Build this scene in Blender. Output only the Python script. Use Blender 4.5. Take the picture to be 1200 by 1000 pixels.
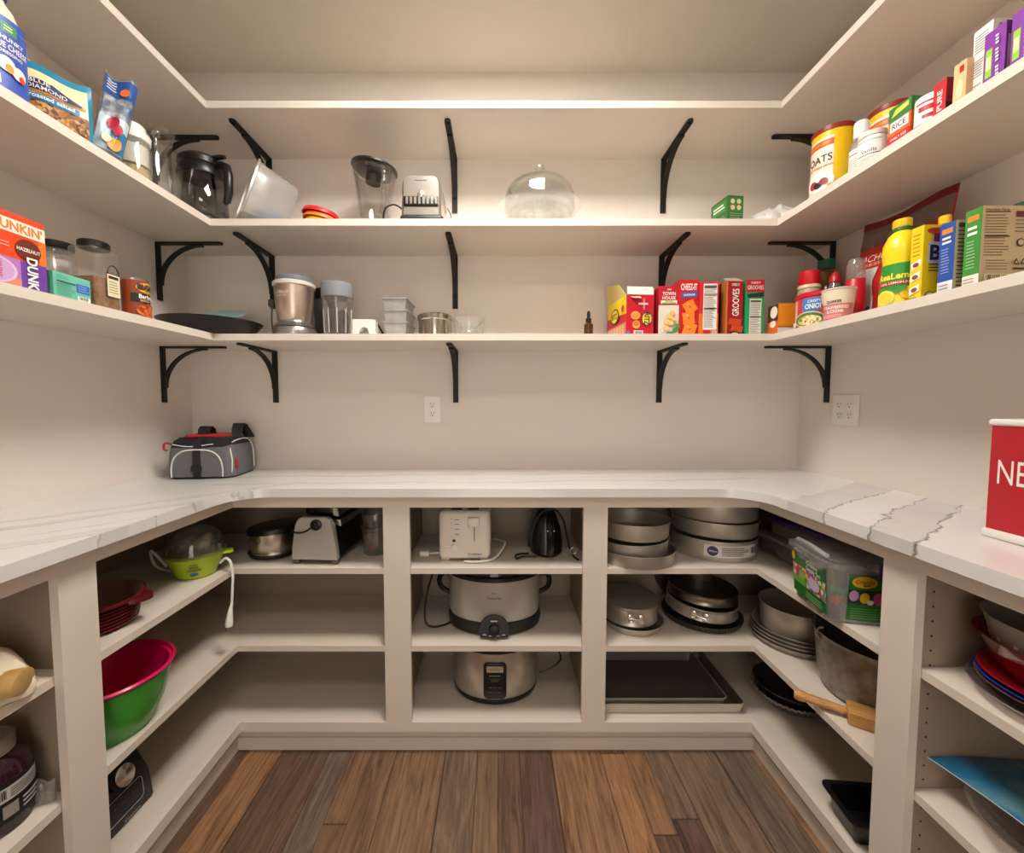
import bpy, math, random
from mathutils import Matrix, Vector
from math import sin, cos, pi, radians

for o in list(bpy.data.objects):
    bpy.data.objects.remove(o, do_unlink=True)
SC = bpy.context.scene
COL = SC.collection

# ------------------------------------------------------------------ camera
cd = bpy.data.cameras.new('camera')
cd.sensor_fit = 'HORIZONTAL'
cd.sensor_width = 36.0
cd.lens = 492.917 / 1200 * 36.0
cd.shift_x = 16.05 / 1200
cd.clip_start = 0.02
cam = bpy.data.objects.new('camera', cd)
COL.objects.link(cam)
cam.location = (0, 0, 1.2365)
cam.rotation_euler = (radians(90 - 3.2), 0, 0)
SC.camera = cam

# ------------------------------------------------------------------ light
wd = bpy.data.worlds.new('world')
SC.world = wd
wd.use_nodes = True
wd.node_tree.nodes['Background'].inputs[0].default_value = (1.0, 0.92, 0.83, 1)   # fill light added through the unseen doorway
wd.node_tree.nodes['Background'].inputs[1].default_value = 2.2

LAMP_COL = (1.0, 0.955, 0.885)


def area(name, loc, size, power, color=LAMP_COL, rot=(0, 0, 0), sy=None):
    l = bpy.data.lights.new(name, 'AREA')
    l.shape = 'SQUARE' if sy is None else 'RECTANGLE'
    l.size = size
    if sy: l.size_y = sy
    l.energy = power
    l.color = color
    o = bpy.data.objects.new(name, l)
    o.location = loc
    o.rotation_euler = rot
    COL.objects.link(o)
    return o


CEIL = 2.595
# (x, y, half width, half depth, radiance): the ceiling fixture and an added rear fill panel, built further down
LIGHTS = [(0.0, 0.95, 0.27, 0.19, 33.0), (0.0, -0.35, 0.27, 0.19, 8.0)]
SC.view_settings.view_transform = 'Standard'
SC.view_settings.look = 'None'
SC.view_settings.gamma = 1.0
SC.view_settings.use_curve_mapping = False
SC.view_settings.exposure = 0.64

# ------------------------------------------------------------------ materials
def lin(h):
    h = h.lstrip('#')
    out = []
    for i in (0, 2, 4):
        c = int(h[i:i + 2], 16) / 255
        out.append(c / 12.92 if c <= 0.04045 else ((c + 0.055) / 1.055) ** 2.4)
    return (*out, 1.0)


MATS = {}


def mat(h, rough=0.5, metal=0.0, spec=0.5, coat=0.0, bump=None):
    """plain procedural paint / plastic / metal, cached by its values; bump = (scale, strength)"""
    key = (h, rough, metal, spec, coat, bump)
    if key in MATS: return MATS[key]
    m = bpy.data.materials.new('m_' + h.strip('#'))
    m.use_nodes = True
    nt = m.node_tree
    b = nt.nodes['Principled BSDF']
    b.inputs['Base Color'].default_value = lin(h)
    b.inputs['Roughness'].default_value = rough
    b.inputs['Metallic'].default_value = metal
    b.inputs['Specular IOR Level'].default_value = spec
    b.inputs['Coat Weight'].default_value = coat
    if bump:
        tc = nt.nodes.new('ShaderNodeTexCoord')
        n = nt.nodes.new('ShaderNodeTexNoise')
        n.inputs['Scale'].default_value = bump[0]
        bp = nt.nodes.new('ShaderNodeBump')
        bp.inputs['Strength'].default_value = bump[1]
        bp.inputs['Distance'].default_value = 0.01
        nt.links.new(tc.outputs['Object'], n.inputs['Vector'])
        nt.links.new(n.outputs['Fac'], bp.inputs['Height'])
        nt.links.new(bp.outputs['Normal'], b.inputs['Normal'])
    MATS[key] = m
    return m


def steel(h='#b9b4ad', rough=0.3, stretch=(1, 1, 60), streak=0.25, spots=0.0, metal=1.0):
    """metal with a procedural brushed / worn roughness and tint"""
    key = ('steel', h, rough, stretch, streak, spots, metal)
    if key in MATS: return MATS[key]
    m = bpy.data.materials.new('metal_' + h.strip('#'))
    m.use_nodes = True
    nt = m.node_tree
    L = nt.links.new
    b = nt.nodes['Principled BSDF']
    b.inputs['Metallic'].default_value = metal
    tc = nt.nodes.new('ShaderNodeTexCoord')
    mp = nt.nodes.new('ShaderNodeMapping')
    mp.inputs['Scale'].default_value = stretch
    n = nt.nodes.new('ShaderNodeTexNoise')
    n.inputs['Scale'].default_value = 8
    n.inputs['Detail'].default_value = 4
    L(tc.outputs['Object'], mp.inputs['Vector'])
    L(mp.outputs['Vector'], n.inputs['Vector'])
    mr = nt.nodes.new('ShaderNodeMapRange')
    mr.inputs['To Min'].default_value = rough * (1 - streak)
    mr.inputs['To Max'].default_value = rough * (1 + streak)
    L(n.outputs['Fac'], mr.inputs['Value'])
    L(mr.outputs['Result'], b.inputs['Roughness'])
    c = lin(h)
    if spots > 0:
        n2 = nt.nodes.new('ShaderNodeTexNoise')
        n2.inputs['Scale'].default_value = 35
        n2.inputs['Detail'].default_value = 6
        L(tc.outputs['Object'], n2.inputs['Vector'])
        cr = nt.nodes.new('ShaderNodeValToRGB')
        cr.color_ramp.elements[0].position = 0.35
        cr.color_ramp.elements[0].color = (*[x * (1 - spots) for x in c[:3]], 1)
        cr.color_ramp.elements[1].position = 0.65
        cr.color_ramp.elements[1].color = c
        L(n2.outputs['Fac'], cr.inputs['Fac'])
        L(cr.outputs['Color'], b.inputs['Base Color'])
    else:
        b.inputs['Base Color'].default_value = c
    MATS[key] = m
    return m


def glass(tint='#ffffff', rough=0.0, haze=0.0, hazecol='#ffffff', refl=1.0):
    """thin-walled clear glass or plastic: see-through tint, mirror sheen by fresnel, optional milky haze"""
    key = ('glass', tint, rough, haze, hazecol, refl)
    if key in MATS: return MATS[key]
    m = bpy.data.materials.new('glass_' + tint.strip('#'))
    m.use_nodes = True
    nt = m.node_tree
    L = nt.links.new
    nt.nodes.remove(nt.nodes['Principled BSDF'])
    out = nt.nodes['Material Output']
    tr = nt.nodes.new('ShaderNodeBsdfTransparent')
    tr.inputs[0].default_value = lin(tint)
    gl = nt.nodes.new('ShaderNodeBsdfGlossy')
    gl.inputs['Roughness'].default_value = max(rough, 0.02)
    fr = nt.nodes.new('ShaderNodeLayerWeight')
    fr.inputs['Blend'].default_value = 0.5
    mu = nt.nodes.new('ShaderNodeMapRange')
    mu.inputs['To Min'].default_value = 0.045 * refl
    mu.inputs['To Max'].default_value = 0.75 * refl
    pw = nt.nodes.new('ShaderNodeMath'); pw.operation = 'POWER'; pw.inputs[1].default_value = 1.9
    L(fr.outputs['Facing'], pw.inputs[0])
    L(pw.outputs[0], mu.inputs['Value'])
    mx = nt.nodes.new('ShaderNodeMixShader')
    L(mu.outputs['Result'], mx.inputs['Fac'])
    src = tr
    if haze > 0:
        df = nt.nodes.new('ShaderNodeBsdfDiffuse')
        df.inputs[0].default_value = lin(hazecol)
        tl = nt.nodes.new('ShaderNodeBsdfTranslucent')
        tl.inputs[0].default_value = lin(hazecol)
        md = nt.nodes.new('ShaderNodeMixShader')
        md.inputs['Fac'].default_value = 0.5
        L(df.outputs[0], md.inputs[1]); L(tl.outputs[0], md.inputs[2])
        mh = nt.nodes.new('ShaderNodeMixShader')
        mh.inputs['Fac'].default_value = haze
        L(tr.outputs[0], mh.inputs[1]); L(md.outputs[0], mh.inputs[2])
        src = mh
    L(src.outputs[0], mx.inputs[1]); L(gl.outputs[0], mx.inputs[2])
    L(mx.outputs[0], out.inputs['Surface'])
    MATS[key] = m
    return m


def mottled(name, cols, scale=40, rough=0.5, detail=3, voronoi=False, bump=0.0, stretch=(1, 1, 1), coat=0.0):
    """two to four colours scattered by noise or cells (food pictures, sugar, nuts, beans)"""
    key = ('mot', name)
    if key in MATS: return MATS[key]
    m = bpy.data.materials.new(name)
    m.use_nodes = True
    nt = m.node_tree
    L = nt.links.new
    b = nt.nodes['Principled BSDF']
    b.inputs['Roughness'].default_value = rough
    b.inputs['Coat Weight'].default_value = coat
    tc = nt.nodes.new('ShaderNodeTexCoord')
    mp = nt.nodes.new('ShaderNodeMapping')
    mp.inputs['Scale'].default_value = stretch
    L(tc.outputs['Object'], mp.inputs['Vector'])
    if voronoi:
        n = nt.nodes.new('ShaderNodeTexVoronoi')
        n.inputs['Scale'].default_value = scale
        src = n.outputs['Color']
        sep = nt.nodes.new('ShaderNodeSeparateColor')
        L(src, sep.inputs[0])
        fac = sep.outputs[0]
    else:
        n = nt.nodes.new('ShaderNodeTexNoise')
        n.inputs['Scale'].default_value = scale
        n.inputs['Detail'].default_value = detail
        fac = n.outputs['Fac']
    L(mp.outputs['Vector'], n.inputs['Vector'])
    cr = nt.nodes.new('ShaderNodeValToRGB')
    el = cr.color_ramp.elements
    k = len(cols)
    lo, hi = (0.0, 1.0) if voronoi else (0.32, 0.68)
    while len(el) < k: el.new(0.5)
    for i, c in enumerate(cols):
        el[i].position = lo + (hi - lo) * i / max(1, k - 1) if not voronoi else i / k
        el[i].color = lin(c)
    if voronoi: cr.color_ramp.interpolation = 'CONSTANT'
    L(fac, cr.inputs['Fac'])
    L(cr.outputs['Color'], b.inputs['Base Color'])
    if bump:
        bp = nt.nodes.new('ShaderNodeBump')
        bp.inputs['Strength'].default_value = bump
        bp.inputs['Distance'].default_value = 0.01
        L(n.outputs['Distance'] if voronoi else fac, bp.inputs['Height'])
        L(bp.outputs['Normal'], b.inputs['Normal'])
    MATS[key] = m
    return m


def paint(name, h, rough=0.6, var=0.04, bump=0.03):
    """wall / cabinet paint with a faint roller texture"""
    m = bpy.data.materials.new(name)
    m.use_nodes = True
    nt = m.node_tree
    L = nt.links.new
    b = nt.nodes['Principled BSDF']
    b.inputs['Roughness'].default_value = rough
    b.inputs['Specular IOR Level'].default_value = 0.35
    tc = nt.nodes.new('ShaderNodeTexCoord')
    n = nt.nodes.new('ShaderNodeTexNoise')
    n.inputs['Scale'].default_value = 3.0
    n.inputs['Detail'].default_value = 5
    L(tc.outputs['Object'], n.inputs['Vector'])
    c = lin(h)
    cr = nt.nodes.new('ShaderNodeValToRGB')
    cr.color_ramp.elements[0].position = 0.3
    cr.color_ramp.elements[0].color = (*[x * (1 - var) for x in c[:3]], 1)
    cr.color_ramp.elements[1].position = 0.7
    cr.color_ramp.elements[1].color = c
    L(n.outputs['Fac'], cr.inputs['Fac'])
    L(cr.outputs['Color'], b.inputs['Base Color'])
    n2 = nt.nodes.new('ShaderNodeTexNoise')
    n2.inputs['Scale'].default_value = 220
    L(tc.outputs['Object'], n2.inputs['Vector'])
    bp = nt.nodes.new('ShaderNodeBump')
    bp.inputs['Strength'].default_value = bump
    bp.inputs['Distance'].default_value = 0.002
    L(n2.outputs['Fac'], bp.inputs['Height'])
    L(bp.outputs['Normal'], b.inputs['Normal'])
    return m


def math_node(nt, op, a, b=None, c=None):
    n = nt.nodes.new('ShaderNodeMath')
    n.operation = op
    for i, x in enumerate((a, b, c)):
        if x is None: continue
        if isinstance(x, (int, float)): n.inputs[i].default_value = x
        else: nt.links.new(x, n.inputs[i])
    return n.outputs[0]


def wood_floor():
    m = bpy.data.materials.new('wood_planks')
    m.use_nodes = True
    nt = m.node_tree
    L = nt.links.new
    b = nt.nodes['Principled BSDF']
    tc = nt.nodes.new('ShaderNodeTexCoord')
    sp = nt.nodes.new('ShaderNodeSeparateXYZ')
    L(tc.outputs['Object'], sp.inputs[0])
    x, y = sp.outputs[0], sp.outputs[1]
    M = lambda op, a, b_=None, c_=None: math_node(nt, op, a, b_, c_)
    wob = M('MULTIPLY', M('SINE', M('MULTIPLY', x, 13.0)), 0.38)
    px = M('ADD', M('MULTIPLY', x, 9.4), wob)
    ix = M('FLOOR', px)
    fx = M('FRACT', px)
    wn = nt.nodes.new('ShaderNodeTexWhiteNoise'); wn.noise_dimensions = '1D'
    L(ix, wn.inputs['W'])
    py = M('ADD', M('MULTIPLY', y, 0.85), M('MULTIPLY', wn.outputs['Value'], 7.3))
    iy = M('FLOOR', py)
    fy = M('FRACT', py)
    cid = M('ADD', M('MULTIPLY', ix, 17.31), M('MULTIPLY', iy, 5.77))
    w2 = nt.nodes.new('ShaderNodeTexWhiteNoise'); w2.noise_dimensions = '1D'
    L(cid, w2.inputs['W'])
    # grain
    cb = nt.nodes.new('ShaderNodeCombineXYZ')
    L(M('MULTIPLY', x, 30.0), cb.inputs[0]); L(M('MULTIPLY', y, 2.2), cb.inputs[1]); L(M('MULTIPLY', w2.outputs['Value'], 50.0), cb.inputs[2])
    g = nt.nodes.new('ShaderNodeTexNoise')
    g.inputs['Scale'].default_value = 1.6; g.inputs['Detail'].default_value = 8; g.inputs['Roughness'].default_value = 0.65; g.inputs['Distortion'].default_value = 1.6
    L(cb.outputs[0], g.inputs['Vector'])
    cr = nt.nodes.new('ShaderNodeValToRGB')
    e = cr.color_ramp.elements
    e[0].position = 0.0; e[0].color = lin('#69503f')
    e[1].position = 1.0; e[1].color = lin('#a98b6f')
    for p, c in ((0.2, '#8a6a52'), (0.4, '#b4835a'), (0.55, '#84705f'), (0.7, '#9c7a5c'), (0.85, '#74564a')):
        q = e.new(p); q.color = lin(c)
    L(w2.outputs['Value'], cr.inputs['Fac'])
    gr = nt.nodes.new('ShaderNodeValToRGB')
    gr.color_ramp.elements[0].position = 0.33; gr.color_ramp.elements[0].color = (0.26, 0.23, 0.21, 1)
    gr.color_ramp.elements[1].position = 0.66; gr.color_ramp.elements[1].color = (1, 1, 1, 1)
    L(g.outputs['Fac'], gr.inputs['Fac'])
    mx = nt.nodes.new('ShaderNodeMix'); mx.data_type = 'RGBA'; mx.blend_type = 'MULTIPLY'
    mx.inputs[0].default_value = 0.9
    L(cr.outputs['Color'], mx.inputs[6]); L(gr.outputs['Color'], mx.inputs[7])
    # seams
    ex = M('MINIMUM', fx, M('SUBTRACT', 1.0, fx))
    ey = M('MINIMUM', fy, M('SUBTRACT', 1.0, fy))
    sm = M('MINIMUM', M('MULTIPLY', ex, 45.0), M('MULTIPLY', ey, 320.0))
    sm = M('MINIMUM', sm, 1.0)
    m2 = nt.nodes.new('ShaderNodeMix'); m2.data_type = 'RGBA'; m2.blend_type = 'MIX'
    L(sm, m2.inputs[0]); m2.inputs[6].default_value = lin('#2a1f1a'); L(mx.outputs[2], m2.inputs[7])
    L(m2.outputs[2], b.inputs['Base Color'])
    b.inputs['Roughness'].default_value = 0.48
    bp = nt.nodes.new('ShaderNodeBump'); bp.inputs['Strength'].default_value = 0.35; bp.inputs['Distance'].default_value = 0.003
    L(M('ADD', M('MULTIPLY', g.outputs['Fac'], 0.4), sm), bp.inputs['Height'])
    L(bp.outputs['Normal'], b.inputs['Normal'])
    return m


def quartz():
    """white quartz: soft grey bands bordered by thin wandering veins, running diagonally across the slab"""
    m = bpy.data.materials.new('white_quartz')
    m.use_nodes = True
    nt = m.node_tree
    L = nt.links.new
    b = nt.nodes['Principled BSDF']
    M = lambda op, a, b_=None, c_=None: math_node(nt, op, a, b_, c_)
    tc = nt.nodes.new('ShaderNodeTexCoord')
    sp = nt.nodes.new('ShaderNodeSeparateXYZ'); L(tc.outputs['Object'], sp.inputs[0])
    x, y, z = sp.outputs

    def noise(scale, detail, rough=0.55):
        n = nt.nodes.new('ShaderNodeTexNoise')
        n.inputs['Scale'].default_value = scale; n.inputs['Detail'].default_value = detail; n.inputs['Roughness'].default_value = rough
        L(tc.outputs['Object'], n.inputs['Vector'])
        return n.outputs['Fac']
    lo, hi, wd_, pt = noise(3.0, 2), noise(20, 7, 0.6), noise(14, 3), noise(7, 4)
    warp = M('ADD', M('MULTIPLY', M('SUBTRACT', lo, 0.5), 0.10), M('MULTIPLY', M('SUBTRACT', hi, 0.5), 0.055))
    width = M('MULTIPLY', M('POWER', wd_, 2.0), 0.017)
    vein = None; band = None
    # (slope, offset, mask axis, mask sign, mask limit, strength, band width)
    V = []
    for t0, s, bw in ((0.264, 1.0, 0.10), (0.367, 0.9, 0.0), (0.486, 0.8, 0.13), (0.62, 0.3, 0.0), (-0.02, 0.8, 0.08), (-0.25, 0.8, 0.0), (-0.45, 0.7, 0.12)):
        V.append((0.69, t0, x, 1, 0.62, s, bw))
    for t0, s, bw in ((2.04, 0.45, 0.05), (1.90, 0.4, 0.0), (1.765, 0.45, 0.06), (2.17, 0.35, 0.04), (1.5, 0.5, 0.08), (1.25, 0.4, 0.0)):
        V.append((1.0, t0, x, -1, -0.72, s, bw))
    for t0, s, bw in ((1.50, 0.25, 0.03), (1.655, 0.35, 0.04), (1.575, 0.2, 0.0)):
        V.append((0.06, t0, y, 1, 1.36, s, bw))
    for sl, t0, ax, sg, lim, st, bw in V:
        s = M('ADD', M('SUBTRACT', M('SUBTRACT', y, M('MULTIPLY', x, sl)), t0), warp)
        k = M('MULTIPLY', M('MAXIMUM', 0.0, M('SUBTRACT', 1.0, M('DIVIDE', M('ABSOLUTE', s), width))), st)
        mask = M('GREATER_THAN' if sg > 0 else 'LESS_THAN', ax, lim)
        if ax is y: mask = M('MULTIPLY', mask, M('LESS_THAN', M('ABSOLUTE', x), 1.0))
        k = M('MULTIPLY', k, mask)
        vein = k if vein is None else M('MAXIMUM', vein, k)
        if bw:
            q = M('MULTIPLY', M('GREATER_THAN', s, 0.0), M('LESS_THAN', s, bw))
            q = M('MULTIPLY', M('MULTIPLY', q, mask), M('MULTIPLY', pt, 0.62 * (0.5 + 0.5 * st)))
            band = q if band is None else M('MAXIMUM', band, q)
    m1 = nt.nodes.new('ShaderNodeMix'); m1.data_type = 'RGBA'
    L(band, m1.inputs[0]); m1.inputs[6].default_value = lin('#dad7d3'); m1.inputs[7].default_value = lin('#a59d96')
    m2 = nt.nodes.new('ShaderNodeMix'); m2.data_type = 'RGBA'
    L(M('MINIMUM', vein, 0.85), m2.inputs[0]); L(m1.outputs[2], m2.inputs[6]); m2.inputs[7].default_value = lin('#5f5a56')
    L(m2.outputs[2], b.inputs['Base Color'])
    b.inputs['Roughness'].default_value = 0.16
    return m


WALL = paint('wall_paint', '#e3dad0', 0.75, 0.02)
CEILP = paint('ceiling_paint', '#dad2c5', 0.85, 0.02)
CAB = paint('cabinet_paint', '#ded2c5', 0.45, 0.02, 0.01)
CABIN = paint('shaded_carcass', '#9c8b79', 0.5, 0.03, 0.01)   # board inside the base units, darkened to hold the interior shade
CABSH = paint('shelf_board', '#d9cdbf', 0.42, 0.02, 0.01)
SHELFP = paint('shelf_paint', '#ddd2c6', 0.42, 0.02, 0.01)
FLOORM = wood_floor()
QUARTZ = quartz()
BLACKIRON = mat('#151312', 0.55, 0.0, 0.4, 0, (300, 0.15))
WHITE = mat('#f0ece6', 0.4)
BLACK = mat('#0f0e0e', 0.35)

# ------------------------------------------------------------------ mesh builder
class MB:
    def __init__(s):
        s.v, s.f, s.mi, s.mats = [], [], [], []
        s.M = None

    def _m(s, m):
        if m not in s.mats: s.mats.append(m)
        return s.mats.index(m)

    def add(s, vs, fs, m):
        k = len(s.v)
        if s.M is not None: vs = [s.M @ Vector(p) for p in vs]
        s.v += [tuple(p) for p in vs]
        i = s._m(m)
        for f in fs:
            s.f.append([k + a for a in f]); s.mi.append(i)
        return s

    def box(s, x0, y0, z0, x1, y1, z1, m):
        if x0 > x1: x0, x1 = x1, x0
        if y0 > y1: y0, y1 = y1, y0
        if z0 > z1: z0, z1 = z1, z0
        return s.add([(x0, y0, z0), (x1, y0, z0), (x1, y1, z0), (x0, y1, z0), (x0, y0, z1), (x1, y0, z1), (x1, y1, z1), (x0, y1, z1)],
                     [(0, 3, 2, 1), (4, 5, 6, 7), (0, 1, 5, 4), (1, 2, 6, 5), (2, 3, 7, 6), (3, 0, 4, 7)], m)

    def loft(s, rings, m, cap0=True, cap1=True, closed=False):
        """rings of equal point count; m may be a list, one material per band"""
        n = len(rings[0]); k = len(rings)
        vs = [p for r in rings for p in r]
        bands = range(k if closed else k - 1)
        for j in bands:
            a, b_ = j * n, ((j + 1) % k) * n
            mm = m[j] if isinstance(m, (list, tuple)) else m
            fs = [(a + i, a + (i + 1) % n, b_ + (i + 1) % n, b_ + i) for i in range(n)]
            if j == 0: base = len(s.v); s.add(vs, fs, mm)
            else:
                i_ = s._m(mm)
                for f in fs: s.f.append([base + q for q in f]); s.mi.append(i_)
        m0 = m[0] if isinstance(m, (list, tuple)) else m
        m1 = m[-1] if isinstance(m, (list, tuple)) else m
        if cap0 and not closed: s.f.append([base + i for i in range(n - 1, -1, -1)]); s.mi.append(s._m(m0))
        if cap1 and not closed: s.f.append([base + (k - 1) * n + i for i in range(n)]); s.mi.append(s._m(m1))
        return s

    def lathe(s, prof, m, seg=40, c=(0, 0, 0), sx=1.0, sy=1.0, cap0=True, cap1=True, closed=False, power=2.0):
        """prof: (r, z) from bottom to top outside; power > 2 gives a squarish outline"""
        def ring(r, z):
            out = []
            for i in range(seg):
                a = 2 * pi * i / seg
                ca, sa = cos(a), sin(a)
                q = 1.0 if power == 2.0 else (abs(ca) ** power + abs(sa) ** power) ** (-1 / power)
                out.append((c[0] + r * q * ca * sx, c[1] + r * q * sa * sy, c[2] + z))
            return out
        return s.loft([ring(r, z) for r, z in prof], m, cap0, cap1, closed)

    def shell(s, prof, t, m, seg=40, c=(0, 0, 0), sx=1.0, sy=1.0, power=2.0, floor=None):
        """open vessel with wall thickness t: outside profile up, inside profile down"""
        fl = t if floor is None else floor
        z0 = prof[0][1]
        ins = []
        for r, z in reversed(prof):
            ins.append((max(r - t, 1e-4), max(z, z0 + fl)))
        clean = []
        for p in ins:
            if not clean or abs(p[0] - clean[-1][0]) + abs(p[1] - clean[-1][1]) > 1e-6: clean.append(p)
        return s.lathe(list(prof) + clean, m, seg, c, sx, sy, True, True, False, power)

    def tube(s, pts, r, m, seg=8, cap=True):
        pts = [Vector(p) for p in pts]
        rs = r if isinstance(r, (list, tuple)) else [r] * len(pts)
        rings = []
        up = None
        for i, p in enumerate(pts):
            d = (pts[min(i + 1, len(pts) - 1)] - pts[max(i - 1, 0)])
            if d.length < 1e-9: d = Vector((0, 0, 1))
            d.normalize()
            if up is None:
                up = d.cross(Vector((0, 0, 1)))
                if up.length < 1e-3: up = d.cross(Vector((1, 0, 0)))
                up.normalize()
            up = (up - d * up.dot(d))
            up.normalize()
            w = d.cross(up)
            rings.append([tuple(p + (up * cos(2 * pi * k / seg) + w * sin(2 * pi * k / seg)) * rs[i]) for k in range(seg)])
        return s.loft(rings, m, cap, cap)

    def strip(s, pts, wvec, t, m):
        """flat bar following pts, width along wvec, thickness t"""
        pts = [Vector(p) for p in pts]; w = Vector(wvec)
        wn = w.normalized()
        rings = []
        for i, p in enumerate(pts):
            d = (pts[min(i + 1, len(pts) - 1)] - pts[max(i - 1, 0)]).normalized()
            n = d.cross(wn).normalized() * t / 2
            rings.append([tuple(p - w / 2 - n), tuple(p + w / 2 - n), tuple(p + w / 2 + n), tuple(p - w / 2 + n)])
        return s.loft(rings, m)

    def prism(s, poly, z0, z1, m):
        n = len(poly)
        vs = [(x, y, z0) for x, y in poly] + [(x, y, z1) for x, y in poly]
        fs = [tuple(range(n - 1, -1, -1)), tuple(range(n, 2 * n))] + [(i, (i + 1) % n, n + (i + 1) % n, n + i) for i in range(n)]
        return s.add(vs, fs, m)

    def rbox(s, x0, y0, z0, x1, y1, z1, r, m, seg=3, rt=None):
        """box with rounded vertical corners and softened top / bottom edges (rt)"""
        rt = min(r, 0.5 * (z1 - z0)) if rt is None else rt
        def rr(inset, z):
            q = max(r - inset, 1e-4)
            pts = []
            for cx, cy, a0 in ((x1 - inset - q, y1 - inset - q, 0), (x0 + inset + q, y1 - inset - q, pi / 2), (x0 + inset + q, y0 + inset + q, pi), (x1 - inset - q, y0 + inset + q, 1.5 * pi)):
                for k in range(seg + 1):
                    a = a0 + pi / 2 * k / seg
                    pts.append((cx + q * cos(a), cy + q * sin(a), z))
            return pts
        rings = []
        if rt > 1e-5:
            for k in range(seg + 1):
                a = pi / 2 * k / seg
                rings.append(rr(rt * (1 - sin(a)), z0 + rt * (1 - cos(a))))
            for k in range(seg + 1):
                a = pi / 2 * (1 - k / seg)
                rings.append(rr(rt * (1 - sin(a)), z1 - rt * (1 - cos(a))))
        else:
            rings = [rr(0, z0), rr(0, z1)]
        return s.loft(rings, m)

    def build(s, name, parent=None, smooth=True, ang=38, label=None):
        me = bpy.data.meshes.new(name)
        me.from_pydata(s.v, [], s.f)
        for m in s.mats: me.materials.append(m)
        me.polygons.foreach_set('material_index', s.mi)
        if smooth:
            me.polygons.foreach_set('use_smooth', [True] * len(me.polygons))
            me.set_sharp_from_angle(angle=radians(ang))
        me.update()
        o = bpy.data.objects.new(name, me)
        COL.objects.link(o)
        if parent is not None: o.parent = parent
        if label: o['label'] = label
        return o


# ------------------------------------------------------------------ printed faces (flat or wrapped)
def flat(o, u, v):
    o, u, v = Vector(o), Vector(u).normalized(), Vector(v).normalized()
    n = u.cross(v)
    return lambda s, t, h: o + u * s + v * t + n * h


def wrap(c, r, a0, z0, sx=1.0, sy=1.0, taper=0.0):
    """s runs counter-clockwise in metres from angle a0 (radians) on a cylinder about c"""
    def f(s, t, h):
        a = a0 + s / r
        q = r + h + taper * t
        return Vector((c[0] + q * cos(a) * sx, c[1] + q * sin(a) * sy, z0 + t))
    return f


FONT_CACHE = {}


def glyphs(txt, bold):
    key = (txt, bold)
    if key in FONT_CACHE: return FONT_CACHE[key]
    cu = bpy.data.curves.new('t', 'FONT')
    cu.body = txt
    cu.size = 1.0
    cu.offset = bold
    cu.resolution_u = 3
    ob = bpy.data.objects.new('t', cu)
    COL.objects.link(ob)
    dg = bpy.context.evaluated_depsgraph_get()
    me = ob.evaluated_get(dg).to_mesh()
    vs = [(p.co.x, p.co.y) for p in me.vertices]
    fs = [tuple(p.vertices) for p in me.polygons]
    ob.evaluated_get(dg).to_mesh_clear()
    bpy.data.objects.remove(ob)
    bpy.data.curves.remove(cu)
    xs = [p[0] for p in vs] or [0, 1]; ys = [p[1] for p in vs] or [0, 1]
    FONT_CACHE[key] = (vs, fs, min(xs), max(xs), min(ys), max(ys))
    return FONT_CACHE[key]


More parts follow.
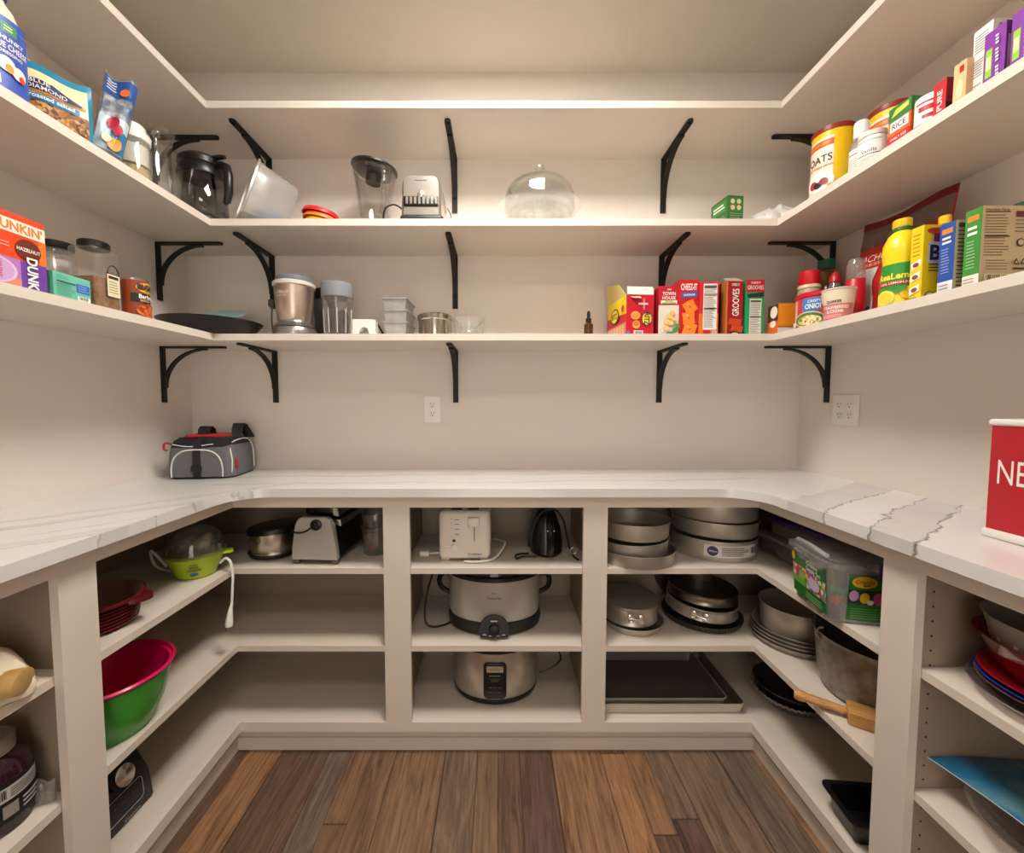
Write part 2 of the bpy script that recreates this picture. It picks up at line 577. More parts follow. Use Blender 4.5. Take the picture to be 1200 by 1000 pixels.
class Print:
    """draws on a mapped face; coordinates are fractions of (w, h) unless the face is 1 x 1"""
    def __init__(s, mb, fn, w, h, off=0.0004):
        s.mb, s.fn, s.w, s.h, s.off, s.k = mb, fn, w, h, off, 0

    def _h(s):
        s.k += 1
        return s.off * s.k

    def rect(s, x0, y0, x1, y1, m, nx=1):
        h = s._h()
        vs, fs = [], []
        for i in range(nx + 1):
            a = x0 + (x1 - x0) * i / nx
            vs += [s.fn(a * s.w, y0 * s.h, h), s.fn(a * s.w, y1 * s.h, h)]
        for i in range(nx): fs.append((2 * i, 2 * i + 2, 2 * i + 3, 2 * i + 1))
        s.mb.add(vs, fs, m)
        return s

    def ell(s, cx, cy, rx, ry, m, n=20, rot=0.0):
        """rx, ry as fractions of w and h"""
        h = s._h()
        vs = [s.fn((cx) * s.w, (cy) * s.h, h)]
        for i in range(n):
            a = 2 * pi * i / n
            ex, ey = rx * s.w * cos(a), ry * s.h * sin(a)
            vs.append(s.fn(cx * s.w + ex * cos(rot) - ey * sin(rot), cy * s.h + ex * sin(rot) + ey * cos(rot), h))
        s.mb.add(vs, [(0, 1 + i, 1 + (i + 1) % n) for i in range(n)], m)
        return s

    def poly(s, pts, m):
        h = s._h()
        s.mb.add([s.fn(x * s.w, y * s.h, h) for x, y in pts], [tuple(range(len(pts)))], m)
        return s

    def text(s, txt, x, y, size, m, width=None, bold=0.012, align='c', rot=0.0):
        """centre (or left 'l') at fraction x, baseline-centre at fraction y; size = cap height in metres; width in metres squeezes"""
        h = s._h()
        vs, fs, xa, xb, ya, yb = glyphs(txt, bold)
        ky = size / 0.69
        kx = ky if width is None else width / max(1e-6, xb - xa)
        ox = (xa + xb) / 2 if align == 'c' else xa
        out = []
        for px, py in vs:
            a, b_ = (px - ox) * kx, (py - 0.345) * ky
            a, b_ = a * cos(rot) - b_ * sin(rot), a * sin(rot) + b_ * cos(rot)
            out.append(s.fn(x * s.w + a, y * s.h + b_, h))
        s.mb.add(out, fs, m)
        return s

    def lines(s, x0, y0, x1, y1, n, m, fill=0.45, seed=0, ragged=0.25, nx=1):
        """n greeked text lines inside the rectangle"""
        rnd = random.Random(seed)
        dy = (y1 - y0) / n
        h = s._h()
        for i in range(n):
            a = x0; b_ = x1 - (x1 - x0) * ragged * rnd.random()
            ya = y0 + dy * (i + 0.5 - fill / 2); yb = ya + dy * fill
            vs, fs = [], []
            for j in range(nx + 1):
                q = a + (b_ - a) * j / nx
                vs += [s.fn(q * s.w, ya * s.h, h), s.fn(q * s.w, yb * s.h, h)]
            for j in range(nx): fs.append((2 * j, 2 * j + 2, 2 * j + 3, 2 * j + 1))
            s.mb.add(vs, fs, m)
        return s

    def bars(s, x0, y0, x1, y1, m, n=14, seed=1):
        rnd = random.Random(seed)
        h = s._h()
        x = x0
        for i in range(n):
            w = (x1 - x0) / n
            q = w * (0.25 + 0.5 * rnd.random())
            s.mb.add([s.fn(x * s.w, y0 * s.h, h), s.fn((x + q) * s.w, y0 * s.h, h), s.fn((x + q) * s.w, y1 * s.h, h), s.fn(x * s.w, y1 * s.h, h)], [(0, 1, 2, 3)], m)
            x += w
        return s


# ------------------------------------------------------------------ naming
def tag(o, label, cat, group=None, kind=None):
    if label: o['label'] = label
    if cat: o['category'] = cat
    if group: o['group'] = group
    if kind: o['kind'] = kind
    return o


def thing(name, label, cat, loc=(0, 0, 0), rz=0.0, group=None, rx=0.0, ry=0.0):
    o = bpy.data.objects.new(name, None)
    o.empty_display_size = 0.05
    COL.objects.link(o)
    o.location = loc
    o.rotation_euler = (rx, ry, rz)
    return tag(o, label, cat, group)


def place(o, loc, rz=0.0, rx=0.0, ry=0.0):
    o.location = loc
    o.rotation_euler = (rx, ry, rz)
    return o


def struct(o):
    o['kind'] = 'structure'
    return o


def dup(root, loc, rz=None, label=None):
    r = root.copy(); COL.objects.link(r)
    r.location = loc
    if rz is not None: r.rotation_euler = (0, 0, rz)
    if label: r['label'] = label
    for ch in list(root.children):
        c = ch.copy(); COL.objects.link(c); c.parent = r
        for g in list(ch.children):
            d = g.copy(); COL.objects.link(d); d.parent = c
    return r


# ================================================================== the room
XL, XR, YB, YF = -1.318, 1.292, 1.81, -1.45
EL, ER, EB = -1.005, 0.975, 1.505           # shelf front edges
S1, S2, S3, ST = 2.25, 1.855, 1.458, 0.0235  # shelf undersides, thickness
T1, T2, T3 = S1 + ST, S2 + ST, S3 + ST
CT, CB = 0.952, 0.923                        # worktop top / underside
FY, FXL, FXR = 1.405, -0.898, 0.880          # cabinet faces
A, B, D = 0.672, 0.398, 0.125                # shelf A, shelf B, deck tops
TH = 0.02

struct(MB().box(XL - 0.1, YF - 0.1, -0.1, XR + 0.1, YB + 0.1, 0, FLOORM).build('floor', smooth=False))
struct(MB().box(XL - 0.1, YF - 0.1, CEIL, XR + 0.1, YB + 0.1, CEIL + 0.1, CEILP).build('ceiling', smooth=False))
struct(MB().box(XL - 0.1, YB, 0, XR + 0.1, YB + 0.1, CEIL, WALL).build('wall_back', smooth=False))
struct(MB().box(XL - 0.1, YF, 0, XL, YB, CEIL, WALL).build('wall_left', smooth=False))
struct(MB().box(XR, YF, 0, XR + 0.1, YB, CEIL, WALL).build('wall_right', smooth=False))
# unseen wall behind the viewer, its doorway left open for the added fill
DW, DH = 0.45, 2.05
fw = MB()
fw.box(XL - 0.1, YF - 0.1, 0, -DW, YF, CEIL, WALL)
fw.box(DW, YF - 0.1, 0, XR + 0.1, YF, CEIL, WALL)
fw.box(-DW, YF - 0.1, DH, DW, YF, CEIL, WALL)
struct(fw.build('wall_front', smooth=False))
tm = MB()
for q in (-1, 1):
    tm.box(q * DW, YF - 0.11, 0, q * (DW + 0.08), YF + 0.015, DH + 0.08, SHELFP)
tm.box(-DW, YF - 0.11, DH, DW, YF + 0.015, DH + 0.08, SHELFP)
struct(tm.build('trim_1', smooth=False))
pl = area('doorway_portal', (0, YF - 0.06, DH / 2), 2 * DW, 1.0, (1, 1, 1), (pi / 2, 0, 0), DH)
pl.data.cycles.is_portal = True

# flush ceiling panels, the rear one an added fill light: a glowing diffuser in a white trim frame
for i, (lx, ly, hw, hd, le) in enumerate(LIGHTS):
    LAMPM = bpy.data.materials.new('lamp_diffuser'); LAMPM.use_nodes = True
    _b = LAMPM.node_tree.nodes['Principled BSDF']
    _b.inputs['Base Color'].default_value = (0.8, 0.8, 0.8, 1)
    _b.inputs['Emission Color'].default_value = (*LAMP_COL, 1)
    _b.inputs['Emission Strength'].default_value = le
    t = thing('ceiling_light', ('flat square ceiling light in front of the back shelves', 'added flat square fill panel on the ceiling nearer the door')[i], 'ceiling light', (lx, ly, CEIL))
    MB().rbox(-hw, -hd, -0.008, hw, hd, -0.0005, 0.02, LAMPM, 3, 0.002).build('diffuser', t)
    fr_ = MB()
    for q in (-1, 1):
        fr_.box(q * (hw + 0.0005), -hd - 0.02, -0.011, q * (hw + 0.02), hd + 0.02, -0.0002, WHITE)
        fr_.box(-hw, q * (hd + 0.0005), -0.011, hw, q * (hd + 0.02), -0.0002, WHITE)
    fr_.build('trim_frame', t, smooth=False)

# ------------------------------------------------------------------ wall shelves
YN = -0.9
def ushape(x0, x1, yb, e0, e1, eb):
    return [(x0, YN), (e0, YN), (e0, eb), (e1, eb), (e1, YN), (x1, YN), (x1, yb), (x0, yb)]
for z, nm in ((S1, 'topmost'), (S2, 'middle'), (S3, 'lowest')):
    o = MB().prism(ushape(XL, XR, YB, EL, ER, EB), z, z + ST, SHELFP).build('wall_shelf', smooth=False)
    tag(o, {'topmost': 'empty white wall shelf nearest the ceiling, wrapping three walls',
            'middle': 'white wall shelf wrapping three walls, carrying the cake dome and toaster',
            'lowest': 'white wall shelf wrapping three walls, carrying the cracker boxes'}[nm], 'shelf', 'wall shelves')

# ------------------------------------------------------------------ shelf brackets
def bracket(label, loc, rz):
    t = thing('shelf_bracket', label, 'bracket', loc, rz, 'black iron shelf brackets')
    # local: wall plane at y=0, shelf underside at z=0, arm runs towards -y
    MB().box(-0.011, -0.007, -0.22, 0.011, -0.0005, -0.0005, BLACKIRON).build('wall_bar', t)
    ar = MB().box(-0.011, -0.243, -0.008, 0.011, -0.007, -0.0005, BLACKIRON)
    ar.lathe([(0.011, -0.008), (0.011, -0.0005)], BLACKIRON, 14, (0, -0.243, 0))
    ar.build('arm', t)
    R1, R2 = 0.165, 0.15
    pts = [(0, -0.0105 - R1 + R1 * cos(a), -0.0115 - R2 + R2 * sin(a)) for a in [pi / 2 * i / 14 for i in range(15)]]
    MB().strip(pts, (0.02, 0, 0), 0.007, BLACKIRON).build('curved_brace', t)
    return t
lv = ((S1, 'topmost'), (S2, 'middle'), (S3, 'lowest'))
for z, nm in lv:
    for x, w in ((-0.953, 'left of the back wall'), (-0.182, 'centre of the back wall'), (0.688, 'right of the back wall')):
        bracket(f'black iron bracket on the {w}, under the {nm} shelf', (x, YB, z), 0)
    bracket(f'black iron bracket on the left wall, under the {nm} shelf', (XL, 1.66, z), pi / 2)
    bracket(f'black iron bracket on the right wall, under the {nm} shelf', (XR, 1.655, z), -pi / 2)

# ------------------------------------------------------------------ worktop
def arc(cx, cy, r, a0, a1, n=10):
    return [(cx + r * cos(a0 + (a1 - a0) * i / n), cy + r * sin(a0 + (a1 - a0) * i / n)) for i in range(n + 1)]
CXL, CXR, CYF, CR = -0.866, 0.846, 1.383, 0.12
poly = [(XL, YN), (CXL, YN)]
poly += arc(CXL + CR, CYF - CR, CR, pi, pi / 2)
poly += arc(CXR - CR, CYF - CR, CR, pi / 2, 0)
poly += [(CXR, YN), (XR, YN), (XR, YB), (XL, YB)]
tag(MB().prism(poly, CB, CT, QUARTZ).build('worktop', smooth=True, ang=30), 'white quartz worktop with grey veins running round three walls', 'worktop')

# ------------------------------------------------------------------ base cabinets
DARKHOLE = mat('#2a211c', 0.8)
FT = 0.019
def mirror_poly(p, sg): return [(x, y) for x, y in p]
def corner_cabinet(sg):
    """sg -1 left, +1 right; L-shaped open corner unit"""
    wx = XL if sg < 0 else XR
    fx = FXL if sg < 0 else FXR
    bx = -0.346 if sg < 0 else 0.330      # seam with the middle unit
    stx = -0.391 if sg < 0 else 0.371     # stile edge on the back run
    sy0 = 0.880 if sg < 0 else 0.904      # seam with the side unit
    sy1 = 0.920 if sg < 0 else 0.942
    w = 'left' if sg < 0 else 'right'
    t = thing('corner_cabinet', f'open L-shaped white corner base cabinet on the {w}, ' + ('with the lime egg cooker' if sg < 0 else 'with the cake tins'), 'cabinet', (0, 0, 0), 0, 'open base cabinets')
    f = MB()
    # stiles
    f.box(bx, FY, D, stx, FY + FT, 0.883, CAB)
    f.box(fx, sy0, D, fx + sg * FT, sy1, 0.883, CAB)
    # top rail
    f.box(bx, FY, 0.883, fx, FY + FT, CB, CAB)
    f.box(fx, sy0, 0.883, fx + sg * FT, FY + FT, CB, CAB)
    # bottom rail
    f.box(bx, FY, 0.091, fx, FY + FT, D, CAB)
    f.box(fx, sy0, 0.091, fx + sg * FT, FY + FT, D, CAB)
    f.build('face_frame', t, smooth=False)
    k = MB()
    k.box(bx, FY + 0.036, 0, fx + sg * 0.036, FY + 0.054, 0.1, CAB)
    k.box(fx + sg * 0.036, sy0, 0, fx + sg * 0.054, FY + 0.054, 0.1, CAB)
    k.box(bx, FY + 0.029, 0, fx + sg * 0.029, FY + 0.036, 0.045, CAB)
    k.box(fx + sg * 0.029, sy0, 0, fx + sg * 0.036, FY + 0.029, 0.045, CAB)
    k.build('toe_kick', t, smooth=False)
    inx = fx + sg * FT
    L = [(bx, FY + FT), (inx, FY + FT), (inx, sy0), (wx - sg * 0.012, sy0), (wx - sg * 0.012, YB - 0.012), (bx, YB - 0.012)]
    MB().prism(L, D - TH, D - 0.0003, CABSH).build('deck', t, smooth=False)
    p = MB()
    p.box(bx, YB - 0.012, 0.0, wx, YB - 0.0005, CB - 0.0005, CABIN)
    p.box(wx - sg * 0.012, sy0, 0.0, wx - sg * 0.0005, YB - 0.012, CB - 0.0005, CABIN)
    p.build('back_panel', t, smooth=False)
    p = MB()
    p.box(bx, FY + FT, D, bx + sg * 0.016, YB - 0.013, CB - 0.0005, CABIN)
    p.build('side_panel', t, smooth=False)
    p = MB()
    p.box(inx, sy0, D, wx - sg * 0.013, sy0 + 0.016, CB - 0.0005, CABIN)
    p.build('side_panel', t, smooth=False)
    fx2, fy2 = fx + sg * 0.004, FY + 0.004
    for z in (A, B):
        L = [(bx + sg * 0.017, fy2 + 0.016), (stx + sg * 0.001, fy2 + 0.016), (stx + sg * 0.001, fy2), (fx2, fy2), (fx2, sy1 + 0.001), (inx + sg * 0.002, sy1 + 0.001), (inx + sg * 0.002, sy0 + 0.017), (wx - sg * 0.014, sy0 + 0.017), (wx - sg * 0.014, YB - 0.014), (bx + sg * 0.017, YB - 0.014)]
        MB().prism(L, z - TH, z, CABSH).build('shelf', t, smooth=False)
corner_cabinet(-1)
corner_cabinet(1)

t = thing('base_cabinet', 'open white base cabinet in the middle, holding the slow cookers', 'cabinet', (0, 0, 0), 0, 'open base cabinets')
x0, x1 = -0.346, 0.330
f = MB()
f.box(x0, FY, D, -0.301, FY + FT, 0.883, CAB)
f.box(0.289, FY, D, x1, FY + FT, 0.883, CAB)
f.box(x0, FY, 0.883, x1, FY + FT, CB, CAB)
f.box(x0, FY, 0.091, x1, FY + FT, D, CAB)
f.build('face_frame', t, smooth=False)
MB().box(x0, FY + 0.029, 0, x1, FY + 0.036, 0.045, CAB).box(x0, FY + 0.036, 0, x1, FY + 0.054, 0.1, CAB).build('toe_kick', t, smooth=False)
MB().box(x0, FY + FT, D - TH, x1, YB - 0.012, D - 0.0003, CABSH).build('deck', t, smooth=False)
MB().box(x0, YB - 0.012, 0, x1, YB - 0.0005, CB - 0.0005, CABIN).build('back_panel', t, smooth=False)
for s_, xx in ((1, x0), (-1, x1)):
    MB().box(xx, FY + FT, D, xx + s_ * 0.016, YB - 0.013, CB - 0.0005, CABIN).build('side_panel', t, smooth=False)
for z in (A, B):
    MB().box(x0 + 0.017, FY + 0.004 + 0.016, z - TH, x1 - 0.017, YB - 0.014, z, CABSH).box(-0.3, FY + 0.004, z - TH, 0.288, FY + 0.02, z, CABSH).build('shelf', t, smooth=False)

def side_cabinet(sg):
    wx = XL if sg < 0 else XR
    fx = FXL if sg < 0 else FXR
    sy = 0.880 if sg < 0 else 0.904       # far seam
    st = 0.838 if sg < 0 else 0.864       # stile edge towards the viewer
    w = 'left' if sg < 0 else 'right'
    t = thing('base_cabinet', f'open white base cabinet along the {w} wall, ' + ('with the dark jar' if sg < 0 else 'with the colander'), 'cabinet', (0, 0, 0), 0, 'open base cabinets')
    f = MB()
    f.box(fx, st, D, fx + sg * FT, sy, 0.883, CAB)
    f.box(fx, YN, D, fx + sg * FT, YN + 0.045, 0.883, CAB)
    f.box(fx, YN, 0.883, fx + sg * FT, sy, CB, CAB)
    f.box(fx, YN, 0.091, fx + sg * FT, sy, D, CAB)
    f.build('face_frame', t, smooth=False)
    MB().box(fx + sg * 0.029, YN, 0, fx + sg * 0.036, sy, 0.045, CAB).box(fx + sg * 0.036, YN, 0, fx + sg * 0.054, sy, 0.1, CAB).build('toe_kick', t, smooth=False)
    inx = fx + sg * FT
    MB().box(inx, YN, D - TH, wx - sg * 0.012, sy, D - 0.0003, CABSH).build('deck', t, smooth=False)
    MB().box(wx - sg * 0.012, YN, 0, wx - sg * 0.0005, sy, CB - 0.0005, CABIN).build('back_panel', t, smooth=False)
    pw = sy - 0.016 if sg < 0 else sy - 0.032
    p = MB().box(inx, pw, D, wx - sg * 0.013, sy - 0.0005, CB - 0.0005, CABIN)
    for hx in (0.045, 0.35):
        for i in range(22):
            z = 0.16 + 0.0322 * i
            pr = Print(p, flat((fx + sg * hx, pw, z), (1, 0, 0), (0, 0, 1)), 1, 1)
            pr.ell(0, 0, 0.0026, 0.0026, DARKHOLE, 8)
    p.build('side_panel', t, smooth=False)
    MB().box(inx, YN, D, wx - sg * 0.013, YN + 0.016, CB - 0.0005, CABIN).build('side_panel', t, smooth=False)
    for z in (A, B):
        MB().box(fx + sg * 0.02, YN + 0.017, z - TH, wx - sg * 0.014, pw - 0.001, z, CABSH).build('shelf', t, smooth=False)
side_cabinet(-1)
side_cabinet(1)

# ------------------------------------------------------------------ outlets
def outlet(label, loc, rz, gang):
    w = 0.07 if gang == 1 else 0.116
    t = thing('wall_outlet', label, 'outlet', loc, rz)
    # local: wall at y=0, face towards -y
    plate_ = MB().rbox(-w / 2, -0.0065, -0.057, w / 2, -0.0005, 0.057, 0.002, WHITE, 2, 0.001).build('cover_plate', t)
    for gx in ([0] if gang == 1 else [-0.023, 0.023]):
        for gz in (-0.0195, 0.0195):
            r = MB()
            r.M = Matrix.Translation((gx, -0.0064, gz)) @ Matrix.Rotation(pi / 2, 4, 'X')
            r.lathe([(0.0165, 0), (0.0165, 0.0016), (0.0155, 0.0022)], WHITE, 24, (0, 0, 0), 1, 0.86)
            pr = Print(r, lambda s, u, h: Vector((s, u, 0.0022 + h)), 1, 1)
            pr.rect(-0.0072, 0.001, -0.0050, 0.0085, DARKHOLE).rect(0.0050, 0.001, 0.0072, 0.0075, DARKHOLE).ell(0, -0.0065, 0.0026, 0.0026, DARKHOLE, 10)
            r.build('socket', plate_)
    return t
outlet('white double wall outlet on the back wall', (-0.282, YB, 1.209), 0, 1)
outlet('white four-socket wall outlet on the right wall', (XR, 1.562, 1.209), -pi / 2, 2)

# ================================================================== shared object makers
T2, T3, CT = T2 + 0.0008, T3 + 0.0008, CT + 0.0008   # things rest a hair above the boards
A, B, D = A + 0.0008, B + 0.0008, D + 0.0008
def P_(h, r=0.45): return mat(h, r)
RED, YEL, INK, CREAM = P_('#b5121b'), P_('#f2cf10'), P_('#16131a'), P_('#eadfc6')
WHT, NAVY, GRN, ORG = P_('#f4f1ec'), P_('#1c2a63'), P_('#2c7a35'), P_('#e0661c')
GREY, MID, TAN = P_('#8d8a86'), P_('#5b5852'), P_('#c9ad84')
CLEAR = glass('#fdfefd')
CLEARP = glass('#fbfbfa', 0.08, 0.08, '#e8e4de')
MILKY = glass('#fbfaf8', 0.2, 0.34, '#efece8')
CHROME = steel('#e4e0da', 0.24, (1, 1, 1), 0.1)
STEEL = steel('#b8b2a9', 0.30, (1, 1, 60), 0.25)
ALU = steel('#c4bcb1', 0.46, (1, 1, 30), 0.2, 0.0, 0.8)
DULL = steel('#8c867f', 0.45, (1, 1, 1), 0.2, 0.35)
DKMET = steel('#46423f', 0.45, (1, 1, 1), 0.2, 0.0, 0.35)
CARD = P_('#b9a78f', 0.8)


def faces(w, d, h):
    """print frames of a box standing on z=0, centred in x, y"""
    return {'f': (flat((-w / 2, -d / 2, 0), (1, 0, 0), (0, 0, 1)), w, h),
            'r': (flat((w / 2, -d / 2, 0), (0, 1, 0), (0, 0, 1)), d, h),
            'l': (flat((-w / 2, d / 2, 0), (0, -1, 0), (0, 0, 1)), d, h),
            't': (flat((-w / 2, -d / 2, h), (1, 0, 0), (0, 1, 0)), w, d)}


class Carton:
    def __init__(s, w, d, h, base, hollow=False):
        s.w, s.d, s.h = w, d, h
        s.mb = MB()
        if hollow:
            t = 0.0012
            s.mb.box(-w / 2, -d / 2, 0, w / 2, d / 2, t, base)
            s.mb.box(-w / 2, -d / 2, t, w / 2, -d / 2 + t, h, base)
            s.mb.box(-w / 2, d / 2 - t, t, w / 2, d / 2, h, base)
            s.mb.box(-w / 2, -d / 2 + t, t, -w / 2 + t, d / 2 - t, h, base)
            s.mb.box(w / 2 - t, -d / 2 + t, t, w / 2, d / 2 - t, h, base)
        else:
            s.mb.box(-w / 2, -d / 2, 0, w / 2, d / 2, h, base)
        s.F = faces(w, d, h)

    def on(s, k):
        fn, w, h = s.F[k]
        return Print(s.mb, fn, w, h)

    def done(s, name, label, cat, loc, rz=0.0, group=None, parent=None):
        o = s.mb.build(name, parent, smooth=False)
        if parent is None:
            place(o, loc, rz)
            tag(o, label, cat, group)
        return o


def nutrition(pr, x0, y0, x1, y1, paper=None, ink=None, n=13, seed=0, vert=False):
    paper = paper or WHT; ink = ink or MID
    pr.rect(x0, y0, x1, y1, paper)
    a, b_ = x0 + (x1 - x0) * 0.06, x1 - (x1 - x0) * 0.06
    pr.lines(a, y0 + (y1 - y0) * 0.04, b_, y1 - (y1 - y0) * 0.12, n, ink, 0.32, seed, 0.3)
    pr.rect(a, y1 - (y1 - y0) * 0.1, b_, y1 - (y1 - y0) * 0.04, ink)


def pouch(mb, w, h, t, m, seed=0, wr=0.004, nx=18, nz=20, seal=0.1, lean=0.0, wave=0.0, taper=0.0):
    """soft bag standing on z=0 facing -y; returns the front surface for printing"""
    rnd = random.Random(seed)
    ph = [rnd.random() * 6.28 for _ in range(6)]

    def th(u, v):
        e = max(0.0, 1 - abs(2 * u - 1) ** 3.2) ** 0.6
        p = min(1.0, (1 - v) / 0.55) ** 0.7 if v < 1 - seal else 0.03
        if v < 1 - seal: p = max(0.03, min(1.0, (1 - seal - v) / 0.5) ** 0.75)
        b_ = min(1.0, 0.35 + v / 0.14)
        return t / 2 * e * p * b_ + 0.0006

    def off(u, v):
        wv = wr * (sin(9 * u + ph[0] + 5 * v) * sin(7 * v + ph[1]) + 0.5 * sin(23 * u + ph[2] + 9 * v) * sin(13 * v + ph[3]))
        return wv * min(1, 6 * u, 6 * (1 - u))

    def mid(u, v):
        return lean * v * v + wave * v * v * sin(2 * pi * u + ph[4])

    def wid(v): return 1 - taper * v

    def fr(u, v, k=0.0):
        return Vector(((u - 0.5) * w * wid(v), mid(u, v) - th(u, v) - off(u, v) * (0.2 + 0.8 * (th(u, v) / (t / 2))) - k, v * h + 0.006 * sin(6 * u + ph[5]) * v))
    fv, bv = [], []
    for j in range(nz + 1):
        for i in range(nx + 1):
            u, v = i / nx, j / nz
            p = fr(u, v)
            fv.append(tuple(p))
            bv.append(((u - 0.5) * w * wid(v), 2 * mid(u, v) - p.y, p.z))
    K = nx + 1
    q = [(j * K + i, j * K + i + 1, (j + 1) * K + i + 1, (j + 1) * K + i) for j in range(nz) for i in range(nx)]
    mb.add(fv, q, m)
    mb.add(bv, [tuple(reversed(f)) for f in q], m)
    n0 = len(fv)
    rim = [j * K for j in range(nz + 1)] + [nz * K + i for i in range(1, nx + 1)] + [j * K + nx for j in range(nz - 1, -1, -1)] + [i for i in range(nx - 1, 0, -1)]
    vs = [fv[i] for i in rim] + [bv[i] for i in rim]
    k = len(rim)
    mb.add(vs, [(i, k + i, k + (i + 1) % k, (i + 1) % k) for i in range(k)], m)
    return lambda s, tt, hh: fr(min(max(s / w, 0), 1), min(max(tt / h, 0), 1), hh)


def grid(pr, x0, y0, x1, y1, m, nx=8, ny=8, f=None):
    """rectangle that follows a curved print face; f(u) bends the top edge"""
    h = pr._h()
    vs = []
    for j in range(ny + 1):
        for i in range(nx + 1):
            u, v = i / nx, j / ny
            yy = y0 + (y1 - y0) * v + (f(u) * v if f else 0)
            vs.append(pr.fn((x0 + (x1 - x0) * u) * pr.w, yy * pr.h, h))
    K = nx + 1
    pr.mb.add(vs, [(j * K + i, j * K + i + 1, (j + 1) * K + i + 1, (j + 1) * K + i) for j in range(ny) for i in range(nx)], m)
    return pr


def cylprint(mb, r, z0, h, face_dir, span, sx=1.0, sy=1.0, off=0.0006, c=(0, 0), taper=0.0):
    """print area centred on local direction face_dir (radians), span metres of arc"""
    return Print(mb, wrap((c[0], c[1]), r, face_dir - span / r / 2, z0, sx, sy, taper), span, h, off)


def cord(pts, r, m, n=6):
    """smooth cable through points (Catmull-Rom)"""
    P = [Vector(p) for p in pts]
    out = []
    for i in range(len(P) - 1):
        p0, p1, p2, p3 = P[max(i - 1, 0)], P[i], P[i + 1], P[min(i + 2, len(P) - 1)]
        for k in range(n):
            t = k / n
            out.append(0.5 * ((2 * p1) + (-p0 + p2) * t + (2 * p0 - 5 * p1 + 4 * p2 - p3) * t * t + (-p0 + 3 * p1 - 3 * p2 + p3) * t ** 3))
    out.append(P[-1])
    return MB().tube(out, r, m, 8)


FACE = -pi / 2     # local -y, the front of every object
# ================================================================== upper shelf, left
# cream dressing bottle
t = thing('dressing_bottle', 'cream squeeze bottle with a blue cheese dressing label and blue cap', 'bottle', (-1.055, 0.928, T2 + 0.0005), pi / 2 - 0.1)
cb = P_('#e9e2c6', 0.35)
MB().lathe([(0.040, 0), (0.046, 0.006), (0.047, 0.05), (0.044, 0.09), (0.046, 0.125), (0.042, 0.155), (0.030, 0.185), (0.017, 0.2), (0.016, 0.208)], cb, 36, (0, 0, 0), 1.0, 0.66).build('bottle_body', t)
MB().lathe([(0.018, 0.206), (0.019, 0.21), (0.018, 0.232), (0.012, 0.238)], P_('#1d4fae', 0.35), 24).build('cap', t)
lb = MB()
lab = Print(lb, wrap((0, 0), 0.0475, FACE - 0.95, 0.012, 1.0, 0.66), 0.0475 * 1.9, 0.15, 0.0006)
grid(lab, 0, 0, 1, 0.86, P_('#3552ae'), 14, 2)
grid(lab, 0.12, 0.86, 0.88, 0.97, P_('#3552ae'), 14, 1)
grid(lab, 0.36, 0.76, 0.64, 0.9, P_('#3f8f4a'), 5, 1)
lab.lines(0.4, 0.79, 0.6, 0.87, 2, WHT, 0.3, 2)
lab.text('CHUNKY', 0.5, 0.68, 0.008, WHT).text('BLUE CHEESE', 0.5, 0.58, 0.011, WHT, 0.062)
lab.text('DRESSING', 0.5, 0.49, 0.006, WHT)
lab.ell(0.4, 0.33, 0.16, 0.1, P_('#f3ecd0')).ell(0.62, 0.27, 0.14, 0.09, P_('#f3ecd0')).ell(0.45, 0.28, 0.07, 0.06, P_('#e58a2a')).ell(0.66, 0.22, 0.06, 0.05, P_('#d6402b'))
grid(lab, 0.06, 0.03, 0.3, 0.15, WHT, 4, 1)
lab.bars(0.08, 0.04, 0.28, 0.14, INK, 9)
lb.build('label', t)

# clear clamshell with brown contents
t = thing('plastic_tub', 'clear plastic tub with brown contents leaning between the dressing bottle and the nut bag', 'tub', (-1.205, 1.015, T2 + 0.012), pi / 2 - 0.5, None, 0.0, radians(14))
k = MB(); k.rbox(-0.042, -0.03, 0, 0.042, 0.03, 0.185, 0.012, CLEARP, 3, 0.006); k.build('tub_wall', t)
k = MB(); k.rbox(-0.039, -0.027, 0.004, 0.039, 0.027, 0.175, 0.01, mottled('brown_crumbs', ['#6d4a2c', '#8e6740', '#a67d52'], 60, 0.8), 3, 0.005); k.build('crumbs', t)
k = MB(); k.rbox(-0.046, -0.034, 0.1855, 0.046, 0.034, 0.193, 0.012, MILKY, 3, 0.003); k.build('lid', t)

# nut bag
t = thing('nut_bag', 'teal and cream bag of roasted salted almonds', 'snack bag', (-1.064, 1.057, T2), pi / 2 - 0.72)
k = MB()
fn = pouch(k, 0.122, 0.148, 0.04, P_('#1583a6', 0.35), 3, 0.0022, 18, 20, 0.07)
k.build('pouch', t)
k = MB(); pr = Print(k, fn, 0.122, 0.148, 0.0009)
grid(pr, 0.05, 0.05, 0.93, 0.88, P_('#ecdfae'), 12, 12)
grid(pr, 0.05, 0.05, 0.93, 0.40, mottled('almonds', ['#5d3a22', '#8d5c35', '#a9763f', '#c9995f'], 130, 0.6, 2, True), 12, 8)
grid(pr, 0.05, 0.40, 0.80, 0.50, P_('#1d7fb5'), 10, 2)
grid(pr, 0.05, 0.53, 0.9, 0.70, P_('#e2973f'), 14, 6, lambda u: -0.12 * max(0, u - 0.6) / 0.4)
grid(pr, 0.05, 0.55, 0.84, 0.73, P_('#1b2c63'), 14, 6, lambda u: -0.14 * max(0, u - 0.5) / 0.5)
pr.text('BLUE', 0.26, 0.69, 0.0095, WHT, 0.036, 0.01).text('DIAMOND', 0.36, 0.60, 0.0095, WHT, 0.066, 0.01)
pr.text('ALMONDS', 0.4, 0.535, 0.004, P_('#e2973f'), 0.04).text('roasted salted', 0.42, 0.45, 0.009, WHT, 0.075)
pr.bars(0.04, 0.03, 0.16, 0.24, INK, 8)
k.build('printed_panel', t)

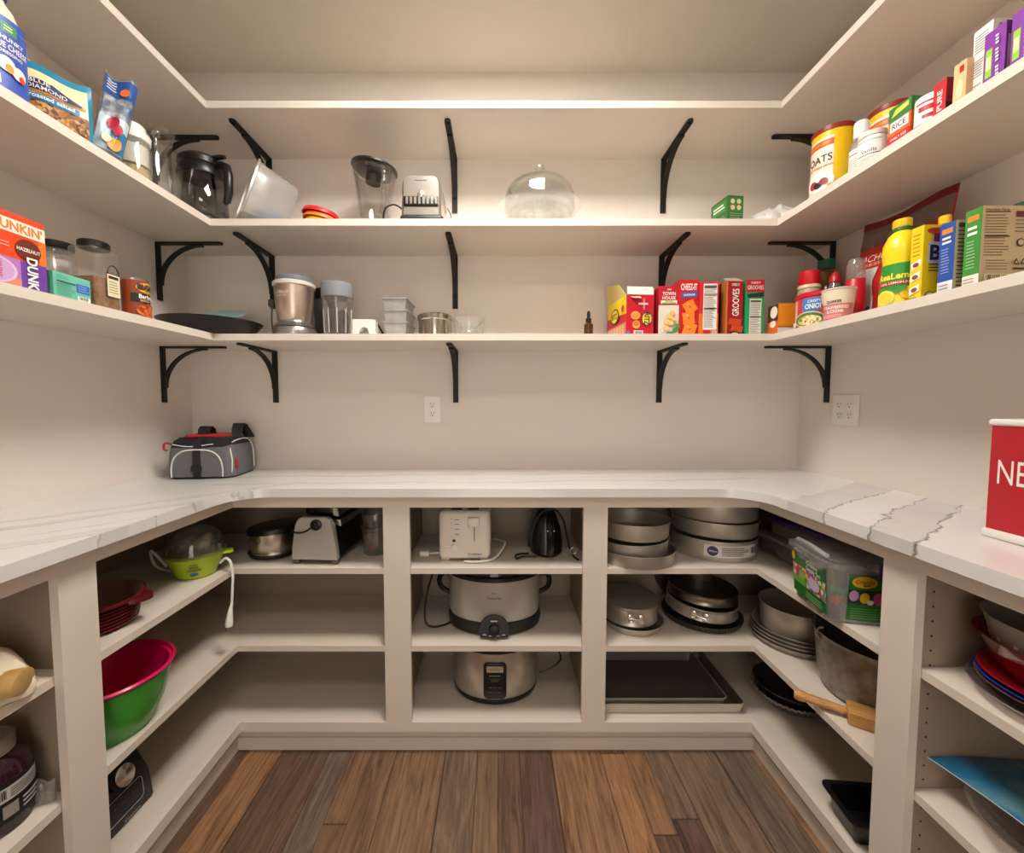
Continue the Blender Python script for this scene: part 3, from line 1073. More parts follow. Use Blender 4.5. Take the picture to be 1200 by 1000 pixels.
# red pouch behind
k = MB(); fn = pouch(k, 0.105, 0.165, 0.045, P_('#a81c25', 0.35), 5, 0.003)
pr = Print(k, fn, 0.105, 0.165, 0.0008)
grid(pr, 0.06, 0.06, 0.94, 0.72, P_('#d8c596'), 10, 8)
grid(pr, 0.1, 0.08, 0.9, 0.42, mottled('trail_mix', ['#5c3d25', '#8f3f2a', '#5f7a35', '#d3b176'], 120, 0.6, 2, True), 8, 6)
o = k.build('snack_pouch'); place(o, (-1.128, 1.128, T2), pi / 2 - 0.32)
tag(o, 'red and cream snack pouch standing right behind the almond bag', 'snack bag')

# twisted blue snack bag
k = MB(); fn = pouch(k, 0.066, 0.235, 0.034, glass('#dfe6ea', 0.15, 0.35, '#b8c4cc'), 9, 0.006, 16, 26, 0.05, 0.015, 0.012, -0.05)
pr = Print(k, fn, 0.066, 0.235, 0.0012)
grid(pr, 0.02, 0.72, 0.98, 0.97, P_('#1f4d93'), 10, 6)
grid(pr, 0.08, 0.45, 0.92, 0.72, mottled('bag_side', ['#24588f', '#6a6f78', '#c4c9cc'], 30, 0.4), 10, 6)
grid(pr, 0.05, 0.05, 0.95, 0.45, P_('#b9ccd6'), 10, 8)
grid(pr, 0.45, 0.06, 0.95, 0.30, P_('#2f79a8'), 8, 6)
pr.ell(0.6, 0.8, 0.12, 0.05, P_('#e0702a')).ell(0.45, 0.38, 0.16, 0.07, P_('#b51f38')).ell(0.62, 0.30, 0.14, 0.06, P_('#c23a4c')).ell(0.62, 0.13, 0.22, 0.07, P_('#e39a44')).ell(0.35, 0.17, 0.15, 0.05, P_('#f3e4b8'))
pr.lines(0.08, 0.76, 0.4, 0.92, 4, WHT, 0.3, 3, nx=4)
o = k.build('fruit_snack_bag'); place(o, (-1.040, 1.150, T2 + 0.008), pi / 2 - 0.6, 0, radians(12))
tag(o, 'tall blue and clear fruit snack bag, twisted and leaning', 'snack bag')

# white-lidded jar
t = thing('storage_jar', 'glass jar with a white screw lid and beige powder inside', 'jar', (-1.094, 1.30, T2))
MB().shell([(0.040, 0), (0.045, 0.006), (0.046, 0.12), (0.043, 0.135)], 0.003, CLEAR, 36).build('jar_body', t)
MB().lathe([(0.041, 0.004), (0.0422, 0.008), (0.0424, 0.055), (0.001, 0.06)], mottled('oat_powder', ['#b7a077', '#cbb78f'], 90, 0.9), 30).build('powder', t)
MB().lathe([(0.042, 0.062), (0.0424, 0.064), (0.0424, 0.118), (0.001, 0.12)], P_('#e6e0d4', 0.9), 30).build('flour', t)
MB().lathe([(0.044, 0.134), (0.046, 0.136), (0.046, 0.156), (0.036, 0.159), (0.035, 0.166), (0.035, 0.178), (0.031, 0.182)], P_('#efece6', 0.35), 36).build('lid', t)

# glass pitcher
t = thing('glass_pitcher', 'tall clear glass pitcher with a looped glass handle', 'pitcher', (-1.118, 1.405, T2), 0.0)
MB().shell([(0.048, 0), (0.052, 0.006), (0.054, 0.03), (0.05, 0.12), (0.049, 0.17), (0.056, 0.215), (0.062, 0.232)], 0.0035, CLEAR, 40, (0, 0, 0), 1, 1, 2.0, 0.008).build('pitcher_body', t)
ha = -0.75
hp = [(0.05, 0.198), (0.072, 0.205), (0.088, 0.19), (0.087, 0.15), (0.078, 0.09), (0.064, 0.045), (0.052, 0.035)]
MB().tube([(r * cos(ha), r * sin(ha), z) for r, z in hp], [0.008, 0.008, 0.009, 0.008, 0.0075, 0.007, 0.007], CLEAR, 12).build('handle', t)

# coffee carafe
t = thing('coffee_carafe', 'glass coffee carafe with a black lid and black handle', 'carafe', (-1.068, 1.56, T2), 0.0)
t.scale = (1.1, 1.1, 1.1)
MB().shell([(0.06, 0.012), (0.071, 0.02), (0.0745, 0.05), (0.073, 0.1), (0.064, 0.15), (0.058, 0.175)], 0.003, glass('#d9d8d6'), 44).build('carafe_body', t)
MB().lathe([(0.06, 0), (0.066, 0.003), (0.066, 0.011), (0.06, 0.012)], BLACK, 40).build('base_ring', t)
MB().lathe([(0.066, 0.146), (0.0675, 0.15), (0.061, 0.178), (0.06, 0.18)], BLACK, 40, cap0=False, cap1=False).build('collar', t)
MB().lathe([(0.059, 0.176), (0.064, 0.182), (0.063, 0.198), (0.05, 0.21), (0.02, 0.216)], BLACK, 40).build('lid', t)
ha = -0.28
k = MB()
hp = [(0.058, 0.178), (0.085, 0.18), (0.106, 0.168), (0.113, 0.14), (0.112, 0.09), (0.103, 0.062), (0.094, 0.058)]
k.tube([(r * cos(ha), r * sin(ha), z) for r, z in hp], [0.008, 0.011, 0.013, 0.014, 0.013, 0.011, 0.007], BLACK, 12)
k.build('handle', t)
k = MB().tube([(0.03 * cos(ha), 0.03 * sin(ha), 0.205), (0.08 * cos(ha), 0.08 * sin(ha), 0.203), (0.1 * cos(ha), 0.1 * sin(ha), 0.2)], [0.009, 0.008, 0.006], BLACK, 10)
k.build('thumb_lever', t)

# ================================================================== upper shelf, back wall
# clear tub on its side
t = thing('storage_tub', 'clear plastic storage tub lying on its side with something blue inside', 'tub', (-0.880, 1.655, T2 + 0.122))
k = MB()
k.M = Vector((-0.72, -0.62, 0.30)).to_track_quat('Z', 'Y').to_matrix().to_4x4() @ Matrix.Translation((0, 0, -0.075))
k.shell([(0.078, 0), (0.086, 0.012), (0.092, 0.12), (0.095, 0.142), (0.102, 0.145), (0.102, 0.152)], 0.0025, MILKY, 48, (0, 0, 0), 1.0, 1.05, 4.5)
k.build('tub_wall', t)
k = MB()
k.rbox(-0.05, -0.04, -0.1, 0.05, 0.045, -0.04, 0.03, P_('#6f8fd8', 0.5), 4, 0.012)
k.build('blue_container', t)

# three nested silicone bowls, side by side leaning
for i, (c, nm, dz, rr, dx) in enumerate((('#c8161d', 'red', 0.055, 0.066, 0.0), ('#e8701a', 'orange', 0.037, 0.064, 0.001), ('#f0b81c', 'yellow', 0.019, 0.062, 0.002))):
    k = MB()
    k.lathe([(rr, -0.014), (rr * 1.0, -0.011), (rr * 0.9, 0.002), (rr * 0.6, 0.009), (0.004, 0.012), (0.004, 0.0095), (rr * 0.57, 0.0065), (rr * 0.86, 0), (rr * 0.96, -0.014)], P_(c, 0.45), 36, cap0=False, cap1=False, closed=True)
    o = k.build('silicone_lid'); place(o, (-0.655 + dx, 1.60, T2 + 0.004 + dz), 0.0, radians(0), radians(9))
    tag(o, {'red': 'red silicone lid, topmost of the little stack left of the blender jar', 'orange': 'orange silicone lid in the middle of the little stack', 'yellow': 'yellow silicone lid at the bottom of the little stack'}[nm], 'lid', 'stacked silicone lids')

# blender jar
t = thing('blender_jar', 'glass blender jar with a tilted black lid', 'blender jar', (-0.468, 1.64, T2))
k = MB().shell([(0.047, 0), (0.05, 0.004), (0.054, 0.06), (0.07, 0.19), (0.078, 0.228)], 0.0045, CLEAR, 40, (0, 0, 0), 1, 1, 2.6, 0.01)
k.build('jar_body', t)
k = MB(); k.M = Matrix.Translation((0, 0, 0.231)) @ Matrix.Rotation(radians(8), 4, 'Y')
k.lathe([(0.02, -0.045), (0.028, -0.046), (0.03, -0.02), (0.066, -0.012), (0.07, 0.0), (0.085, 0.004), (0.085, 0.01), (0.07, 0.016), (0.03, 0.018)], P_('#1b1a1c', 0.3), 40)
k.build('lid', t)
ha = -0.95
hp = [(0.069, 0.205), (0.09, 0.208), (0.103, 0.19), (0.1, 0.14), (0.088, 0.08), (0.07, 0.05), (0.055, 0.045)]
MB().tube([(r * cos(ha), r * sin(ha), z) for r, z in hp], 0.0085, CLEAR, 12).build('handle', t)
MB().rbox(0.018, -0.062, 0.02, 0.044, -0.05, 0.05, 0.006, glass('#d8dcc8', 0.1, 0.3, '#c6c9b0'), 3).build('badge', t)

# chrome toaster, end on
t = thing('chrome_toaster', 'chrome toaster with a row of black buttons on its end', 'toaster', (-0.274, 1.635, T2))
w, d, h = 0.142, 0.2, 0.16
k = MB(); k.rbox(-w / 2 - 0.006, -d / 2 - 0.004, 0, w / 2 + 0.006, d / 2, 0.025, 0.012, P_('#2b2a2b', 0.4), 3, 0.006); k.build('base', t)
prof = []
k = MB()
def tri(yy, s_):
    a = []
    pts = [(-w / 2 * s_, 0.026)] + [(-w / 2 * s_ * 0.97, h - 0.03)]
    for q in range(7):
        an = pi - pi / 2 * q / 6
        a.append((-w / 2 * 0.95 + 0.024 + 0.024 * cos(an), h - 0.026 + 0.026 * sin(an)))
    L = pts[:1] + a
    R = [(-x, z) for x, z in reversed(L)]
    return [(x * s_, yy, 0.026 + (z - 0.026) * (0.97 + 0.03 * s_)) for x, z in L + R]
k.loft([tri(-d / 2, 0.93), tri(-d / 2 + 0.008, 1.0), tri(d / 2 - 0.008, 1.0), tri(d / 2, 0.93)], CHROME)
pr = Print(k, flat((-w / 2, -d / 2 - 0.0002, 0.026), (1, 0, 0), (0, 0, 1)), w, h - 0.026, 0.0004)
pr.lines(0.35, 0.87, 0.65, 0.9, 1, MID, 0.6, 1)
k.build('housing', t)
k = MB(); k.rbox(-0.062, -d / 2 - 0.005, 0.055, 0.06, -d / 2, 0.088, 0.004, BLACK, 2, 0.002)
for i in range(8):
    x = -0.053 + 0.0148 * i
    k.box(x, -d / 2 - 0.009, 0.06, x + 0.008, -d / 2 - 0.005, 0.084, CHROME)
k.build('button_row', t)
k = MB(); k.M = Matrix.Translation((0.0, -d / 2 - 0.004, 0.094)) @ Matrix.Rotation(pi / 2, 4, 'X'); k.lathe([(0.012, 0), (0.012, 0.006), (0.009, 0.008)], CHROME, 20); k.build('dial', t)
cord([(-0.07, -0.05, 0.06), (-0.1, -0.075, 0.072), (-0.13, -0.085, 0.055), (-0.138, -0.085, 0.02), (-0.125, -0.085, 0.004), (-0.1, -0.02, 0.004), (-0.09, 0.06, 0.004)], 0.003, BLACK).build('power_cord', t)
cord([(0.074, 0.06, 0.12), (0.088, 0.055, 0.09), (0.094, 0.05, 0.04), (0.09, 0.05, 0.004)], 0.0022, BLACK).build('power_cord', t)

# cake stand and dome
t = thing('cake_stand', 'clear glass footed cake plate under the glass dome', 'cake stand', (0.154, 1.622, T2))
MB().lathe([(0.07, 0), (0.072, 0.004), (0.03, 0.014), (0.022, 0.035), (0.03, 0.058), (0.11, 0.063), (0.14, 0.071), (0.154, 0.087), (0.152, 0.089), (0.138, 0.076), (0.1, 0.069), (0.001, 0.067)], glass('#fdfefd', 0.02, 0.07), 60).build('plate', t)
k = MB()
for q, r in ((24, 0.055), (32, 0.085), (40, 0.115)):
    for i in range(q):
        a = 2 * pi * i / q
        z = 0.0585 + (r - 0.03) * 0.06
        k.M = Matrix.Translation((r * cos(a), r * sin(a), z)) @ Matrix.Rotation(a, 4, 'Z')
        k.lathe([(0.0005, -0.004), (0.005, -0.0015), (0.0058, 0.0005)], CLEAR, 8, (0, 0, 0), 1.6, 0.7, cap1=False)
k.build('pressed_pattern', t)
t = thing('cake_dome', 'clear glass cake dome with a round knob on top', 'cake dome', (0.154, 1.622, T2 + 0.0775))
MB().lathe([(0.130, 0), (0.133, 0.003), (0.130, 0.007), (0.1285, 0.045), (0.122, 0.07), (0.105, 0.09), (0.07, 0.104), (0.03, 0.11), (0.012, 0.111), (0.012, 0.108), (0.03, 0.107), (0.068, 0.101), (0.103, 0.087), (0.119, 0.068), (0.1255, 0.045), (0.127, 0.0)], CLEAR, 60, closed=True).build('dome_wall', t)
MB().lathe([(0.012, 0.1115), (0.008, 0.12), (0.009, 0.133), (0.015, 0.142), (0.018, 0.152), (0.015, 0.163), (0.005, 0.169)], CLEAR, 28).build('knob', t)

# green tea-like box
c = Carton(0.062, 0.1, 0.128, P_('#2f6a2b'))
pr = c.on('f'); pr.rect(0.08, 0.55, 0.92, 0.95, P_('#3a7d33'))
for i, (a, b_) in enumerate(((0.3, 0.84), (0.7, 0.84), (0.3, 0.66), (0.7, 0.66))):
    pr.ell(a, b_, 0.14, 0.07, P_('#d9c3a4'))
pr.lines(0.1, 0.1, 0.9, 0.52, 7, P_('#8fb386'), 0.3, 3)
pr = c.on('l'); pr.rect(0.1, 0.6, 0.9, 0.93, P_('#41853c')); pr.lines(0.15, 0.68, 0.85, 0.86, 2, WHT, 0.45, 3); pr.lines(0.12, 0.08, 0.88, 0.5, 8, P_('#9cc194'), 0.3, 5)
c.done('food_box', 'small dark green food box alone on the shelf left of the white bag', 'box', (0.878, 1.66, T2), 0.12)

# crumpled white bag
k = MB()
rnd = random.Random(4)
N, Mm = 40, 18
vs = []
for j in range(Mm + 1):
    v = j / Mm
    for i in range(N):
        a = 2 * pi * i / N
        r = sin(pi * min(0.98, v * 0.5 + 0.02)) ** 0.55
        bump = 1 + 0.10 * sin(5 * a + 4 * v) + 0.07 * sin(11 * a - 7 * v) + 0.04 * sin(17 * a + 13 * v)
        z = 0.105 * (1 - v) ** 0.8 * (1 + 0.12 * sin(3 * a + 1)) + 0.0005
        vs.append((0.135 * r * bump * cos(a), 0.085 * r * bump * sin(a), z + 0.004 * sin(9 * a + 8 * v) * v * (1 - v) * 4))
fs = [(j * N + i, (j + 1) * N + i, (j + 1) * N + (i + 1) % N, j * N + (i + 1) % N) for j in range(Mm) for i in range(N)]
fs.append([Mm * N + i for i in range(N - 1, -1, -1)]); fs.append([i for i in range(N)])
k.add(vs, fs, P_('#e9e6e4', 0.35))
o = k.build('plastic_bag'); place(o, (1.085, 1.675, T2), 0.25)
tag(o, 'crumpled white plastic bag lying in the right shelf corner', 'plastic bag')

# ================================================================== upper shelf, right
def oats(label, loc, rz):
    t = thing('oats_canister', label, 'canister', loc, rz)
    r, h = 0.057, 0.225
    MB().lathe([(r - 0.001, 0), (r, 0.002), (r, h)], P_('#f0c60f', 0.4), 44).build('tube', t)
    MB().lathe([(r + 0.002, h - 0.006), (r + 0.0025, h - 0.004), (r + 0.0025, h + 0.008), (r - 0.004, h + 0.012), (0.02, h + 0.012)], P_('#8c2018', 0.4), 44).build('lid', t)
    k = MB()
    pr = cylprint(k, r, 0.012, 0.2, FACE, 0.19)
    grid(pr, 0.1, 0.12, 0.62, 0.94, P_('#efe4d0'), 20, 1)
    grid(pr, 0.1, 0.8, 0.62, 0.9, P_('#d8561c'), 20, 1)
    pr.text('OLD FASHIONED', 0.4, 0.85, 0.007, YEL, 0.066)
    pr.text('OATS', 0.42, 0.62, 0.022, P_('#4b2a18'), 0.07, 0.015)
    pr.text('100% WHOLE GRAIN', 0.42, 0.5, 0.007, P_('#c2341f'), 0.075)
    pr.ell(0.42, 0.27, 0.22, 0.15, P_('#f7f3ea')).ell(0.34, 0.25, 0.07, 0.06, P_('#b02330')).ell(0.42, 0.22, 0.06, 0.05, P_('#22202c')).ell(0.5, 0.26, 0.06, 0.05, P_('#8e1f2c'))
    grid(pr, 0.55, 0.06, 0.66, 0.2, P_('#d89a1a'), 4, 1)
    k.build('label', t)
    return t
oats('yellow oats canister with dark red lid at the shelf corner, fully in view', (1.088, 1.415, T2), -pi / 2 + 0.55)
oats('yellow oats canister with dark red lid, half hidden behind the white jar', (1.186, 1.315, T2), -pi / 2 + 0.4)

t = thing('pump_bottle', 'slim translucent white bottle with a white cap in front of the oats', 'bottle', (1.062, 1.277, T2), -pi / 2 + 0.6)
MB().lathe([(0.022, 0), (0.0255, 0.003), (0.0255, 0.1), (0.02, 0.122), (0.013, 0.128), (0.013, 0.135)], glass('#e6e9ea', 0.15, 0.5, '#dfe0e0'), 30).build('bottle_body', t)
MB().lathe([(0.0175, 0.13), (0.018, 0.132), (0.018, 0.172), (0.0165, 0.176)], P_('#ecebe8', 0.4), 30).build('cap', t)
k = MB(); pr = cylprint(k, 0.0256, 0.03, 0.066, FACE, 0.055); grid(pr, 0, 0, 1, 1, WHT, 12, 1); pr.lines(0.1, 0.1, 0.9, 0.6, 6, GREY, 0.3, 2, nx=6); pr.rect(0.1, 0.75, 0.9, 0.79, MID, 8)
k.build('label', t)

t = thing('script_jar', 'white jar with handwritten-style black script in front of the second oats canister', 'jar', (1.037, 1.208, T2), -pi / 2 + 0.62)
MB().lathe([(0.03, 0), (0.0315, 0.003), (0.0315, 0.08), (0.028, 0.088)], P_('#eeebe6', 0.35), 36).build('jar_body', t)
MB().lathe([(0.031, 0.088), (0.032, 0.09), (0.032, 0.1), (0.027, 0.102)], P_('#e4e0da', 0.35), 36).build('lid', t)
k = MB(); pr = cylprint(k, 0.0316, 0.008, 0.07, FACE, 0.07)
pr.text('Vanilla', 0.5, 0.56, 0.009, INK, 0.034, 0.0); pr.rect(0.12, 0.4, 0.88, 0.425, INK, 12); pr.rect(0.1, 0.93, 0.9, 0.95, MID, 12); pr.lines(0.25, 0.12, 0.75, 0.32, 3, GREY, 0.25, 4, nx=6)
k.build('label', t)

c = Carton(0.058, 0.042, 0.125, P_('#dd6a1c'))
for f in ('f', 'r'):
    pr = c.on(f); pr.rect(0, 0.72, 1, 1, P_('#2f7f3a'))
    if f == 'f':
        pr.poly([(0.12, 0.80), (0.9, 0.86), (0.9, 0.96), (0.3, 0.93)], P_('#cfd25a'))
        pr.rect(0.1, 0.5, 0.92, 0.7, WHT); pr.text('RICE', 0.5, 0.6, 0.013, INK, 0.036)
        pr.rect(0, 0.28, 1, 0.42, P_('#c2202c')); pr.text('FAMILY SIZE', 0.5, 0.35, 0.006, WHT, 0.042); pr.rect(0, 0, 1, 0.26, P_('#efe6d8'))
    else:
        pr.text('RICE', 0.5, 0.86, 0.01, P_('#bcd4a6'), 0.026); pr.lines(0.1, 0.1, 0.9, 0.66, 8, P_('#9a4312'), 0.3, 8)
c.done('rice_box', 'orange rice box with a green top beside the script jar', 'box', (1.053, 1.125, T2), -pi / 2 + 0.04)

t = thing('round_tin', 'white and red printed can between the orange box and the red box', 'can', (1.045, 1.055, T2), -pi / 2 + 0.75)
MB().lathe([(0.029, 0), (0.0305, 0.002), (0.0305, 0.088), (0.029, 0.091), (0.027, 0.0895)], P_('#efece8', 0.35), 32).build('can_body', t)
k = MB(); pr = cylprint(k, 0.0306, 0.006, 0.078, FACE, 0.075); grid(pr, 0.02, 0.3, 0.98, 0.86, WHT, 14, 1)
pr.rect(0.1, 0.84, 0.9, 0.89, RED, 10); pr.lines(0.2, 0.56, 0.6, 0.8, 1, RED, 0.6, 3, 0.1, nx=8).lines(0.3, 0.36, 0.7, 0.52, 1, RED, 0.6, 4, 0.2, nx=8)
grid(pr, 0, 0.05, 1, 0.24, P_('#2c4d9c'), 14, 1); k.build('label', t)

c = Carton(0.028, 0.04, 0.094, P_('#c3202d'))
pr = c.on('f'); pr.text('PURE', 0.5, 0.55, 0.011, WHT, 0.045, 0.01, 'c', pi / 2); pr.rect(0.6, 0.06, 0.9, 0.22, NAVY)
pr = c.on('r'); pr.rect(0, 0, 1, 1, P_('#8a1620')); pr.text('C', 0.5, 0.78, 0.012, TAN); pr.rect(0, 0.3, 1, 0.42, INK); pr.rect(0, 0, 1, 0.2, P_('#c98b3a'))
c.done('gelatin_box', 'small red box with white lettering beside the peach box', 'box', (1.035, 1.008, T2), -pi / 2)

c = Carton(0.026, 0.05, 0.104, P_('#eebf8d'))
pr = c.on('f'); pr.rect(0.45, 0.78, 0.8, 0.92, RED); pr.rect(0, 0, 0.75, 0.12, WHT); pr.ell(0.55, 0.45, 0.28, 0.2, P_('#f4d3ad'))
c.done('tea_box', 'small peach coloured box with a red square', 'box', (1.04, 0.966, T2), -pi / 2)

c = Carton(0.036, 0.1, 0.155, P_('#e9e6e2'))
pr = c.on('f'); pr.lines(0.08, 0.68, 0.92, 0.93, 7, GREY, 0.4, 2); pr.lines(0.08, 0.36, 0.6, 0.6, 7, GREY, 0.4, 3); pr.rect(0.66, 0.02, 1, 0.62, P_('#eebf8d')); pr.lines(0.1, 0.06, 0.55, 0.28, 5, GREY, 0.3, 4)
pr = c.on('r'); pr.rect(0, 0, 1, 1, P_('#cfc9c4')); pr.bars(0.1, 0.72, 0.45, 0.95, P_('#4a2c4a'), 12); pr.lines(0.08, 0.4, 0.5, 0.66, 4, MID, 0.4, 6); pr.lines(0.55, 0.3, 0.95, 0.9, 8, GREY, 0.3, 7)
c.done('snack_box', 'taller white box with grey print and a barcode behind the purple boxes', 'box', (1.08, 0.938, T2), -pi / 2)

for i, (yy, nm) in enumerate(((0.884, 'purple snack box with a lime panel next to the white barcode box'), (0.838, 'purple snack box cut off by the right edge of the photo'))):
    c = Carton(0.037, 0.034, 0.106, P_('#7d2c96'))
    pr = c.on('f'); pr.rect(0.1, 0.16, 0.4, 0.68, P_('#8fc63a')); pr.rect(0.14, 0.3, 0.36, 0.54, P_('#d6e6a8')); [pr.rect(0.62, 0.12 + 0.062 * q, 0.76, 0.155 + 0.062 * q, WHT) for q in range(12) if q not in (3, 8)]
    pr = c.on('r'); pr.rect(0.12, 0.1, 0.9, 0.76, P_('#cdbfc8')); pr.ell(0.5, 0.24, 0.3, 0.1, P_('#a36a35')); pr.ell(0.35, 0.14, 0.2, 0.06, P_('#8a8f2c'))
    c.done('purple_box', nm, 'box', (1.012, yy, T2), -pi / 2)

# ================================================================== lowest wall shelf, left
ORANGE = P_('#e8481c', 0.4)
c = Carton(0.235, 0.16, 0.059, P_('#6f3fa0'))
pr = c.on('f'); pr.rect(0, 0, 0.78, 1, P_('#b878b8')); pr.rect(0, 0, 0.78, 0.3, P_('#dd8a6c')); pr.ell(0.58, 0.5, 0.17, 0.46, P_('#d8c2dc')); pr.ell(0.58, 0.5, 0.145, 0.4, P_('#c9a2d0'))
pr.text('HOLIDAY', 0.61, 0.52, 0.008, P_('#c8186a'), 0.036, 0.02, 'c', -pi / 2).text('CHEER', 0.54, 0.5, 0.008, P_('#c8186a'), 0.03, 0.02, 'c', -pi / 2)
pr.text('DUNKIN', 0.87, 0.4, 0.02, WHT, 0.09, 0.03, 'c', -pi / 2)
pr = c.on('r'); pr.lines(0.1, 0.15, 0.9, 0.85, 4, WHT, 0.3, 1)
c.done('coffee_box', 'purple coffee pod box lying flat under the orange coffee box', 'box', (-1.10, 0.850, T3), pi / 2)

c = Carton(0.21, 0.1, 0.094, ORANGE)
pr = c.on('f'); pr.rect(0, 0.9, 0.5, 1, P_('#f08a2c')); pr.rect(0, 0.56, 1, 0.86, P_('#f3e7d8')); pr.text("DUNKIN'", 0.74, 0.71, 0.018, P_('#ef7a22'), 0.098, 0.03)
pr.rect(0.93, 0, 1, 0.56, P_('#ef7a22')); pr.ell(0.83, 0.26, 0.12, 0.24, P_('#6d2716')); pr.text('HAZELNUT', 0.83, 0.26, 0.007, WHT, 0.046, 0.02)
pr.lines(0.3, 0.06, 0.66, 0.34, 4, P_('#f7b79a'), 0.3, 2)
c.done('coffee_box', 'orange coffee pod box stacked on the purple one', 'box', (-1.072, 0.864, T3 + 0.0595), pi / 2)

c = Carton(0.088, 0.09, 0.057, P_('#6fc2a8'))
pr = c.on('f'); pr.rect(0.6, 0.36, 0.97, 0.72, P_('#2f6cc8')); pr.rect(0.62, 0.04, 0.97, 0.22, WHT); pr.bars(0.66, 0.07, 0.93, 0.2, INK, 9)
pr.lines(0.63, 0.4, 0.94, 0.68, 3, P_('#8fb4ea'), 0.35, 1); pr.lines(0.06, 0.1, 0.55, 0.56, 6, P_('#4c8f7c'), 0.28, 2); pr.rect(0.06, 0.62, 0.56, 0.67, P_('#2c5d50')); pr.lines(0.06, 0.75, 0.4, 0.9, 2, P_('#4c8f7c'), 0.3, 3)
c.done('tea_box', 'low mint green box with a blue panel', 'box', (-1.062, 1.022, T3), pi / 2)

# jar with black lid, pink cup inside
t = thing('storage_jar', 'clear oval jar with a black lid and a white scoop cup inside', 'jar', (-1.185, 1.155, T3), pi / 2 - 0.3)
MB().shell([(0.032, 0), (0.036, 0.004), (0.036, 0.14), (0.031, 0.155), (0.031, 0.165)], 0.0025, CLEARP, 36, (0, 0, 0), 1.05, 0.9).build('jar_body', t)
MB().lathe([(0.033, 0.163), (0.0345, 0.165), (0.0345, 0.182), (0.03, 0.184)], BLACK, 36).build('lid', t)
MB().lathe([(0.02, 0.055), (0.027, 0.135), (0.0255, 0.135), (0.019, 0.057)], P_('#ece3e6', 0.4), 28).build('scoop_cup', t)
MB().lathe([(0.03, 0.004), (0.031, 0.05), (0.001, 0.053)], mottled('drink_powder', ['#b48a62', '#c79f78'], 90, 0.9), 28, (0, 0, 0), 1.05, 0.9).build('powder', t)

# square canister of brown sugar
t = thing('sugar_canister', 'tall clear square canister with black lid and brown sugar, cream tag on it', 'canister', (-1.066, 1.133, T3), pi / 2 - 0.02)
MB().rbox(-0.038, -0.036, 0, 0.038, 0.036, 0.158, 0.009, CLEARP, 4, 0.008).build('canister_wall', t)
MB().rbox(-0.0355, -0.0335, 0.003, 0.0355, 0.0335, 0.082, 0.008, mottled('brown_sugar', ['#7d5535', '#94683f', '#a9794c'], 120, 0.9, 4, False, 0.2), 4, 0.004).build('brown_sugar', t)
MB().lathe([(0.031, 0.158), (0.033, 0.159), (0.033, 0.174), (0.03, 0.177)], BLACK, 36).build('lid', t)
k = MB(); pr = Print(k, flat((-0.008, -0.0367, 0.035), (1, 0, 0), (0, 0, 1)), 0.04, 0.062, 0.0003)
pr.rect(0, 0, 1, 1, INK); pr.rect(0.05, 0.03, 0.95, 0.97, P_('#e8dcb4')); pr.rect(0.15, 0.78, 0.85, 0.9, INK); pr.lines(0.15, 0.15, 0.85, 0.7, 5, P_('#8a7a50'), 0.25, 3)
k.tube([(0.012 + 0.016 * cos(a), -0.0375, 0.097 + 0.022 * sin(a)) for a in [pi * i / 12 for i in range(13)]], 0.0012, INK, 6)
k.build('tag', t)

# bean can
t = thing('bean_can', 'tin can of baked beans with a brown and orange label', 'can', (-1.046, 1.232, T3), pi / 2 - 0.35)
MB().lathe([(0.0305, 0), (0.0318, 0.002), (0.031, 0.005), (0.031, 0.104), (0.0318, 0.107), (0.0305, 0.109), (0.029, 0.106)], STEEL, 36).build('can_body', t)
k = MB(); pr = cylprint(k, 0.0311, 0.006, 0.096, FACE, 0.192)
grid(pr, 0, 0, 1, 1, P_('#a4481b'), 40, 1); grid(pr, 0.36, 0, 0.8, 1, P_('#8b3c18'), 14, 1); grid(pr, 0.36, 0.36, 0.8, 0.62, P_('#1b1413'), 16, 1)
pr.ell(0.57, 0.8, 0.15, 0.15, P_('#e8b62a')); pr.text("BUSH'S", 0.57, 0.82, 0.015, P_('#20243f'), 0.05, 0.03); pr.text('BEST', 0.57, 0.71, 0.005, INK)
pr.text('Barbecue', 0.58, 0.54, 0.011, WHT, 0.05, 0.02).text('BAKED BEANS', 0.58, 0.42, 0.007, TAN, 0.045, 0.015)
pr.ell(0.57, 0.13, 0.15, 0.2, mottled('baked_beans', ['#a8401a', '#c9602a', '#8a2c12', '#d98046'], 160, 0.35, 2, True))
k.build('label', t)

# skillet with plate
t = thing('skillet', 'large black skillet at the left end of the back shelf', 'skillet', (-1.066, 1.585, T3), 0.0)
MB().shell([(0.118, 0), (0.124, 0.003), (0.166, 0.05), (0.168, 0.053)], 0.004, mat('#1b1a1a', 0.45, 0, 0.4), 64).build('pan_body', t)
k = MB(); ha = radians(160)
k.tube([(r * cos(ha), r * sin(ha), z) for r, z in ((0.158, 0.042), (0.19, 0.05), (0.235, 0.062))], [0.007, 0.008, 0.009], BLACK, 10); k.build('handle', t)
k = MB().lathe([(0.05, 0.0), (0.06, 0.001), (0.098, 0.014), (0.099, 0.0165), (0.096, 0.0165), (0.06, 0.005), (0.001, 0.004)], P_('#8fb9b4', 0.3), 48)
o = k.build('teal_plate'); place(o, (-1.085, 1.655, T3 + 0.078), 0.0, radians(22), 0)
tag(o, 'pale teal plate lying in the black skillet', 'plate')

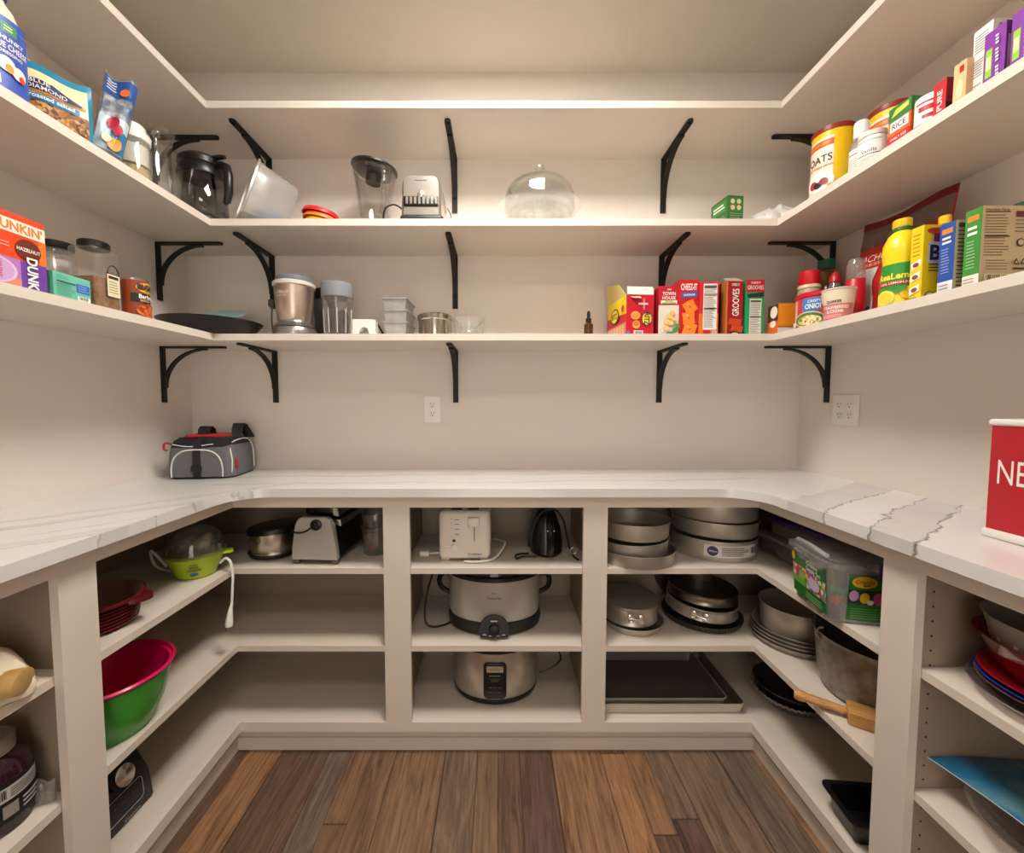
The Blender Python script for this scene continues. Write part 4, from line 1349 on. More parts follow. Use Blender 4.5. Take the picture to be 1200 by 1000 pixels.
# bullet blender upside down
t = thing('personal_blender', 'champagne-coloured personal blender with grey cap and silver base', 'blender', (-0.762, 1.597, T3))
SILV = mat('#a9a5a1', 0.3, 0.85)
MB().lathe([(0.072, 0), (0.076, 0.004), (0.077, 0.018), (0.07, 0.034), (0.058, 0.048), (0.056, 0.056)], SILV, 44).build('motor_base', t)
MB().lathe([(0.0715, 0.0325), (0.074, 0.034), (0.062, 0.049), (0.059, 0.05)], P_('#4a4c50', 0.35), 44, cap0=False, cap1=False).build('grey_band', t)
k = MB(); k.lathe([(0.055, 0.055), (0.0595, 0.062), (0.066, 0.12), (0.069, 0.182)], steel('#d6c3b4', 0.36, (1, 1, 1), 0.15), 44)
k.build('cup_body', t)
k = MB(); pr = cylprint(k, 0.0662, 0.135, 0.03, FACE - 0.25, 0.085, taper=0.05); pr.text('NUTRIBULLET', 0.5, 0.6, 0.009, P_('#ece4d8'), 0.055, 0.01); pr.rect(0.15, 0.15, 0.7, 0.22, P_('#ece4d8'), 12); k.build('lettering', t)
MB().lathe([(0.0695, 0.182), (0.0735, 0.184), (0.0735, 0.195), (0.07, 0.198)], P_('#cfc9c0', 0.35), 44).build('rim', t)
MB().lathe([(0.064, 0.197), (0.065, 0.2), (0.063, 0.215), (0.056, 0.221), (0.02, 0.222)], P_('#6c737c', 0.4), 44).build('cap', t)
k = cord([(-0.074, 0.01, 0.012), (-0.095, 0.02, 0.03), (-0.098, 0.02, 0.08), (-0.092, 0.015, 0.12)], 0.0028, P_('#5c5a58')); k.rbox(-0.103, 0.002, 0.115, -0.08, 0.028, 0.143, 0.005, P_('#46413c', 0.5), 3); k.build('power_cord', t)

# cup with grey lid
t = thing('blender_cup', 'clear plastic blender cup with a grey screw lid and dark blades inside', 'cup', (-0.600, 1.592, T3))
MB().shell([(0.043, 0), (0.046, 0.004), (0.054, 0.148)], 0.003, CLEARP, 40).build('cup_wall', t)
MB().lathe([(0.056, 0.142), (0.057, 0.145), (0.0565, 0.192), (0.052, 0.196)], P_('#868a8e', 0.45), 40).build('lid', t)
k = MB()
for i in range(10):
    a = 2 * pi * i / 10
    k.tube([(0.048 * cos(a), 0.048 * sin(a), 0.012), (0.0515 * cos(a), 0.0515 * sin(a), 0.1)], 0.0016, P_('#c9c6c2', 0.3), 6)
k.build('ribs', t)
MB().lathe([(0.03, 0.006), (0.036, 0.009), (0.038, 0.085), (0.034, 0.095), (0.02, 0.1)], glass('#8c8084', 0.1, 0.45, '#4a4044'), 32).build('inner_cup', t)

# two dark things behind
t = thing('black_mug', 'dark travel cup with a black handle standing behind the blender and the grey-lidded cup', 'cup', (-0.692, 1.712, T3), -0.3)
MB().lathe([(0.036, 0), (0.04, 0.004), (0.046, 0.16), (0.042, 0.165)], P_('#46403f', 0.4), 36).build('cup_body', t)
MB().lathe([(0.047, 0.163), (0.048, 0.166), (0.046, 0.185), (0.04, 0.205), (0.01, 0.208)], BLACK, 36).build('lid', t)
t = thing('adapter_cable', 'black coiled cable behind the white clip block', 'cable', (-0.515, 1.69, T3))
cord([(-0.03, 0.02, 0.004), (-0.045, 0.0, 0.05), (-0.02, -0.01, 0.078), (0.03, -0.01, 0.07), (0.055, -0.02, 0.04), (0.075, -0.03, 0.006), (0.10, -0.03, 0.005)], 0.004, BLACK).build('cable', t)
MB().rbox(0.085, -0.05, 0.0, 0.11, -0.015, 0.03, 0.004, BLACK, 3).build('plug', t)

# white block with an arched cut
k = MB()
pts = [(-0.043, 0), (-0.02, 0)] + [(-0.017 * cos(pi * i / 12), 0.012 + 0.02 * sin(pi * i / 12)) for i in range(13)] + [(0.02, 0), (0.043, 0), (0.041, 0.058), (0.03, 0.06), (-0.036, 0.06), (-0.041, 0.058)]
k.M = Matrix.Rotation(pi / 2, 4, 'X')
k.prism(pts, -0.02, 0.02, P_('#e2ddd6', 0.4))
o = k.build('clip_block', smooth=False); place(o, (-0.492, 1.575, T3), 0.05); tag(o, 'small white plastic block with an arched opening left of the mini loaf pans', 'clip')

# three small loaf pans, upside right and nested
def loafpan(z, lab, dx):
    k = MB()
    w0, w1, d0, d1, h = 0.034, 0.043, 0.062, 0.072, 0.052
    o_ = [[(sx * (w0 + (w1 - w0) * q) , sy * (d0 + (d1 - d0) * q), h * q) for sx, sy in ((-1, -1), (1, -1), (1, 1), (-1, 1))] for q in (0, 1)]
    rim = [[(sx * (w1 + e), sy * (d1 + e), h + dz) for sx, sy in ((-1, -1), (1, -1), (1, 1), (-1, 1))] for e, dz in ((0.004, 0), (0.004, 0.0035), (-0.0015, 0.0035))]
    inn = [[(sx * (w0 - 0.0015), sy * (d0 - 0.0015), 0.002) for sx, sy in ((-1, -1), (1, -1), (1, 1), (-1, 1))]]
    k.loft(o_ + rim + inn, steel('#b5b3b0', 0.5, (1, 1, 1), 0.2, 0.15, 0.5))
    o = k.build('loaf_pan', smooth=False); place(o, (-0.382 + dx, 1.648, T3 + z), 0.0)
    tag(o, lab, 'loaf pan', 'mini loaf pans')
loafpan(0, 'small grey metal loaf pan, lowest of the three stacked on the shelf', 0)
loafpan(0.0535 - 0.0105, 'small grey metal loaf pan, middle one of the three stacked', 0.001)
loafpan(0.0865, 'small grey metal loaf pan, topmost of the three stacked', -0.001)

# shiny steel tin
t = thing('steel_tin', 'round shiny steel tin with a lid beside the mini loaf pans', 'tin', (-0.242, 1.635, T3))
MB().lathe([(0.06, 0), (0.063, 0.003), (0.063, 0.07)], steel('#c9c3ba', 0.12, (1, 1, 1), 0.2), 48).build('tin_body', t)
MB().lathe([(0.064, 0.066), (0.0665, 0.068), (0.0665, 0.084), (0.062, 0.089), (0.03, 0.091)], steel('#cfc9c0', 0.1, (1, 1, 1), 0.2), 48).build('lid', t)
# glass bowl
t = thing('glass_jar', 'small thick clear glass bowl right of the steel tin', 'bowl', (-0.113, 1.628, T3))
MB().lathe([(0.05, 0), (0.056, 0.003), (0.055, 0.02), (0.058, 0.05), (0.062, 0.075), (0.059, 0.076), (0.05, 0.06), (0.033, 0.045), (0.032, 0.03), (0.04, 0.018), (0.001, 0.016)], glass('#fbfdfb', 0.02, 0.07), 44).build('bowl_wall', t)
# dropper bottle
t = thing('dropper_bottle', 'tiny amber dropper bottle with a black bulb standing alone', 'bottle', (0.336, 1.585, T3))
MB().lathe([(0.014, 0), (0.0165, 0.003), (0.0165, 0.045), (0.009, 0.054), (0.009, 0.057)], mat('#4a2a10', 0.15, 0, 0.6), 28).build('bottle_body', t)
MB().lathe([(0.0105, 0.055), (0.0105, 0.068), (0.006, 0.07), (0.0065, 0.08), (0.006, 0.09), (0.003, 0.096)], BLACK, 24).build('dropper_cap', t)

# ================================================================== cracker boxes
CRACK = P_('#e08a35', 0.5)
t = thing('cracker_box', 'open red cracker box with raised yellow flaps, leftmost of the cracker boxes', 'cracker box', (0.512, 1.665, T3), 0.085)
c = Carton(0.104, 0.20, 0.15, P_('#c3122a', 0.4), True)
pr = c.on('f')
pr.rect(0.28, 0.0, 0.62, 0.14, P_('#e6dcd8')); pr.bars(0.33, 0.03, 0.6, 0.12, INK, 9)
pr.rect(0.03, 0.0, 0.12, 0.12, P_('#3b7fc4'))
pr.ell(0.33, 0.5, 0.17, 0.10, P_('#e9b873')); pr.ell(0.33, 0.5, 0.15, 0.085, P_('#d8963f')); pr.ell(0.36, 0.28, 0.14, 0.1, P_('#e2a85a')); pr.ell(0.36, 0.3, 0.12, 0.06, P_('#c98434'))
pr.ell(0.74, 0.42, 0.2, 0.17, P_('#1c2f6b')); pr.ell(0.74, 0.42, 0.17, 0.145, P_('#e6c822')); pr.text('RITZ', 0.74, 0.42, 0.018, P_('#1b2440'), 0.045, 0.03, 'c', -pi / 2)
pr.lines(0.42, 0.66, 0.78, 0.9, 1, P_('#e8b8bc'), 0.2, 1); pr.text('CRACKERS', 0.62, 0.78, 0.007, P_('#efc7c9'), 0.04, 0.0, 'c', -pi / 2)
pr = c.on('l')
pr.poly([(0, 0.62), (1, 0.55), (1, 1), (0, 1)], YEL); pr.rect(0, 0, 1, 0.34, P_('#d98f6a'))
for q in range(6): pr.rect(0.05 + 0.155 * q, 0.0, 0.17 + 0.155 * q, 0.3, P_('#e9b48c'))
pr.ell(0.45, 0.6, 0.22, 0.2, P_('#20305f')); pr.ell(0.45, 0.6, 0.18, 0.16, YEL); pr.text('RITZ', 0.45, 0.6, 0.02, INK, 0.055, 0.03)
pr.ell(0.88, 0.7, 0.07, 0.09, P_('#d7262c'))
c.mb.build('carton', t, smooth=False)
INNER = P_('#b9ad9e', 0.8)
def flap(p, mo, mi_, lab=None):
    k = MB()
    a, b_, c_, d_ = [Vector(q) for q in p]
    n = (b_ - a).cross(d_ - a).normalized() * 0.0012
    k.add([a, b_, c_, d_], [(0, 1, 2, 3)], mo)
    k.add([a + n, b_ + n, c_ + n, d_ + n], [(3, 2, 1, 0)], mi_)
    for u, v in ((a, b_), (b_, c_), (c_, d_), (d_, a)): k.add([u, v, v + n, u + n], [(3, 2, 1, 0)], mi_)
    return k.build('flap', t, smooth=False)
flap(((-0.05, -0.1, 0.151), (0.05, -0.1, 0.151), (0.064, -0.06, 0.19), (-0.035, -0.06, 0.19)), P_('#d8cfc2', 0.7), P_('#d8cfc2', 0.7))
flap(((-0.0515, 0.099, 0.151), (-0.0515, -0.098, 0.151), (-0.062, -0.05, 0.198), (-0.068, 0.07, 0.225)), YEL, P_('#d8c27a', 0.7))
flap(((0.0515, -0.098, 0.151), (0.0515, 0.099, 0.151), (0.066, 0.07, 0.186), (0.066, -0.07, 0.186)), INNER, P_('#c3122a'))
flap(((-0.049, -0.085, 0.153), (0.0, -0.09, 0.153), (0.0, -0.112, 0.136), (-0.03, -0.112, 0.136)), INNER, INNER)

c = Carton(0.074, 0.17, 0.183, P_('#b9142b', 0.4))
pr = c.on('f'); pr.rect(0, 0, 1, 0.62, P_('#d9cfc0')); pr.text('TOWN', 0.5, 0.85, 0.012, WHT, 0.048, 0.01).text('HOUSE', 0.5, 0.765, 0.011, WHT, 0.048, 0.01); pr.ell(0.5, 0.93, 0.12, 0.02, TAN)
pr.rect(0.1, 0.645, 0.9, 0.715, P_('#e6dfc2')); pr.rect(0.15, 0.65, 0.85, 0.672, P_('#8fae3a')); pr.text('ORIGINAL', 0.5, 0.695, 0.005, P_('#4a3a20'), 0.03)
for x, y, q in ((0.55, 0.40, 0.16), (0.66, 0.46, 0.13), (0.42, 0.28, 0.17), (0.6, 0.27, 0.15), (0.35, 0.16, 0.15), (0.72, 0.34, 0.12)):
    pr.ell(x, y, q, q * 0.36, P_('#e0b060')); pr.ell(x, y + 0.006, q * 0.8, q * 0.28, P_('#eac37c'))
pr.ell(0.8, 0.12, 0.16, 0.05, P_('#4f7f35'), 14, 0.5); pr.ell(0.9, 0.2, 0.1, 0.06, P_('#5c8a3a'), 14, 1.0); pr.ell(0.55, 0.06, 0.2, 0.03, P_('#6a8f45'))
pr.lines(0.08, 0.02, 0.45, 0.08, 2, GREY, 0.3, 3)
c.done('cracker_box', 'red and cream cracker box, second from the left', 'cracker box', (0.629, 1.655, T3), -0.02)

c = Carton(0.07, 0.16, 0.205, P_('#c2141f', 0.4))
pr = c.on('f'); pr.text('CHEEZ-IT', 0.5, 0.875, 0.022, WHT, 0.058, 0.02); pr.poly([(0.12, 0.68), (0.92, 0.70), (0.92, 0.79), (0.12, 0.77)], P_('#2c5aa6')); pr.text('CHEDDAR', 0.52, 0.735, 0.007, WHT, 0.042, 0.01, 'c', 0.05)
for x, y, q, a in ((0.56, 0.52, 0.36, 0.5), (0.5, 0.32, 0.36, 0.1), (0.55, 0.12, 0.38, -0.25)):
    cs, sn = cos(a), sin(a)
    q1, q2 = q, q * 0.34
    pts = []
    for ex, ey in ((-1, -0.9), (0, -1.0), (1, -0.9), (0.92, 0), (1, 0.9), (0, 1.0), (-1, 0.9), (-0.92, 0)):
        px, py = ex * q * 0.07 * 0.9, ey * q * 0.07 * 0.9
        pts.append((x + (px * cs - py * sn) / 0.07, y + (px * sn + py * cs) / 0.205))
    pr.poly(pts, P_('#e9822a')); pr.ell(x, y, 0.05, 0.017, P_('#b85312'))
    pr.ell(x - 0.1, y + 0.05, 0.09, 0.02, P_('#f2a24c'))
c.done('cracker_box', 'red box with big orange square crackers on it', 'cracker box', (0.702, 1.648, T3), -0.03)

c = Carton(0.07, 0.16, 0.196, P_('#cf1f30', 0.4))
pr = c.on('f'); pr.rect(0, 0, 1, 0.42, P_('#dd6a20')); nutrition(pr, 0.22, 0.12, 0.92, 0.97, P_('#e8e2dc'), P_('#55504c'), 26, 5); pr.rect(0.25, 0.04, 0.6, 0.11, RED); pr.rect(0.7, 0.03, 0.9, 0.1, WHT); pr.bars(0.72, 0.035, 0.88, 0.095, INK, 7)
pr.rect(0.24, 0.5, 0.9, 0.515, INK); pr.rect(0.24, 0.76, 0.9, 0.775, INK)
c.done('cracker_box', 'red cracker box turned to show its nutrition panel', 'cracker box', (0.777, 1.645, T3), -0.07)

t = thing('cracker_box', 'opened dark red cracker box with vertical white lettering and loose top flaps', 'cracker box', (0.866, 1.645, T3), 0.03)
c = Carton(0.064, 0.15, 0.2, P_('#9d1420', 0.4), True)
pr = c.on('f'); pr.rect(0, 0, 0.1, 1, P_('#c9792a')); pr.text('CHEEZ-IT', 0.55, 0.94, 0.009, WHT, 0.03, 0.01); pr.text('GROOVES', 0.57, 0.62, 0.024, WHT, 0.098, 0.01, 'c', pi / 2)
for x, y in ((0.35, 0.27), (0.7, 0.26), (0.5, 0.15), (0.8, 0.13)): pr.poly([(x - 0.22, y - 0.05), (x + 0.16, y - 0.06), (x + 0.24, y + 0.05), (x - 0.14, y + 0.06)], P_('#c5461a'))
pr.poly([(0.1, 0), (1, 0), (1, 0.06), (0.5, 0.10), (0.1, 0.05)], P_('#2c2218')); pr.ell(0.55, 0.04, 0.2, 0.03, P_('#d9c9a8'))
pr = c.on('l'); pr.rect(0, 0, 1, 1, P_('#4a1c14')); pr.rect(0.8, 0, 1, 1, P_('#b06a2c')); pr.lines(0.1, 0.1, 0.75, 0.8, 9, P_('#7d4a32'), 0.35, 6)
c.mb.build('carton', t, smooth=False)
flap(((-0.031, -0.075, 0.2012), (0.031, -0.075, 0.2012), (0.022, -0.04, 0.222), (-0.03, -0.045, 0.218)), P_('#6d2a1c'), CARD)
flap(((0.0322, -0.07, 0.2012), (0.0322, 0.07, 0.2012), (0.035, 0.05, 0.212), (0.035, -0.05, 0.212)), CARD, P_('#6d2a1c'))

c = Carton(0.066, 0.14, 0.206, P_('#1f9a5a', 0.4))
pr = c.on('f'); pr.rect(0, 0.78, 1, 1, P_('#b3142a')); pr.text('CHEEZ-IT', 0.52, 0.945, 0.007, WHT, 0.034, 0.01); pr.text('GROOVES', 0.5, 0.86, 0.014, P_('#dfe9dc'), 0.058, 0.01); pr.poly([(0.05, 0.74), (0.95, 0.78), (0.95, 0.70), (0.1, 0.68)], P_('#14341f'))
nutrition(pr, 0.2, 0.02, 0.85, 0.66, P_('#dcdcd4'), P_('#55534c'), 18, 8); pr.rect(0.22, 0.33, 0.83, 0.345, INK)
c.done('cracker_box', 'green and red cracker box with a nutrition panel, rightmost of the cracker boxes', 'cracker box', (0.944, 1.638, T3), -0.02)

# ================================================================== lowest wall shelf, right
c = Carton(0.062, 0.062, 0.105, P_('#df8a1e'))
pr = c.on('f'); pr.rect(0, 0, 1, 0.2, P_('#cfd0cc')); pr.rect(0, 0.2, 1, 0.26, P_('#b56a14'))
pr = c.on('l'); pr.rect(0, 0, 1, 0.45, P_('#d9682a')); pr.rect(0, 0.45, 1, 1, P_('#5a2a20')); pr.ell(0.6, 0.75, 0.35, 0.2, P_('#f0e7d8')); pr.ell(0.55, 0.35, 0.3, 0.12, P_('#efe0c4'))
c.done('cocoa_box', 'small orange box with a dark brown side at the shelf corner', 'box', (1.022, 1.535, T3), -0.06)

t = thing('onion_canister', 'squat red canister of crispy onions with a red lid', 'canister', (1.042, 1.392, T3), -pi / 2 + 0.6)
MB().lathe([(0.056, 0), (0.0575, 0.002), (0.0575, 0.095)], P_('#c71f2a', 0.4), 44).build('tube', t)
MB().lathe([(0.058, 0.093), (0.0605, 0.095), (0.0605, 0.106), (0.055, 0.109)], P_('#c9152a', 0.35), 44).build('lid', t)
k = MB(); pr = cylprint(k, 0.0576, 0.004, 0.088, FACE - 0.25, 0.2)
grid(pr, 0.1, 0, 0.9, 1, P_('#c63a40'), 20, 1); grid(pr, 0.12, 0.2, 0.35, 0.95, P_('#e8b0a0'), 8, 1); grid(pr, 0.46, 0.5, 0.86, 0.96, P_('#2a7fc2'), 12, 1)
pr.text('CRISPY', 0.62, 0.84, 0.008, WHT, 0.035, 0.01).text('ONIONS', 0.64, 0.66, 0.015, WHT, 0.055, 0.02)
pr.ell(0.55, 0.2, 0.22, 0.28, P_('#e6ddc8')); pr.ell(0.55, 0.2, 0.2, 0.24, P_('#3e7a3c')); pr.ell(0.56, 0.16, 0.16, 0.18, mottled('green_beans', ['#d9a441', '#5d8a3a', '#efd9a4'], 130, 0.5, 2, True)); grid(pr, 0.1, 0, 0.36, 0.16, WHT, 8, 1)
k.build('label', t)

t = thing('spice_bottle', 'bottle with a tall red cap showing above the onion canister', 'bottle', (1.128, 1.552, T3))
MB().lathe([(0.033, 0), (0.036, 0.003), (0.036, 0.15), (0.033, 0.165)], P_('#b9a789', 0.4), 32).build('bottle_body', t)
MB().lathe([(0.034, 0.165), (0.0365, 0.167), (0.0345, 0.178)], P_('#e2cfa8', 0.4), 32).build('seal_ring', t)
MB().lathe([(0.033, 0.178), (0.034, 0.18), (0.032, 0.226), (0.028, 0.229)], P_('#cc1626', 0.35), 32).build('cap', t)

t = thing('oil_jug', 'cooking oil jug with a green cap in the right corner of the lowest shelf', 'bottle', (1.222, 1.60, T3))
MB().lathe([(0.05, 0), (0.054, 0.004), (0.055, 0.1), (0.056, 0.18), (0.046, 0.225), (0.028, 0.245), (0.022, 0.25), (0.022, 0.258)], glass('#d8c98a', 0.05, 0.35, '#b5a35a'), 40).build('bottle_body', t)
MB().lathe([(0.025, 0.252), (0.027, 0.254), (0.026, 0.282), (0.022, 0.285)], P_('#1d6b52', 0.4), 30).build('cap', t)

t = thing('oatmeal_cup', 'pink and cream instant oatmeal cup in front of the red canister', 'cup', (1.022, 1.283, T3), -pi / 2 + 0.68)
MB().lathe([(0.031, 0), (0.033, 0.002), (0.041, 0.088), (0.043, 0.09), (0.043, 0.093), (0.04, 0.0935)], P_('#e0d2bd', 0.45), 40).build('cup_body', t)
k = MB(); pr = cylprint(k, 0.0331, 0.002, 0.082, FACE, 0.09, taper=0.1)
grid(pr, 0, 0, 1, 0.55, P_('#d87f80'), 18, 4); grid(pr, 0, 0.55, 1, 0.98, P_('#e2d3ba'), 18, 4); pr.text('QUAKER', 0.48, 0.63, 0.007, INK, 0.032, 0.03)
pr.text('STRAWBERRIES', 0.5, 0.42, 0.008, WHT, 0.058, 0.02).text('& CREAM', 0.5, 0.28, 0.008, WHT, 0.034, 0.02); pr.ell(0.1, 0.5, 0.09, 0.2, P_('#c8303a')); pr.lines(0.2, 0.06, 0.8, 0.18, 2, P_('#f0c8c0'), 0.3, 2, nx=8)
k.build('label', t)

t = thing('seasoning_bottle', 'clear-topped red seasoning bottle left of the nacho chip bag', 'bottle', (1.106, 1.325, T3), -pi / 2 + 0.7)
MB().lathe([(0.022, 0), (0.0245, 0.003), (0.0245, 0.03)], P_('#dba27a', 0.4), 28).build('base_label', t)
MB().lathe([(0.0245, 0.03), (0.0248, 0.033), (0.0248, 0.132), (0.023, 0.135)], P_('#c4142a', 0.35), 28).build('bottle_body', t)
MB().lathe([(0.024, 0.135), (0.0245, 0.137), (0.0235, 0.18), (0.018, 0.196), (0.008, 0.2)], glass('#f6f2f0', 0.08, 0.3, '#d8d0cc'), 28).build('cap', t)
t = thing('pepper_bottle', 'small glass bottle with a pointed red cap between the oil jug and the seasoning bottle', 'bottle', (1.150, 1.462, T3), -pi / 2 + 0.7)
MB().shell([(0.02, 0), (0.022, 0.003), (0.022, 0.13), (0.016, 0.155), (0.014, 0.165)], 0.002, glass('#e9e6e6', 0.05, 0.3, '#c9c4c4'), 26).build('bottle_body', t)
MB().lathe([(0.016, 0.164), (0.0175, 0.166), (0.016, 0.185), (0.006, 0.2)], P_('#b0141f', 0.35), 26).build('cap', t)

# chip bag
t = thing('chip_bag', 'big red nacho chip bag with a grey zip top standing at the back', 'chip bag', (1.19, 1.285, T3), -pi / 2 + 0.06)
CB = mat('#b02420', 0.28, 0, 0.6)
k = MB(); fn = pouch(k, 0.27, 0.335, 0.085, CB, 12, 0.006, 26, 28, 0.12, 0.03, 0.004); k.build('pouch', t)
k = MB(); pr = Print(k, fn, 0.27, 0.335, 0.0012)
grid(pr, 0.01, 0.74, 0.99, 0.93, glass('#d8d2cc', 0.2, 0.6, '#9b938c'), 16, 6); grid(pr, 0.0, 0.93, 1.0, 0.995, P_('#6a1416', 0.3), 16, 3)
grid(pr, 0.09, 0.09, 0.40, 0.52, P_('#d0c8c2', 0.4), 10, 10); pr.lines(0.11, 0.12, 0.30, 0.5, 11, GREY, 0.25, 4, nx=6); grid(pr, 0.0, 0.0, 1.0, 0.05, P_('#cfcac4'), 16, 2)
pr.text('NACHO', 0.29, 0.62, 0.022, P_('#efd9cc'), 0.1, 0.0).text('CHEESE', 0.27, 0.555, 0.009, P_('#e8b7a6'), 0.09, 0.0)
pr.ell(0.37, 0.13, 0.03, 0.03, P_('#2a5fae'))
k.build('printed_panel', t)

def lemon(label, loc, s=1.0, rz=0):
    t = thing('lemon_juice_bottle', label, 'bottle', loc, rz)
    t.scale = (s, s, 1)
    MB().lathe([(0.034, 0), (0.038, 0.004), (0.039, 0.04), (0.036, 0.085), (0.034, 0.11), (0.037, 0.135), (0.036, 0.165), (0.026, 0.188), (0.017, 0.197), (0.016, 0.2)], P_('#ecd51c', 0.3), 40).build('bottle_body', t)
    MB().lathe([(0.0168, 0.197), (0.019, 0.199), (0.0185, 0.207)], P_('#166a3c', 0.35), 30).build('neck_ring', t)
    MB().lathe([(0.0185, 0.207), (0.0195, 0.209), (0.0195, 0.226), (0.017, 0.228)], P_('#f0c81a', 0.35), 30).build('cap', t)
    return t
t = lemon('yellow lemon juice bottle with a green label in front of the chip bag', (1.048, 1.118, T3), 1.0, -pi / 2 + 0.7)
k = MB(); pr = Print(k, lambda s, u, h: Vector(((max(0.0352, 0.0393 - 0.062 * max(0, u - 0.036)) + h) * cos(FACE + (s - 0.055) / 0.0385), (max(0.0352, 0.0393 - 0.062 * max(0, u - 0.036)) + h) * sin(FACE + (s - 0.055) / 0.0385), 0.006 + u)), 0.11, 0.115, 0.0006)
grid(pr, 0, 0.3, 1, 0.92, P_('#2f8f32', 0.35), 22, 10); grid(pr, 0, 0, 1, 0.3, P_('#ead84a', 0.35), 22, 6); grid(pr, 0.02, 0.44, 0.98, 0.53, P_('#b3271e'), 22, 2)
pr.text('ReaLemon', 0.5, 0.64, 0.015, P_('#f2e13a'), 0.085, 0.03).text('100% LEMON JUICE', 0.5, 0.485, 0.005, WHT, 0.07, 0.01)
pr.ell(0.3, 0.18, 0.17, 0.16, P_('#f0e36a')); pr.ell(0.3, 0.18, 0.13, 0.12, P_('#e6cf3a')); pr.ell(0.72, 0.24, 0.17, 0.14, P_('#f2c928')); pr.ell(0.55, 0.32, 0.12, 0.06, P_('#3f8f3a'), 14, 0.4)
k.build('label', t)
lemon('second juice bottle, only its yellow cap showing behind the yellow baking mix box', (1.135, 1.096, T3 - 0.0), 0.62)

c = Carton(0.030, 0.12, 0.182, P_('#f0cf1a', 0.4))
pr = c.on('f'); pr.lines(0.15, 0.6, 0.8, 0.92, 6, P_('#a3842a'), 0.3, 3)
for y in (0.5, 0.34, 0.17): pr.poly([(0.1, y - 0.06), (0.9, y - 0.02), (0.9, y + 0.07), (0.1, y + 0.03)], WHT); pr.ell(0.5, y, 0.26, 0.03, P_('#8a4a22'))
pr.lines(0.1, 0.02, 0.9, 0.08, 2, INK, 0.3, 2)
pr = c.on('r'); pr.rect(0.1, 0.5, 1, 0.78, P_('#d6d4dc')); pr.rect(0.2, 0.78, 1, 0.9, P_('#6a2a78')); pr.text('B', 0.24, 0.64, 0.034, P_('#23244a'), None, 0.03); pr.ell(0.25, 0.92, 0.2, 0.04, P_('#b8232c')); pr.ell(0.16, 0.08, 0.1, 0.05, INK); pr.ell(0.16, 0.08, 0.08, 0.04, P_('#e9dca0')); pr.ell(0.6, 0.25, 0.34, 0.14, P_('#d9a92a')); pr.lines(0.1, 0.38, 0.5, 0.5, 3, INK, 0.3, 4)
c.done('baking_mix_box', 'yellow baking mix box right of the lemon juice bottle', 'box', (1.083, 1.050, T3), -pi / 2)

c = Carton(0.033, 0.095, 0.164, P_('#2450a6', 0.4))
pr = c.on('f'); pr.rect(0, 0, 1, 0.2, P_('#e4e4e4')); pr.rect(0.15, 0.85, 0.85, 0.92, P_('#d98a3a')); pr.lines(0.2, 0.70, 0.8, 0.82, 2, WHT, 0.5, 1, 0.1); pr.lines(0.2, 0.3, 0.75, 0.66, 9, P_('#9fb6e2'), 0.3, 4); pr.lines(0.1, 0.03, 0.9, 0.17, 3, GREY, 0.3, 5)
pr = c.on('r'); nutrition(pr, 0, 0, 1, 1, P_('#d9c7a4'), P_('#5a4a34'), 16, 3)
c.done('cracker_box', 'narrow dark blue box between the yellow and the green box', 'box', (1.072, 0.982, T3), -pi / 2)

c = Carton(0.032, 0.105, 0.17, P_('#3d8f3a', 0.4))
pr = c.on('f'); pr.rect(0, 0, 1, 0.18, P_('#e6e4da')); pr.rect(0.15, 0.85, 0.85, 0.92, P_('#d98a3a')); pr.lines(0.2, 0.66, 0.8, 0.8, 2, WHT, 0.5, 1, 0.1); pr.lines(0.2, 0.25, 0.75, 0.62, 9, P_('#a8d09a'), 0.3, 4); pr.lines(0.1, 0.03, 0.9, 0.15, 3, GREY, 0.3, 5)
pr = c.on('r'); pr.rect(0, 0, 1, 1, P_('#c6ae88')); pr.text('Nutrition Facts', 0.3, 0.955, 0.005, INK, 0.05); pr.rect(0.05, 0.92, 0.56, 0.932, INK); pr.lines(0.05, 0.38, 0.56, 0.9, 15, P_('#6a5638'), 0.28, 2); pr.rect(0.05, 0.62, 0.56, 0.632, INK); pr.rect(0.66, 0.86, 0.92, 0.93, P_('#6a2c24')); pr.ell(0.78, 0.55, 0.08, 0.05, INK); pr.ell(0.78, 0.55, 0.06, 0.037, P_('#c6ae88')); pr.lines(0.64, 0.66, 0.94, 0.84, 4, P_('#6a5638'), 0.25, 6)
for x in (0.7, 0.83): pr.poly([(x - 0.06, 0.28), (x + 0.06, 0.28), (x, 0.36)], INK); pr.poly([(x - 0.025, 0.295), (x + 0.025, 0.295), (x, 0.335)], P_('#c6ae88'))
pr.lines(0.62, 0.2, 0.94, 0.25, 1, INK, 0.5, 7); pr.rect(0.05, 0.04, 0.55, 0.16, P_('#e0d0b0')); pr.bars(0.08, 0.05, 0.52, 0.15, INK, 13); pr.lines(0.05, 0.2, 0.55, 0.34, 4, P_('#6a5638'), 0.25, 9)
c.done('rice_box', 'green fronted box with a tan nutrition side, last full box on the right', 'box', (1.075, 0.928, T3), -pi / 2)

t = thing('sauce_bottle', 'dark green capped bottle peeking from behind the tan box at the right edge', 'bottle', (1.175, 0.97, T3))
MB().lathe([(0.018, 0), (0.02, 0.003), (0.02, 0.13), (0.012, 0.17)], P_('#8c2f4a', 0.3), 26).build('bottle_body', t)
MB().lathe([(0.0125, 0.17), (0.0145, 0.172), (0.0145, 0.2), (0.012, 0.202)], P_('#1b4a30', 0.4), 26).build('cap', t)

